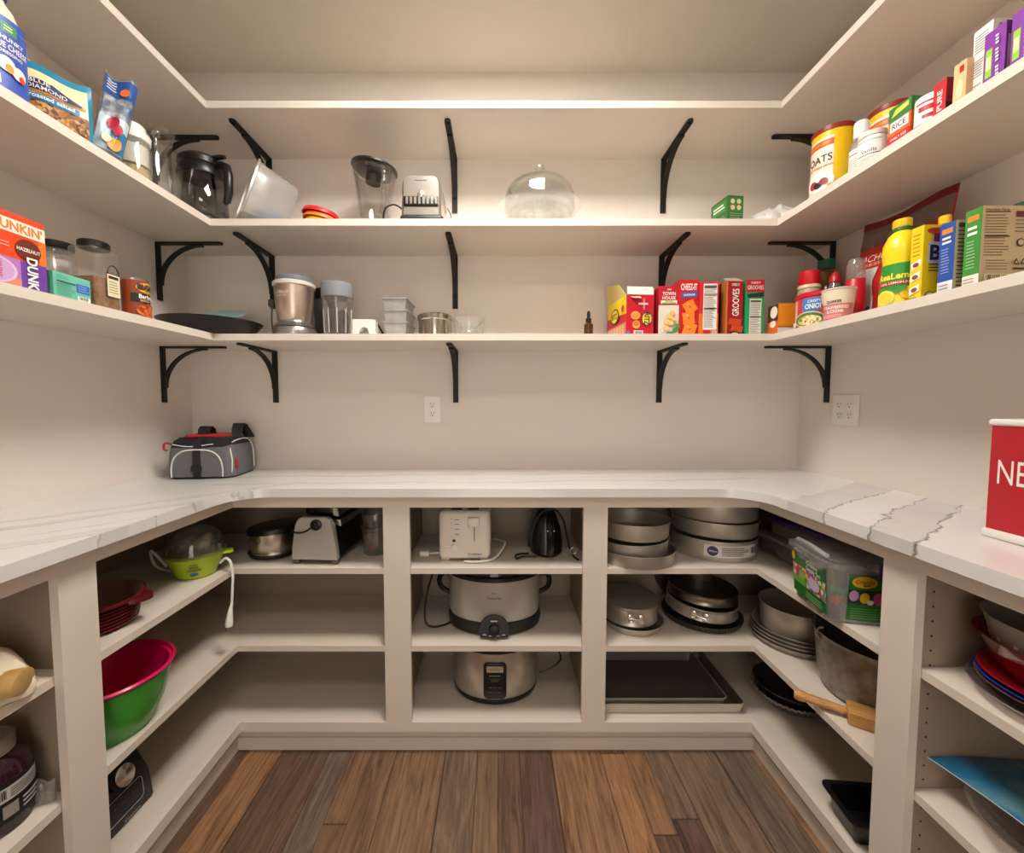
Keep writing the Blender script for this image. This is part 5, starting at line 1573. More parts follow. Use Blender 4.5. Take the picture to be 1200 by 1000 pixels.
# ================================================================== on the worktop
t = thing('lunch_bag', 'grey and black insulated lunch bag with white piping and red zip pulls', 'lunch bag', (-1.135, 1.665, CT + 0.0005), 0.13)
GF = mat('#6a696c', 0.85, 0, 0.3, 0, (400, 0.25)); DK = mat('#232226', 0.85, 0, 0.3, 0, (400, 0.25)); PIPE = P_('#d8d3cc', 0.6); REDC = P_('#a51a1f', 0.7)
w, d, h = 0.235, 0.20, 0.15
k = MB()
def bagring(q, ins=0.0):
    # q 0..1 height; returns rounded rectangle ring
    z = h * q
    a = w / 2 - ins - 0.012 * (q ** 3); b_ = d / 2 - ins - 0.012 * (q ** 3)
    if q > 0.9: a -= 0.012 * (q - 0.9) / 0.1; b_ -= 0.012 * (q - 0.9) / 0.1
    r = 0.032; pts = []
    for cx, cy, a0 in ((a - r, b_ - r, 0), (-a + r, b_ - r, pi / 2), (-a + r, -b_ + r, pi), (a - r, -b_ + r, 1.5 * pi)):
        for i in range(6):
            an = a0 + pi / 2 * i / 5
            pts.append((cx + r * cos(an), cy + r * sin(an), z + 0.006 * sin(an * 2 + q * 3) * q))
    return pts
qs = [0, 0.03, 0.2, 0.4, 0.6, 0.8, 0.92, 0.98, 1.0]
k.loft([bagring(q, 0.006 if q in (0,) else 0.0) for q in qs], [DK] * 1 + [GF] * 4 + [DK] * 3)
k.build('bag_body', t)
# front pocket with arched piping, side pocket, straps
k = MB()
arcp = [(-0.088, 0.008), (-0.088, 0.04), (-0.08, 0.075), (-0.06, 0.098), (-0.03, 0.108), (0.03, 0.108), (0.06, 0.098), (0.08, 0.075), (0.088, 0.04), (0.088, 0.008)]
n = len(arcp)
k.add([(x, -d / 2 - 0.012, z) for x, z in arcp] + [(x * 1.02, -d / 2 + 0.004, z) for x, z in arcp], [tuple(range(n - 1, -1, -1))[::-1]] + [(i, n + i, n + (i + 1) % n, (i + 1) % n) for i in range(n)], GF)
pk = k.build('front_pocket', t)
k = cord([(x, -d / 2 - 0.0125, z) for x, z in arcp], 0.0028, PIPE)
k.build('piping', pk)
k = cord([(-w / 2 + 0.03, -d / 2 + 0.0, h * 0.86), (-0.03, -d / 2 + 0.003, h * 0.80), (0.05, -d / 2 + 0.002, h * 0.86)], 0.002, PIPE); k.build('piping', t)
k = cord([(w / 2 - 0.012, -d / 2 + 0.014, 0.004), (w / 2 - 0.006, -d / 2 + 0.012, 0.06), (w / 2 - 0.016, -d / 2 + 0.02, 0.12), (w / 2 - 0.01, -d / 2 + 0.05, 0.138), (w / 2 - 0.012, 0.05, 0.138), (w / 2 - 0.003, d / 2 - 0.02, 0.1), (w / 2, d / 2 - 0.02, 0.02)], 0.0026, PIPE); k.build('piping', t)
k = MB(); k.strip([(0, -d / 2 - 0.0145, 0.006), (0, -d / 2 - 0.0145, 0.1), (0, -d / 2 - 0.004, 0.13), (0, -d / 2 + 0.03, h + 0.004)], (0.026, 0, 0), 0.003, P_('#121113', 0.7)); k.rbox(-0.018, -d / 2 - 0.022, 0.028, 0.018, -d / 2 - 0.015, 0.05, 0.003, BLACK, 2); k.build('strap', t)
k = MB(); k.rbox(-0.075, -0.06, h - 0.001, 0.085, 0.05, h + 0.012, 0.02, REDC, 4, 0.006); k.build('red_top_panel', t)
k = MB(); k.strip([(-0.02, -0.02, h + 0.012), (-0.02, -0.015, h + 0.03), (-0.02, 0.0, h + 0.04), (-0.02, 0.02, h + 0.03), (-0.02, 0.025, h + 0.012)], (0.045, 0, 0), 0.004, P_('#121113', 0.7)); k.build('carry_handle', t)
k = MB(); k.strip([(0.1, -0.02, h - 0.004), (0.095, -0.005, h + 0.03), (0.09, 0.02, h + 0.05), (0.09, 0.05, h + 0.045), (0.1, 0.07, h + 0.01), (0.105, 0.08, h - 0.008)], (0.035, 0.012, 0), 0.005, P_('#121113', 0.7)); k.build('shoulder_strap', t)
cord([(w / 2 - 0.004, -d / 2 + 0.03, 0.07), (w / 2 + 0.004, -d / 2 + 0.026, 0.055), (w / 2 + 0.003, -d / 2 + 0.028, 0.035)], 0.0045, REDC).build('zip_pull', t)
cord([(-w / 2 + 0.01, -d / 2 + 0.03, h * 0.85), (-w / 2 - 0.008, -d / 2 + 0.02, h * 0.88), (-w / 2 - 0.012, -d / 2 + 0.02, h * 0.74), (-w / 2 + 0.0, -d / 2 + 0.02, h * 0.7)], 0.0035, REDC).build('zip_pull', t)

t = thing('sign_tin', 'red box with white rims and big white letters on the right worktop', 'box', (1.125, 0.757, CT), -pi / 2)
RS = P_('#b51624', 0.4); RIMW = P_('#e6e1da', 0.4)
k = MB(); k.rbox(-0.132, -0.082, 0.012, 0.132, 0.082, 0.238, 0.004, RS, 2, 0.0)
k.build('box_wall', t)
MB().rbox(-0.136, -0.086, 0, 0.136, 0.086, 0.018, 0.004, RIMW, 2, 0.003).build('bottom_rim', t)
MB().rbox(-0.136, -0.086, 0.236, 0.136, 0.086, 0.25, 0.006, RIMW, 3, 0.005).build('top_rim', t)
k = MB(); pr = Print(k, flat((-0.132, -0.082, 0.018), (1, 0, 0), (0, 0, 1)), 0.264, 0.22); pr.text('NE', 0.16, 0.56, 0.05, RIMW, 0.05, 0.0); k.build('lettering', t)

# ================================================================== left corner cabinet, upper shelf
# red stoneware casserole
t = thing('casserole_dish', 'dark red ribbed round casserole dish with a tab handle on the upper left cabinet shelf', 'baking dish', (-1.035, 1.035, A))
CR = mat('#5c1418', 0.25, 0, 0.5)
k = MB()
pr_ = [(0.086, 0), (0.09, 0.003)]
for i in range(6):
    z = 0.006 + 0.009 * i
    pr_ += [(0.0915 + 0.0016 * i, z), (0.0975 + 0.0016 * i, z + 0.003), (0.0975 + 0.0016 * i, z + 0.0055), (0.0915 + 0.0016 * i, z + 0.008)]
pr_ += [(0.104, 0.062), (0.113, 0.066), (0.114, 0.072), (0.108, 0.074)]
ins = [(0.1, 0.066), (0.094, 0.03), (0.08, 0.01), (0.001, 0.008)]
k.lathe(pr_ + ins, [CR] * (len(pr_) - 1) + [mat('#8a6a5a', 0.35, 0, 0.5)] * 4, 60)
k.build('dish_wall', t)
for s_ in (1, -1):
    k = MB(); a0 = 0.2 if s_ > 0 else 0.2 + pi
    pts = [(0.112 * cos(a0 - 0.3), 0.112 * sin(a0 - 0.3))] + [((0.118 + 0.024 * cos(q)) * cos(a0 + q * 0.17), (0.118 + 0.024 * cos(q)) * sin(a0 + q * 0.17)) for q in [-1.5 + 0.3 * j for j in range(11)]] + [(0.112 * cos(a0 + 0.3), 0.112 * sin(a0 + 0.3))]
    k.prism(pts, 0.06, 0.071, CR); k.build('handle', t)

# egg cooker
t = thing('egg_cooker', 'lime green egg cooker with clear domed lid and white cord hanging over the shelf', 'egg cooker', (-0.998, 1.362, A), 0.55)
LIME = P_('#a9bf1f', 0.35)
MB().lathe([(0.05, 0), (0.056, 0.004), (0.066, 0.03), (0.080, 0.062), (0.083, 0.07), (0.078, 0.071)], LIME, 48).build('base', t)
MB().lathe([(0.0795, 0.0715), (0.087, 0.073), (0.087, 0.078), (0.0795, 0.079)], glass('#e9efd8', 0.05, 0.2, '#cfd8a0'), 48, closed=True).build('rim', t)
k = MB(); k.rbox(0.07, -0.03, 0.06, 0.105, 0.01, 0.068, 0.008, LIME, 3, 0.003); k.build('handle', t)
MB().shell([(0.079, 0.08), (0.078, 0.1), (0.07, 0.13), (0.05, 0.153), (0.02, 0.163), (0.003, 0.164)], 0.002, glass('#fbfcf8', 0.05, 0.05, '#d0cfc8'), 48, floor=-1).build('dome_lid', t)
for a in range(4):
    an = 0.6 + a * pi / 2
    MB().lathe([(0.008, 0), (0.02, 0.012), (0.023, 0.026), (0.018, 0.043), (0.006, 0.052)], glass('#f6f4ee', 0.1, 0.18, '#e0dcd2'), 20, (0.036 * cos(an), 0.036 * sin(an), 0.075)).build('egg_cup', t)
k = MB(); pr = Print(k, wrap((0, 0), 0.067, FACE - 0.55, 0.012, 1, 1, 0.27), 0.067 * 1.1, 0.045, 0.001)
pr.text('RAPID', 0.5, 0.92, 0.005, INK, 0.018, 0.02).text('EGG', 0.5, 0.74, 0.007, INK, 0.02, 0.03).text('COOKER', 0.5, 0.54, 0.007, INK, 0.034, 0.03)
pr.ell(0.5, 0.22, 0.14, 0.13, P_('#1c5a86')); k.build('printed_label', t)
WCORD = P_('#e6e2da', 0.4)
def loc(o, p):   # world point to a thing's own space
    return (Matrix.Translation(o.location) @ Matrix.Rotation(o.rotation_euler[2], 4, 'Z')).inverted() @ Vector(p)
k = cord([loc(t, p) for p in ((-1.07, 1.33, 0.71), (-1.11, 1.32, 0.765), (-1.105, 1.33, 0.71), (-1.07, 1.36, 0.679))], 0.0042, WCORD)
k.build('power_cord', t)
pts = [(-0.935, 1.385, 0.70), (-0.915, 1.385, 0.716), (-0.895, 1.378, 0.705), (-0.885, 1.372, 0.665), (-0.884, 1.366, 0.62), (-0.885, 1.362, 0.575), (-0.886, 1.358, 0.56)]
k = cord([loc(t, p) for p in pts], 0.0042, WCORD)
k.tube([loc(t, p) for p in ((-0.886, 1.358, 0.563), (-0.8865, 1.354, 0.545), (-0.887, 1.348, 0.515), (-0.887, 1.346, 0.502))], [0.005, 0.008, 0.012, 0.011], WCORD, 12)
for q in (-0.005, 0.005): k.tube([loc(t, (-0.887 + q, 1.346, 0.503)), loc(t, (-0.887 + q, 1.342, 0.486))], 0.0014, STEEL, 6)
k.build('power_plug', t)

# pot with black lid
t = thing('steel_pot', 'small steel pot with black lid beside the silver ended appliance', 'pot', (-0.842, 1.558, A), 0.0)
MB().lathe([(0.076, 0), (0.084, 0.003), (0.085, 0.012)], BLACK, 48).build('base_ring', t)
MB().lathe([(0.082, 0.0115), (0.085, 0.014), (0.085, 0.021), (0.0825, 0.0225)], CHROME, 48).build('chrome_ring', t)
MB().lathe([(0.078, 0.022), (0.0805, 0.026), (0.082, 0.09)], steel('#cfc6ba', 0.28, (1, 1, 1), 0.2), 48).build('pot_body', t)
k = MB(); k.M = Matrix.Translation((0, 0, 0.088)) @ Matrix.Rotation(radians(-4), 4, 'Y')
k.lathe([(0.083, 0.0), (0.0905, 0.002), (0.0905, 0.014), (0.086, 0.02), (0.04, 0.026)], BLACK, 48); k.build('lid', t)
MB().lathe([(0.086, 0.012), (0.09, 0.014), (0.09, 0.017), (0.086, 0.018)], BLACK, 48, cap0=False, cap1=False).build('band', t)

# deep fryer seen end on
t = thing('kitchen_appliance', 'long black appliance with a brushed silver end plate and a black plug knob on it', 'appliance', (-0.632, 1.61, A), -0.06)
k = MB()
def endp(s_, y):
    L = [(-0.082, 0.018), (-0.079, 0.06), (-0.068, 0.135), (-0.06, 0.155), (-0.045, 0.166), (0.045, 0.166), (0.06, 0.155), (0.068, 0.135), (0.079, 0.06), (0.082, 0.018)]
    return [(x * s_, y, 0.018 + (z - 0.018) * s_) for x, z in L]
k.loft([endp(0.97, -0.172), endp(1.0, -0.168), endp(1.0, -0.15)], steel('#c2bbb3', 0.45, (1, 1, 60), 0.2, 0.0, 0.4))
k.build('end_plate', t)
k = MB(); k.loft([endp(0.95, -0.1495), endp(0.95, 0.155)], BLACK); k.build('housing', t)
k = MB(); k.rbox(-0.055, -0.13, 0.164, 0.06, 0.15, 0.196, 0.02, BLACK, 3, 0.008); k.build('top', t)
k = MB(); k.loft([[(x, y, z) for x, z in ((0.062, 0.13), (0.083, 0.128), (0.081, 0.15), (0.06, 0.152))] for y in (-0.135, 0.15)], CHROME)
k.loft([[(x, y, z) for x, z in ((0.055, 0.165), (0.074, 0.163), (0.072, 0.19), (0.053, 0.192))] for y in (-0.135, 0.15)], CHROME)
k.build('chrome_trim', t)
for x in (-0.068, 0.07): MB().rbox(x - 0.011, -0.168, 0, x + 0.011, -0.145, 0.0185, 0.004, P_('#5a5550', 0.5), 3).build('foot', t)
k = MB(); k.M = Matrix.Translation((0.012, -0.172, 0.142)) @ Matrix.Rotation(pi / 2, 4, 'X')
k.lathe([(0.019, 0), (0.019, 0.008), (0.013, 0.011), (0.012, 0.018), (0.009, 0.019)], BLACK, 30); k.build('socket_knob', t)
cord([(0.0, -0.188, 0.136), (-0.02, -0.185, 0.122), (-0.05, -0.18, 0.114), (-0.085, -0.16, 0.115), (-0.105, -0.13, 0.12)], 0.003, BLACK).build('power_cord', t)

# clear measuring tub
t = thing('measuring_cup', 'clear plastic lidded measuring tub with faint red markings, half behind the stile', 'tub', (-0.462, 1.565, A))
MB().shell([(0.044, 0), (0.047, 0.004), (0.053, 0.095), (0.056, 0.097), (0.056, 0.103)], 0.002, glass('#f4f2f0', 0.08, 0.14, '#c8bdb6'), 40).build('tub_wall', t)
MB().shell([(0.046, 0.104), (0.05, 0.12), (0.052, 0.15), (0.05, 0.155)], 0.002, glass('#f4f2f0', 0.08, 0.14, '#c8bdb6'), 40).build('upper_tub', t)
k = MB(); pr = cylprint(k, 0.0505, 0.02, 0.07, FACE, 0.08); pr.ell(0.5, 0.25, 0.07, 0.09, P_('#b03a4a')); pr.lines(0.3, 0.4, 0.5, 0.95, 4, P_('#b0485a'), 0.2, 1); k.build('markings', t)

# nested bowls
t = thing('mixing_bowl', 'large green plastic bowl under the pink one on the middle left shelf', 'bowl', (-1.005, 1.044, B))
MB().shell([(0.085, 0), (0.09, 0.003), (0.115, 0.06), (0.131, 0.132), (0.133, 0.142), (0.138, 0.144)], 0.003, P_('#3f9a32', 0.3), 64).build('bowl_wall', t)
t = thing('mixing_bowl', 'bright pink plastic bowl nested in the green one', 'bowl', (-1.005, 1.044, B + 0.006))
MB().shell([(0.080, 0), (0.085, 0.003), (0.109, 0.06), (0.1265, 0.132), (0.129, 0.1395), (0.138, 0.1405), (0.141, 0.146), (0.137, 0.15)], 0.003, P_('#c90a52', 0.25), 64).build('bowl_wall', t)

# food processor base
t = thing('food_processor_base', 'black food processor base with a round metal dial on the lowest left shelf', 'food processor', (-1.075, 1.035, D), pi / 2 - 0.04)
k = MB(); MATB = mat('#1a1a1b', 0.4, 0, 0.4)
k.loft([[(x * s_, -0.09 + dy if y < 0 else 0.08, z) for x, y in ((-0.1, -1), (0.1, -1), (0.1, 1), (-0.1, 1))] for z, s_, dy in ((0, 0.98, 0.0), (0.01, 1.0, -0.004), (0.09, 0.97, 0.004), (0.155, 0.86, 0.028), (0.178, 0.78, 0.05), (0.182, 0.7, 0.07))], MATB)
k.build('housing', t)
fpn = flat((-0.085, -0.0965, 0.008), (1, 0, 0), (0, 0.11, 1))
k = MB(); pr = Print(k, lambda s, u, h: Vector((s - 0.085, -0.0945 + 0.0075 * (u / 0.082) - h, 0.012 + u)), 0.17, 0.082, 0.0008)
rr = []
for cx, cy, a0 in ((0.86, 0.78, 0), (0.34, 0.78, pi / 2), (0.34, 0.38, pi), (0.86, 0.38, 1.5 * pi)):
    rr += [(cx + 0.07 * cos(a0 + pi / 2 * i / 5), cy + 0.16 * sin(a0 + pi / 2 * i / 5)) for i in range(6)]
h_ = pr._h(); q = [tuple(pr.fn(x * pr.w, y * pr.h, h_)) for x, y in rr]
k.tube(q + [q[0]], 0.0009, P_('#b9b6b2', 0.4), 6)
for i in range(3): pr.rect(0.40 + 0.16 * i, 0.62, 0.47 + 0.16 * i, 0.68, P_('#2c2c2e')); pr.rect(0.40 + 0.16 * i, 0.42, 0.47 + 0.16 * i, 0.48, P_('#2c2c2e'))
pr.text('Cuisinart', 0.68, 0.08, 0.007, P_('#b9b6b2'), 0.045, 0.0)
k.build('control_panel', t)
k = MB(); k.M = Matrix.Translation((0.022, -0.076, 0.128)) @ Matrix.Rotation(radians(70), 4, 'X')
k.lathe([(0.031, 0), (0.031, 0.006)], MATB, 40); k.lathe([(0.026, 0.006), (0.026, 0.019), (0.023, 0.021)], CHROME, 40); k.build('dial', t)

# ================================================================== middle cabinet
t = thing('toaster', 'white plastic toaster seen end on, with a lever and a round dial', 'toaster', (-0.12, 1.60, A), 0.0)
TW = P_('#e4dccf', 0.4)
k = MB(); k.rbox(-0.092, -0.135, 0.008, 0.092, 0.135, 0.182, 0.022, TW, 4, 0.016)
pr = Print(k, flat((-0.092, -0.1352, 0.008), (1, 0, 0), (0, 0, 1)), 0.184, 0.174, 0.0004)
for i, y in enumerate((0.82, 0.73, 0.63, 0.52)): pr.rect(0.32, y, 0.4, y + 0.012, MID); pr.ell(0.25, y + 0.02, 0.008, 0.008, INK, 8) if i < 3 else None
pr.ell(0.3, 0.4, 0.03, 0.03, INK); pr.text('Cuisinart', 0.7, 0.12, 0.008, INK, 0.05, 0.005)
pr.rect(0.685, 0.38, 0.7, 0.72, INK)
k.build('housing', t)
k = MB(); k.rbox(-0.072, -0.1375, 0.05, -0.04, -0.1352, 0.062, 0.004, TW, 3)
k.M = Matrix.Translation((-0.034, -0.135, 0.052)) @ Matrix.Rotation(pi / 2, 4, 'X'); k.lathe([(0.0185, 0), (0.018, 0.004), (0.014, 0.005), (0.013, 0.012), (0.011, 0.013)], TW, 32, (0, 0, 0), 1, 1.15); k.build('dial', t)
k = MB(); k.rbox(0.012, -0.152, 0.128, 0.054, -0.1355, 0.162, 0.006, TW, 3, 0.004); k.build('lever', t)
k = MB(); k.rbox(-0.05, -0.115, 0.1815, -0.01, 0.115, 0.184, 0.003, P_('#2a2725', 0.6), 2, 0.0005); k.rbox(0.01, -0.115, 0.1815, 0.05, 0.115, 0.184, 0.003, P_('#2a2725', 0.6), 2, 0.0005); k.build('slots', t)
for x in (-0.07, 0.07): MB().rbox(x - 0.015, -0.12, 0, x + 0.015, -0.09, 0.009, 0.003, TW, 2).build('foot', t)
k = cord([(0.0, -0.145, 0.006), (0.05, -0.148, 0.006), (0.1, -0.125, 0.007), (0.13, -0.08, 0.02), (0.145, -0.02, 0.03), (0.13, 0.04, 0.02), (0.1, 0.1, 0.007)], 0.0042, WCORD); k.build('power_cord', t)
k = cord([(-0.095, -0.06, 0.006), (-0.12, -0.065, 0.006), (-0.14, -0.075, 0.008)], 0.004, WCORD); k.rbox(-0.170, -0.09, 0.0006, -0.134, -0.065, 0.02, 0.005, WCORD, 3); k.build('power_plug', t)

# iron on its heel
t = thing('clothes_iron', 'black clothes iron standing on its heel with the cord wrapped round', 'iron', (0.182, 1.56, A), 0.05)
k = MB(); IR = mat('#0e0d0f', 0.22, 0, 0.5)
def iring(z, w, d0, d1, n=20):
    return [(w * cos(2 * pi * i / n), (d0 + d1) / 2 + (d1 - d0) / 2 * sin(2 * pi * i / n), z) for i in range(n)]
k.loft([iring(0.0, 0.05, -0.055, 0.055), iring(0.012, 0.058, -0.062, 0.055), iring(0.05, 0.06, -0.05, 0.055), iring(0.1, 0.052, -0.035, 0.056), iring(0.145, 0.036, -0.025, 0.056), iring(0.175, 0.019, -0.008, 0.056), iring(0.187, 0.006, 0.025, 0.056)], IR)
k.build('body', t)
k = MB(); k.loft([iring(0.004, 0.062, 0.056, 0.063), iring(0.05, 0.063, 0.056, 0.063), iring(0.11, 0.054, 0.0565, 0.063), iring(0.16, 0.034, 0.0565, 0.063), iring(0.192, 0.005, 0.057, 0.063)], mat('#2a292b', 0.35, 0.5)); k.build('soleplate', t)
k = cord([(0, -0.06, 0.02), (0, -0.085, 0.03), (0, -0.092, 0.07), (0, -0.08, 0.12), (0, -0.05, 0.155), (0, -0.02, 0.16)], 0.013, IR); k.build('handle', t)
k = MB(); k.box(-0.014, -0.0955, 0.128, 0.014, -0.0945, 0.135, WHT); k.M = None
k = MB(); pr = Print(k, flat((-0.016, -0.0945, 0.1), (1, 0, 0), (0, 0.3, 1)), 0.032, 0.02, 0.001); pr.lines(0.1, 0.35, 0.9, 0.65, 1, WHT, 0.8, 1, 0.05); k.build('lettering', t)
k = cord([(-0.03, -0.05, 0.01), (-0.062, -0.062, 0.03), (-0.066, -0.066, 0.08), (-0.05, -0.066, 0.14), (-0.02, -0.07, 0.178), (0.02, -0.07, 0.18), (0.05, -0.06, 0.14), (0.064, -0.06, 0.08), (0.078, -0.05, 0.03), (0.09, -0.06, 0.006), (0.1, -0.09, 0.004)], 0.0035, BLACK); k.build('power_cord', t)
k = cord([(-0.045, -0.055, 0.006), (-0.09, -0.05, 0.005), (-0.12, -0.07, 0.005), (-0.115, -0.03, 0.005), (-0.07, -0.02, 0.005)], 0.0035, BLACK); k.build('power_cord', t)
k = MB(); k.tube([(0.086 + 0.011 * cos(a), -0.07, 0.03 + 0.012 * sin(a)) for a in [2 * pi * i / 16 for i in range(17)]], 0.0022, STEEL, 8); k.build('cord_clip', t)

# oval slow cooker
t = thing('slow_cooker', 'silver oval slow cooker with black base and round control knob on the middle shelf', 'slow cooker', (-0.015, 1.588, B))
SX, SY = 0.178, 0.128
k = MB(); k.lathe([(0.9, 0), (0.97, 0.006), (1.0, 0.03), (0.98, 0.05)], mat('#1d1d20', 0.4, 0, 0.4), 64, (0, 0, 0), SX, SY); k.build('base', t)
k = MB(); k.lathe([(0.955, 0.05), (0.965, 0.055), (0.975, 0.19), (0.985, 0.198)], mat('#bdb8b1', 0.35, 0.45), 64, (0, 0, 0), SX, SY)
k.build('body', t)
k = MB(); k.lathe([(0.98, 0.198), (1.0, 0.2), (1.0, 0.212), (0.95, 0.216)], BLACK, 64, (0, 0, 0), SX, SY); k.build('pot_rim', t)
k = MB(); k.lathe([(0.93, 0.2165), (0.9, 0.226), (0.6, 0.239), (0.1, 0.242)], glass('#e6e2dc', 0.05, 0.3, '#3a3634'), 64, (0, 0, 0), SX, SY); k.build('lid', t)
for s_ in (-1, 1):
    k = cord([(s_ * 0.170, 0.02, 0.172), (s_ * 0.2, 0.015, 0.178), (s_ * 0.212, 0.0, 0.16), (s_ * 0.203, -0.012, 0.135), (s_ * 0.170, -0.015, 0.115)], 0.0095, BLACK); k.build('handle', t)
k = MB(); k.M = Matrix.Translation((0, -SY + 0.006, 0.03)) @ Matrix.Rotation(radians(82), 4, 'X')
k.prism([(0.052 * cos(radians(-26 + 232 * i / 28)), 0.052 * sin(radians(-26 + 232 * i / 28))) for i in range(29)], 0, 0.02, mat('#151517', 0.35, 0, 0.4)); cpan = k.build('control_panel', t)
k = MB(); k.M = Matrix.Translation((0, -SY - 0.0136, 0.036)) @ Matrix.Rotation(radians(82), 4, 'X')
k.lathe([(0.02, 0), (0.019, 0.012), (0.016, 0.014)], BLACK, 30); k.rbox(-0.003, -0.02, 0.0135, 0.003, 0.02, 0.017, 0.002, BLACK, 2)
pr = Print(k, lambda s, u, h: Vector((s, u, 0.0008 + h)), 1, 1)
for i, x in enumerate((-0.034, -0.013, 0.013, 0.034)): pr.rect(x - 0.006, -0.022 + 0.004 * (i in (0, 3)), x + 0.006, -0.0195 + 0.004 * (i in (0, 3)), P_('#cfcac4'))
pr.rect(-0.012, 0.028, 0.012, 0.032, P_('#cfcac4')); k.build('knob', cpan)
k = MB(); pr = Print(k, lambda s, u, h: Vector((s - 0.04, -0.972 * SY * math.sqrt(max(0, 1 - ((s - 0.04) / (SX * 0.972)) ** 2)) - h, 0.13 + u)), 0.08, 0.04, 0.001)
pr.text('Crock-Pot', 0.5, 0.3, 0.010, INK, 0.05, 0.0); pr.text('RIVAL', 0.5, 0.75, 0.005, INK, 0.02, 0.0); k.build('lettering', t)
cord([(-0.15, 0.06, 0.09), (-0.2, 0.05, 0.19), (-0.235, 0.02, 0.185), (-0.258, -0.03, 0.1), (-0.258, -0.06, 0.03), (-0.235, -0.065, 0.006), (-0.19, -0.055, 0.006), (-0.165, -0.03, 0.006)], 0.0035, BLACK).build('power_cord', t)

# round slow cooker with digital panel
t = thing('slow_cooker', 'stainless oval slow cooker with a black digital panel, on the bottom of the middle cabinet', 'slow cooker', (-0.012, 1.612, D))
SX, SY = 0.165, 0.132
k = MB(); k.lathe([(0.86, 0), (0.96, 0.005), (0.985, 0.018), (0.98, 0.024)], BLACK, 64, (0, 0, 0), SX, SY); k.build('base', t)
k = MB(); k.lathe([(0.97, 0.024), (0.98, 0.028), (1.0, 0.17), (1.0, 0.196)], steel('#c6bdb1', 0.34, (1, 1, 50), 0.3, 0.12, 0.75), 64, (0, 0, 0), SX, SY); k.build('body', t)
k = MB(); k.lathe([(0.99, 0.196), (1.01, 0.198), (1.01, 0.206), (0.9, 0.216), (0.5, 0.228), (0.1, 0.23)], BLACK, 64, (0, 0, 0), SX, SY); k.build('lid', t)
for s_ in (-1, 1):
    k = cord([(s_ * 0.160, 0.02, 0.175), (s_ * 0.188, 0.015, 0.18), (s_ * 0.195, 0.0, 0.165), (s_ * 0.188, -0.012, 0.15), (s_ * 0.160, -0.015, 0.145)], 0.008, BLACK); k.build('handle', t)
k = MB(); k.M = Matrix.Translation((0, -SY + 0.002, 0.1)) @ Matrix.Rotation(pi / 2 + 0.03, 4, 'X')
k.rbox(-0.042, -0.068, -0.006, 0.042, 0.068, 0.009, 0.018, mat('#0d0d0e', 0.25, 0, 0.5), 4, 0.003)
pr = Print(k, lambda s, u, h: Vector((s - 0.042, u - 0.068, 0.009 + h)), 0.084, 0.136, 0.0005)
pr.rect(0.14, 0.76, 0.86, 0.93, P_('#b9a88c', 0.3)); pr.text('CROCK-POT', 0.5, 0.845, 0.008, INK, 0.05, 0.01); pr.rect(0.33, 0.5, 0.67, 0.6, P_('#3b3d36')); pr.lines(0.25, 0.64, 0.75, 0.7, 1, GREY, 0.3, 1)
for r_ in range(2):
    for c_ in range(3): pr.rect(0.24 + 0.2 * c_, 0.2 + 0.14 * r_, 0.34 + 0.2 * c_, 0.23 + 0.14 * r_, MID)
k.build('control_panel', t)
cord([(0.14, 0.06, 0.07), (0.19, 0.05, 0.14), (0.245, 0.04, 0.12), (0.262, 0.02, 0.095), (0.25, 0.0, 0.085), (0.21, -0.01, 0.06), (0.172, -0.01, 0.05)], 0.0035, BLACK).build('power_cord', t)

# ================================================================== right corner cabinet, upper shelf
def roundpan(label, loc, r0, r1, h, m, group=None, lip=0.004, rx=0.0, ry=0.0, name='cake_pan', cat='cake pan', t_=0.0014):
    k = MB().shell([(r0, 0), (r0 + 0.001, 0.002), (r1, h - 0.003), (r1 + lip, h - 0.002), (r1 + lip, h)], t_, m, 64)
    o = k.build(name); place(o, loc, 0, rx, ry)
    tag(o, label, cat, group)
    return o
GL = 'cake pans on the upper right shelf'
roundpan('bottom pan of the left cake pan stack, the widest, hanging over the shelf front', (0.50, 1.525, A), 0.137, 0.143, 0.046, ALU, GL)
roundpan('middle pan of the left cake pan stack, tilted in the wide bottom pan', (0.495, 1.528, A + 0.033), 0.122, 0.126, 0.05, ALU, GL, 0.004, radians(1.5), radians(-2.5))
roundpan('top pan of the left cake pan stack, open and empty', (0.497, 1.53, A + 0.088), 0.122, 0.127, 0.058, ALU, GL)
o = roundpan('bottom pan of the right cake pan stack, with a white sticker', (0.828, 1.603, A), 0.149, 0.152, 0.074, ALU, GL)
k = MB(); pr = cylprint(k, 0.1512, 0.018, 0.042, FACE + 0.02, 0.2, off=0.0008); grid(pr, 0, 0, 1, 1, P_('#d9d2cc'), 18, 1); pr.ell(0.14, 0.5, 0.09, 0.42, P_('#3a2a5c')); pr.text('Wilton', 0.14, 0.5, 0.007, P_('#d9d2e0'), 0.026); pr.lines(0.28, 0.12, 0.78, 0.88, 5, MID, 0.35, 2, nx=8); pr.bars(0.82, 0.3, 0.97, 0.85, INK, 8); k.build('sticker', o)
roundpan('middle pan of the right cake pan stack', (0.832, 1.605, A + 0.081), 0.147, 0.151, 0.055, ALU, GL, 0.004, 0, radians(1))
roundpan('top pan of the right cake pan stack, close under the worktop', (0.83, 1.606, A + 0.14), 0.147, 0.151, 0.058, ALU, GL)

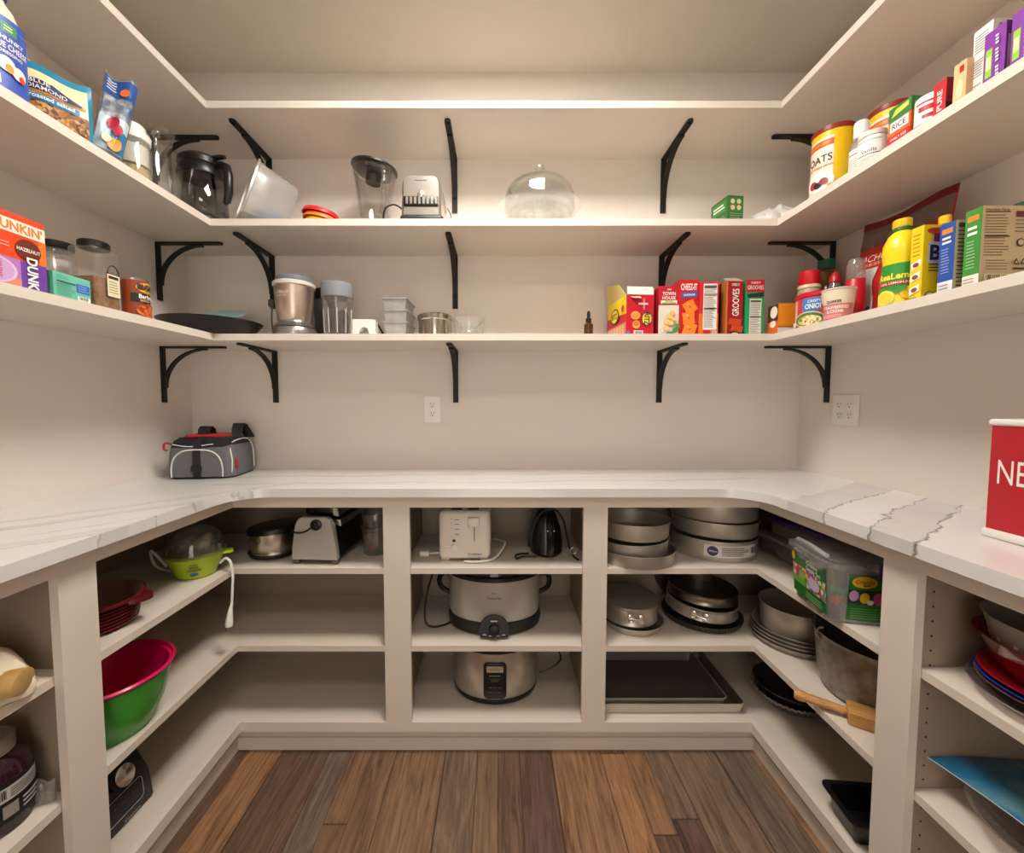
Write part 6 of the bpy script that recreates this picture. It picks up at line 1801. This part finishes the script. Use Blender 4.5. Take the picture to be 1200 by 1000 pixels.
t = thing('food_container', 'flat clear food container with a clear lid behind the craft tub', 'container', (1.118, 1.475, A), 0.06)
k = MB(); k.rbox(-0.11, -0.13, 0, 0.11, 0.13, 0.062, 0.03, glass('#f6f6f4', 0.12, 0.4, '#d5d0c8'), 4, 0.012); k.build('tub_wall', t)
k = MB(); k.rbox(-0.122, -0.142, 0.0625, 0.122, 0.142, 0.075, 0.035, glass('#f6f6f4', 0.15, 0.55, '#dcd7cf'), 4, 0.004); k.build('lid', t)
t = thing('food_container', 'clear food container with a dark purple lid lying on the flat one', 'container', (1.125, 1.46, A + 0.0755), 0.12)
k = MB(); k.rbox(-0.095, -0.12, 0, 0.095, 0.12, 0.05, 0.03, glass('#f6f6f4', 0.12, 0.45, '#d9d3cc'), 4, 0.012); k.build('tub_wall', t)
k = MB(); k.rbox(-0.105, -0.13, 0.0505, 0.105, 0.13, 0.066, 0.035, P_('#42205c', 0.35), 4, 0.004); k.build('lid', t)

# craft tub
t = thing('craft_tub', 'clear plastic tub of craft supplies with green printed labels and a clear lid', 'tub', (0.957, 1.122, A), -pi / 2 - 0.18)
TUBM = glass('#fafafa', 0.06, 0.2, '#f2eeea')
k = MB()
def sq(x, y, z, r, n=5):
    p = []
    for cx, cy, a0 in ((x - r, y - r, 0), (-x + r, y - r, pi / 2), (-x + r, -y + r, pi), (x - r, -y + r, 1.5 * pi)):
        p += [(cx + r * cos(a0 + pi / 2 * i / n), cy + r * sin(a0 + pi / 2 * i / n), z) for i in range(n + 1)]
    return p
W0, D0 = 0.085, 0.092
k.loft([sq(W0, D0, 0, 0.02), sq(W0 + 0.002, D0 + 0.002, 0.004, 0.022), sq(W0 + 0.012, D0 + 0.012, 0.142, 0.025), sq(W0 + 0.022, D0 + 0.022, 0.144, 0.03), sq(W0 + 0.022, D0 + 0.022, 0.158, 0.03), sq(W0 + 0.010, D0 + 0.010, 0.158, 0.022), sq(W0 + 0.0095, D0 + 0.0095, 0.14, 0.022), sq(W0 - 0.001, D0 - 0.001, 0.006, 0.018)], TUBM)
k.build('tub_wall', t)
k = MB(); k.rbox(-W0 - 0.012, -D0 - 0.012, 0.1585, W0 + 0.012, D0 + 0.012, 0.166, 0.03, glass('#fbfbfa', 0.1, 0.14, '#f0ece8'), 4, 0.003)
k.tube([(-0.07, -D0 - 0.002, 0.168), (0.0, -D0 - 0.004, 0.172), (0.07, -D0 - 0.002, 0.168)], 0.006, glass('#ffffff', 0.05, 0.5, '#f2f0ee'), 8); k.build('lid', t)
k = MB(); k.rbox(W0 + 0.022, 0.0, 0.125, W0 + 0.03, 0.045, 0.165, 0.003, P_('#4a2268', 0.4), 2); k.build('latch', t)
DG = P_('#1f6b2a', 0.35)
def lab_face(key):
    if key == 'f': return lambda s, u, h: Vector((s - W0, -(D0 + 0.001 + 0.0715 * u) - h - 0.001, 0.008 + u))
    return lambda s, u, h: Vector((W0 + 0.001 + 0.0715 * u + h + 0.001, s - D0, 0.008 + u))
PINK = mottled('craft_picture', ['#d84a7c', '#e8c83a', '#7a4a9c', '#cfc6d8', '#5aa03a'], 90, 0.5, 2, True)
k = MB(); pr = Print(k, lab_face('f'), 2 * W0, 0.128, 0.0004)
pr.rect(0.02, 0.06, 0.98, 1.0, DG); pr.rect(0.02, 0.3, 0.98, 0.7, PINK); pr.rect(0.02, 0.3, 0.4, 0.46, P_('#6fae3a')); pr.text('Creative', 0.62, 0.88, 0.011, WHT, 0.055, 0.01).text('Supply Set', 0.66, 0.77, 0.011, WHT, 0.068, 0.01); pr.ell(0.07, 0.88, 0.05, 0.1, P_('#e2b81e'))
pr.ell(0.3, 0.52, 0.12, 0.1, P_('#7fc23a')); pr.ell(0.68, 0.5, 0.16, 0.13, P_('#c9b6d6')); pr.ell(0.2, 0.56, 0.06, 0.12, P_('#d0226a')); pr.lines(0.45, 0.1, 0.92, 0.26, 3, P_('#9acb8a'), 0.3, 4)
k.build('front_label', t)
k = MB(); pr = Print(k, lab_face('r'), 2 * D0, 0.128, 0.0004)
pr.rect(0.2, 0.02, 0.66, 0.98, DG); pr.rect(0.2, 0.36, 0.66, 0.66, P_('#2c2a28')); pr.ell(0.39, 0.82, 0.155, 0.12, P_('#e6a81c')); pr.text('Crayola', 0.39, 0.83, 0.010, P_('#1f3a1e'), 0.042, 0.012); pr.poly([(0.36, 0.765), (0.47, 0.785), (0.46, 0.755), (0.39, 0.735)], DG)
pr.ell(0.27, 0.54, 0.06, 0.11, P_('#b58fb8')); pr.ell(0.4, 0.5, 0.06, 0.11, P_('#d8b81e')); pr.ell(0.57, 0.5, 0.07, 0.13, P_('#c2447a')); pr.ell(0.47, 0.42, 0.04, 0.05, P_('#e8e2d8')); pr.lines(0.24, 0.06, 0.64, 0.3, 5, P_('#6fb04a'), 0.3, 5)
k.build('side_label', t)
rnd = random.Random(8)
for i, (x, y, z, r, c_) in enumerate(((0.045, -0.062, 0.07, 0.013, '#2f9a6a'), (0.062, -0.05, 0.072, 0.012, '#2c8f62'), (0.055, -0.03, 0.07, 0.012, '#3aa070'), (0.05, -0.06, 0.045, 0.013, '#d8542a'), (0.06, -0.035, 0.047, 0.013, '#d06a5a'), (0.065, -0.015, 0.052, 0.012, '#c96a78'), (0.03, -0.05, 0.03, 0.014, '#4a6ab0'), (0.055, -0.01, 0.02, 0.014, '#e0c23a'), (0.02, 0.0, 0.03, 0.018, '#b04a9a'), (-0.02, -0.02, 0.03, 0.02, '#4a9ac0'))):
    MB().lathe([(r * sin(pi * q / 10) + 1e-4, -r * cos(pi * q / 10)) for q in range(11)], P_(c_, 0.8), 18, (x, y, z)).build('pompom', t)
k = MB(); k.tube([(0.06, -0.03, 0.08), (0.068, -0.045, 0.125)], 0.0025, P_('#d9b27c', 0.6), 6); k.tube([(0.02, -0.04, 0.05), (0.05, -0.07, 0.12)], 0.0025, P_('#d9b27c', 0.6), 6); k.build('craft_sticks', t)
k = MB(); k.rbox(-0.07, -0.02, 0.006, 0.07, 0.075, 0.1, 0.01, P_('#8d8580', 0.7), 3); k.build('paper_pack', t)

# ------------------------------------------------------------------ right corner cabinet, middle shelf
TINM = steel('#cbc2b4', 0.32, (1, 1, 1), 0.2, 0.15, 0.7)
def springring(k, r, z0, h, m, buckle_ang, lip=0.003):
    k.lathe([(r, z0), (r + lip, z0 + 0.003), (r, z0 + 0.008), (r, z0 + h - 0.007), (r + lip, z0 + h - 0.003), (r, z0 + h), (r - 0.0015, z0 + h), (r - 0.0015, z0)], m, 64, closed=True)
def buckle(t, r, z, ang, m):
    k = MB(); k.M = Matrix.Rotation(ang, 4, 'Z')
    k.rbox(r, -0.026, z - 0.016, r + 0.006, -0.012, z + 0.016, 0.002, m, 2); k.rbox(r, 0.012, z - 0.016, r + 0.006, 0.03, z + 0.016, 0.002, m, 2)
    k.tube([(r + 0.007, -0.018 + 0.012 * cos(a), z + 0.011 * sin(a)) for a in [2 * pi * i / 14 for i in range(15)]], 0.0018, m, 6)
    k.tube([(r + 0.007, -0.02, z + 0.003), (r + 0.009, 0.0, z + 0.001), (r + 0.008, 0.024, z - 0.003)], 0.0028, m, 8)
    k.build('buckle', t)
SPM = 'springform pans'
roundpan('shallow round tin lying under the left springform pan', (0.513, 1.570, B), 0.104, 0.112, 0.026, TINM, None, 0.003, 0, 0, 'cake_tin', 'cake pan')
t = thing('springform_pan', 'steel springform pan with a grey disc on top, left of the dark one', 'springform pan', (0.503, 1.572, B + 0.027), 0.0)
k = MB(); springring(k, 0.1, 0.002, 0.066, TINM, 0); k.build('ring', t)
MB().lathe([(0.105, 0), (0.107, 0.002), (0.107, 0.004), (0.001, 0.004)], DKMET, 60).build('base_plate', t)
k = MB(); k.M = Matrix.Translation((0, 0, 0.07)) @ Matrix.Rotation(radians(5), 4, 'X'); k.lathe([(0.1, 0), (0.102, 0.002), (0.102, 0.004), (0.09, 0.006), (0.001, 0.006)], steel('#8d857c', 0.45, (1, 1, 1), 0.15, 0.0, 0.4), 60); k.build('top_disc', t)
buckle(t, 0.101, 0.036, FACE - 0.1, CHROME)

o = roundpan('dark fluted tart pan at the bottom of the dark springform stack', (0.80, 1.616, B), 0.132, 0.143, 0.024, DKMET, None, 0.003, 0, 0, 'tart_pan', 'tart pan')
k = MB()
for i in range(72):
    a = 2 * pi * i / 72
    k.tube([((0.1345 + 0.002) * cos(a), (0.1345 + 0.002) * sin(a), 0.003), ((0.1435 + 0.001) * cos(a), (0.1435 + 0.001) * sin(a), 0.02)], 0.0028, DKMET, 5)
k.build('fluted_edge', o)
t = thing('springform_pan', 'large steel springform ring tilted on the dark tart pan', 'springform pan', (0.80, 1.622, B + 0.034), 0.0, None, radians(2.0), radians(3))
k = MB(); springring(k, 0.128, 0.0, 0.045, TINM, 0); k.build('ring', t); buckle(t, 0.129, 0.022, FACE - 0.5, CHROME)
t = thing('springform_pan', 'dark springform pan resting in the tilted steel ring, open at the top', 'springform pan', (0.802, 1.622, B + 0.0895), 0.0, None, radians(1.0), radians(2.5))
k = MB(); springring(k, 0.124, 0.0, 0.036, steel('#9a9084', 0.3, (1, 1, 1), 0.2, 0.2), 0); k.build('ring', t)
MB().lathe([(0.118, 0.003), (0.122, 0.005), (0.001, 0.006)], DKMET, 60).build('base_plate', t)
roundpan('thin dark round baking sheet standing behind the springform stack', (0.79, 1.768, B + 0.1255), 0.118, 0.122, 0.008, DKMET, None, 0.002, radians(87), 0, 'baking_disc', 'baking sheet')

GS = 'nested round pans by the big pot'
for i, (z, r, h) in enumerate(((0, 0.139, 0.022), (0.0115, 0.137, 0.022), (0.023, 0.135, 0.022), (0.0345, 0.130, 0.022))):
    roundpan(('lowest of the shallow pie tins stacked beside the big pot', 'second pie tin from the bottom beside the big pot', 'third pie tin from the bottom beside the big pot', 'topmost pie tin, directly under the deep cake pan')[i], (1.055, 1.452, B + z), r - 0.012, r, h, steel('#b5ac9f', 0.42, (1, 1, 1), 0.2, 0.15, 0.55), GS, 0.004, 0, 0, 'pie_tin', 'pie tin')
roundpan('deep round cake pan on top of the pie tins', (1.055, 1.45, B + 0.045), 0.108, 0.112, 0.088, steel('#bdb4a7', 0.42, (1, 1, 1), 0.2, 0.1, 0.55), None, 0.004)

t = thing('stock_pot', 'big worn aluminium pot partly behind the right stile', 'pot', (1.09, 1.168, B))
MB().shell([(0.118, 0), (0.13, 0.006), (0.14, 0.05), (0.148, 0.15), (0.152, 0.168), (0.154, 0.17)], 0.003, steel('#a59c90', 0.45, (1, 1, 1), 0.2, 0.4, 0.7), 64, floor=0.004).build('pot_wall', t)
k = cord([(-0.147, 0.03, 0.15), (-0.16, 0.028, 0.165), (-0.158, 0.02, 0.185), (-0.15, 0.012, 0.19)], 0.003, STEEL); k.build('wire_handle', t)

t = thing('wooden_paddle', 'small wooden roller block with a turned handle poking over the shelf edge', 'wooden tool', (0.952, 1.058, B), 0)
WD = mottled('maple_wood', ['#a8743a', '#bd8a4c', '#c99a5e'], 30, 0.45, 5, False, 0.05, (1, 8, 8))
dx = Vector((0.11, -0.078, 0)).normalized(); ang = math.atan2(dx.y, dx.x)
t.rotation_euler[2] = ang
k = MB(); k.rbox(-0.03, -0.03, 0, 0.1, 0.03, 0.036, 0.006, WD, 3, 0.004); k.build('block', t)
k = MB(); k.M = Matrix.Translation((-0.03, 0, 0.02)) @ Matrix.Rotation(-pi / 2, 4, 'Y')
k.lathe([(0.009, 0), (0.0095, 0.01), (0.011, 0.05), (0.0125, 0.075), (0.011, 0.085), (0.014, 0.092), (0.015, 0.105), (0.011, 0.115)], WD, 24); k.build('handle', t)

# ------------------------------------------------------------------ right corner cabinet, bottom
def sheetpan(label, loc, x0, x1, y0, y1, h, m, inner, rz=0):
    k = MB()
    cx, cy, w_, d_ = (x0 + x1) / 2, (y0 + y1) / 2, (x1 - x0) / 2, (y1 - y0) / 2
    S = lambda a, z, r: [(p[0] + 0, p[1] + 0, z) for p in sq(w_ - a, d_ - a, z, r)]
    k.loft([S(0.012, 0, 0.012), S(0.002, h - 0.003, 0.018), S(0, h - 0.002, 0.02), S(0, h, 0.02), S(0.004, h, 0.018), S(0.014, 0.002, 0.012)], [m] * 4 + [inner])
    k.f[-1] = k.f[-1]
    o = k.build('baking_sheet'); place(o, (cx, cy, loc), rz)
    tag(o, label, 'baking sheet', 'rimmed baking sheets')
    return o
SHE = steel('#cbc3b7', 0.42, (1, 1, 1), 0.2, 0.0, 0.5)
sheetpan('larger rimmed baking sheet at the bottom of the pair', D, 0.352, 0.884, 1.438, 1.785, 0.04, SHE, steel('#6f675e', 0.5, (1, 1, 1), 0.2, 0.0, 0.3))
sheetpan('smaller dark rimmed baking sheet lying in the larger one', D + 0.012, 0.368, 0.83, 1.456, 1.752, 0.036, SHE, steel('#6a635b', 0.5, (1, 1, 1), 0.2, 0.0, 0.3))

t = thing('pie_dish', 'dark glass pie dish on top of the other one on the bottom right shelf', 'pie dish', (1.092, 1.512, D + 0.034))
DGL = glass('#8d8480', 0.03, 0.5, '#2a2320')
MB().shell([(0.088, 0), (0.092, 0.003), (0.116, 0.034), (0.124, 0.036), (0.125, 0.04)], 0.004, mat('#3b332d', 0.15, 0, 0.6), 64).build('dish_wall', t)
t = thing('pie_dish', 'clear glass pie dish with a wavy rim under the dark one', 'pie dish', (1.092, 1.512, D))
k = MB().shell([(0.084, 0), (0.09, 0.003), (0.117, 0.04), (0.119, 0.043)], 0.004, glass('#dcd8d2', 0.03, 0.4, '#857c72'), 64); k.build('dish_wall', t)
k = MB()
for i in range(44):
    a0, a1 = 2 * pi * i / 44, 2 * pi * (i + 1) / 44
    k.tube([(0.124 * cos(a0), 0.124 * sin(a0), 0.0455), (0.128 * cos((a0 + a1) / 2), 0.128 * sin((a0 + a1) / 2), 0.0425), (0.124 * cos(a1), 0.124 * sin(a1), 0.0455)], 0.0042, glass('#e8e4de', 0.03, 0.5, '#cfc7bc'), 6)
k.build('wavy_rim', t)

t = thing('loaf_tin', 'black non-stick loaf tin at the front of the bottom right shelf', 'loaf pan', (1.005, 1.035, D), -0.1)
BL = mat('#121214', 0.3, 0, 0.5)
k = MB(); k.loft([sq(0.098, 0.046, 0, 0.012), sq(0.11, 0.056, 0.062, 0.016), sq(0.122, 0.066, 0.064, 0.02), sq(0.122, 0.066, 0.068, 0.02), sq(0.108, 0.054, 0.068, 0.015), sq(0.097, 0.045, 0.003, 0.011)], BL)
k.build('tin_wall', t)

# ================================================================== right side cabinet
roundpan_c = (1.065, 0.748)
t = thing('serving_tray', 'clear scalloped plastic tray at the bottom of the colander stack', 'tray', (1.05, 0.724, A))
MB().shell([(0.09, 0), (0.105, 0.003), (0.139, 0.02), (0.144, 0.026)], 0.002, glass('#f2eeee', 0.08, 0.2, '#cfc6c6'), 64, floor=0.002).build('tray_wall', t)
def plate(label, z, c_, r):
    k = MB().shell([(r * 0.62, 0), (r * 0.68, 0.002), (r, 0.02), (r + 0.002, 0.022)], 0.003, c_, 60)
    o = k.build('plate'); place(o, (1.048, 0.732, A + z + 0.001)); tag(o, label, 'plate', 'plastic plates under the red bowl')
plate('pink plastic plate just above the clear tray', 0.012, glass('#e8c8c8', 0.1, 0.6, '#c79a9a'), 0.124)
plate('blue plastic plate between the red and the pink one', 0.020, P_('#2444b0', 0.35), 0.124)
plate('red plastic plate under the red bowl', 0.028, P_('#b01a28', 0.35), 0.122)
t = thing('red_bowl', 'translucent red bowl holding the grey colander', 'bowl', (1.045, 0.744, A + 0.0345))
MB().shell([(0.062, 0), (0.07, 0.003), (0.1, 0.045), (0.116, 0.082), (0.121, 0.084)], 0.003, glass('#d8404a', 0.08, 0.55, '#a8121e'), 60, floor=0.003).build('bowl_wall', t)
t = thing('colander', 'grey plastic colander with round holes nested in the red bowl', 'colander', (1.045, 0.744, A + 0.0385))
CG = mat('#8f857c', 0.4, 0, 0.4)
k = MB().shell([(0.058, 0), (0.066, 0.003), (0.092, 0.05), (0.106, 0.105), (0.109, 0.116), (0.112, 0.118)], 0.0025, CG, 60, floor=0.003)
for j, (z, n) in enumerate(((0.078, 20),)):
    for i in range(n):
        a = 2 * pi * i / n
        r = 0.0996
        pr = Print(k, flat((r * cos(a), r * sin(a), z), (-sin(a), cos(a), 0), (0.25 * cos(a), 0.25 * sin(a), 1)), 1, 1, 0.001)
        pr.ell(0, 0, 0.004, 0.004, P_('#d9d3cc'), 10)
k.build('colander_wall', t)

t = thing('cutting_mat', 'glossy blue flexible mat lying across the glass bowl', 'mat', (0, 0, 0))
BLUE = mottled('blue_mat', ['#0b3f5e', '#115a80', '#246f94', '#5f8c98'], 7, 0.25, 3, False, 0.0, (1, 1, 1), 0.3)
k = MB(); n = 16
top = []
for j in range(n + 1):
    for i in range(n + 1):
        u, v = i / n, j / n
        x = 0.925 + 0.285 * u + 0.06 * v
        y = 0.866 - 0.42 * v
        z = B + 0.068 + 0.010 * sin(3 * u + 1) - 0.006 * v + 0.006 * sin(5 * v)
        top.append((x, y, z))
q = [(j * (n + 1) + i, (j + 1) * (n + 1) + i, (j + 1) * (n + 1) + i + 1, j * (n + 1) + i + 1) for j in range(n) for i in range(n)]
k.add(top, q, BLUE)
k.add([(x, y, z - 0.002) for x, y, z in top], [tuple(reversed(f)) for f in q], P_('#dfe3e2', 0.4))
rim = [i for i in range(n + 1)] + [j * (n + 1) + n for j in range(1, n + 1)] + [n * (n + 1) + i for i in range(n - 1, -1, -1)] + [j * (n + 1) for j in range(n - 1, 0, -1)]
m_ = len(rim)
k.add([top[i] for i in rim] + [(top[i][0], top[i][1], top[i][2] - 0.002) for i in rim], [(i, (i + 1) % m_, m_ + (i + 1) % m_, m_ + i) for i in range(m_)], P_('#dfe3e2', 0.4))
k.build('mat_sheet', t)
t = thing('glass_bowl', 'wide clear pressed glass bowl under the blue mat', 'bowl', (1.057, 0.708, B))
MB().shell([(0.07, 0), (0.08, 0.004), (0.12, 0.03), (0.148, 0.05), (0.152, 0.053)], 0.005, glass('#f8f4f2', 0.04, 0.2, '#e0d6d0'), 64, floor=0.005).build('bowl_wall', t)
k = MB()
for i in range(40):
    a = 2 * pi * i / 40
    k.tube([(0.09 * cos(a), 0.09 * sin(a), 0.0095), (0.12 * cos(a + 0.1), 0.12 * sin(a + 0.1), 0.0298), (0.144 * cos(a + 0.2), 0.144 * sin(a + 0.2), 0.0465)], 0.0016, glass('#ffffff', 0.04, 0.3, '#ded6d0'), 5)
k.build('pressed_pattern', t)

# ================================================================== left side cabinet
t = thing('cloth_bundle', 'cream cloth bundle with a tan roll sticking out, on the upper left shelf', 'cloth', (-1.022, 0.768, A + 0.001))
k = MB(); N, Mm = 44, 20; vs = []
for j in range(Mm + 1):
    v = j / Mm
    for i in range(N):
        a = 2 * pi * i / N
        r = sin(pi * (0.5 - 0.5 * v * 0.97)) ** 0.5
        b_ = 1 + 0.07 * sin(4 * a + 3 * v) + 0.04 * sin(9 * a - 5 * v) + 0.02 * sin(21 * a + 9 * v)
        vs.append((0.11 * r * b_ * cos(a), 0.085 * r * b_ * sin(a), 0.085 * v ** 0.9 * (1 + 0.12 * sin(2 * a + 0.6)) + 0.004 * sin(7 * a + 6 * v) * v))
k.add(vs, [(j * N + i, j * N + (i + 1) % N, (j + 1) * N + (i + 1) % N, (j + 1) * N + i) for j in range(Mm) for i in range(N)] + [tuple(range(N - 1, -1, -1)), tuple(Mm * N + i for i in range(N))], P_('#e0d2b8', 0.9))
k.build('cloth', t)
k = MB(); k.M = Matrix.Translation((0.055, -0.02, 0.034)) @ Matrix.Rotation(radians(-70), 4, 'Z') @ Matrix.Rotation(pi / 2, 4, 'X')
k.lathe([(0.02, -0.07), (0.024, -0.068), (0.026, 0.0), (0.024, 0.055), (0.012, 0.058)], mottled('tan_roll', ['#a98243', '#c3a062'], 25, 0.7), 26, (0, 0, 0), 1.3, 0.9); k.build('roll', t)

t = thing('dark_jar', 'big dark glass jar with a grey lid and black label', 'jar', (-1.010, 0.79, B))
MB().lathe([(0.055, 0), (0.061, 0.004), (0.063, 0.03), (0.063, 0.105), (0.056, 0.13), (0.042, 0.143), (0.036, 0.147)], mat('#2a1016', 0.12, 0, 0.6), 48).build('jar_body', t)
MB().lathe([(0.037, 0.146), (0.041, 0.148), (0.041, 0.174), (0.036, 0.178)], P_('#8c8076', 0.4), 40).build('lid', t)
k = MB(); pr = cylprint(k, 0.0632, 0.026, 0.078, -0.55, 0.17); grid(pr, 0, 0, 1, 1, P_('#141314'), 22, 1); grid(pr, 0, 0.55, 1, 0.9, P_('#b9b2ac'), 22, 1); pr.bars(0.45, 0.62, 0.6, 0.86, INK, 9); pr.lines(0.62, 0.6, 0.95, 0.86, 4, MID, 0.35, 3, nx=6); grid(pr, 0.55, 0.14, 0.68, 0.46, P_('#8f867c'), 5, 1); pr.lines(0.72, 0.12, 0.96, 0.46, 3, P_('#c9c2bc'), 0.4, 2, nx=6); pr.lines(0.1, 0.1, 0.45, 0.5, 4, P_('#7a726a'), 0.3, 6, nx=6)
k.build('label', t)
k = MB(); fn = pouch(k, 0.034, 0.05, 0.008, glass('#f6f4f2', 0.1, 0.25, '#cfcac6'), 3, 0.003, 8, 10); o = k.build('clear_packet'); place(o, (-0.948, 0.835, B + 0.002), 0.4, radians(0), radians(0)); tag(o, 'small clear plastic packet behind the dark jar', 'packet')
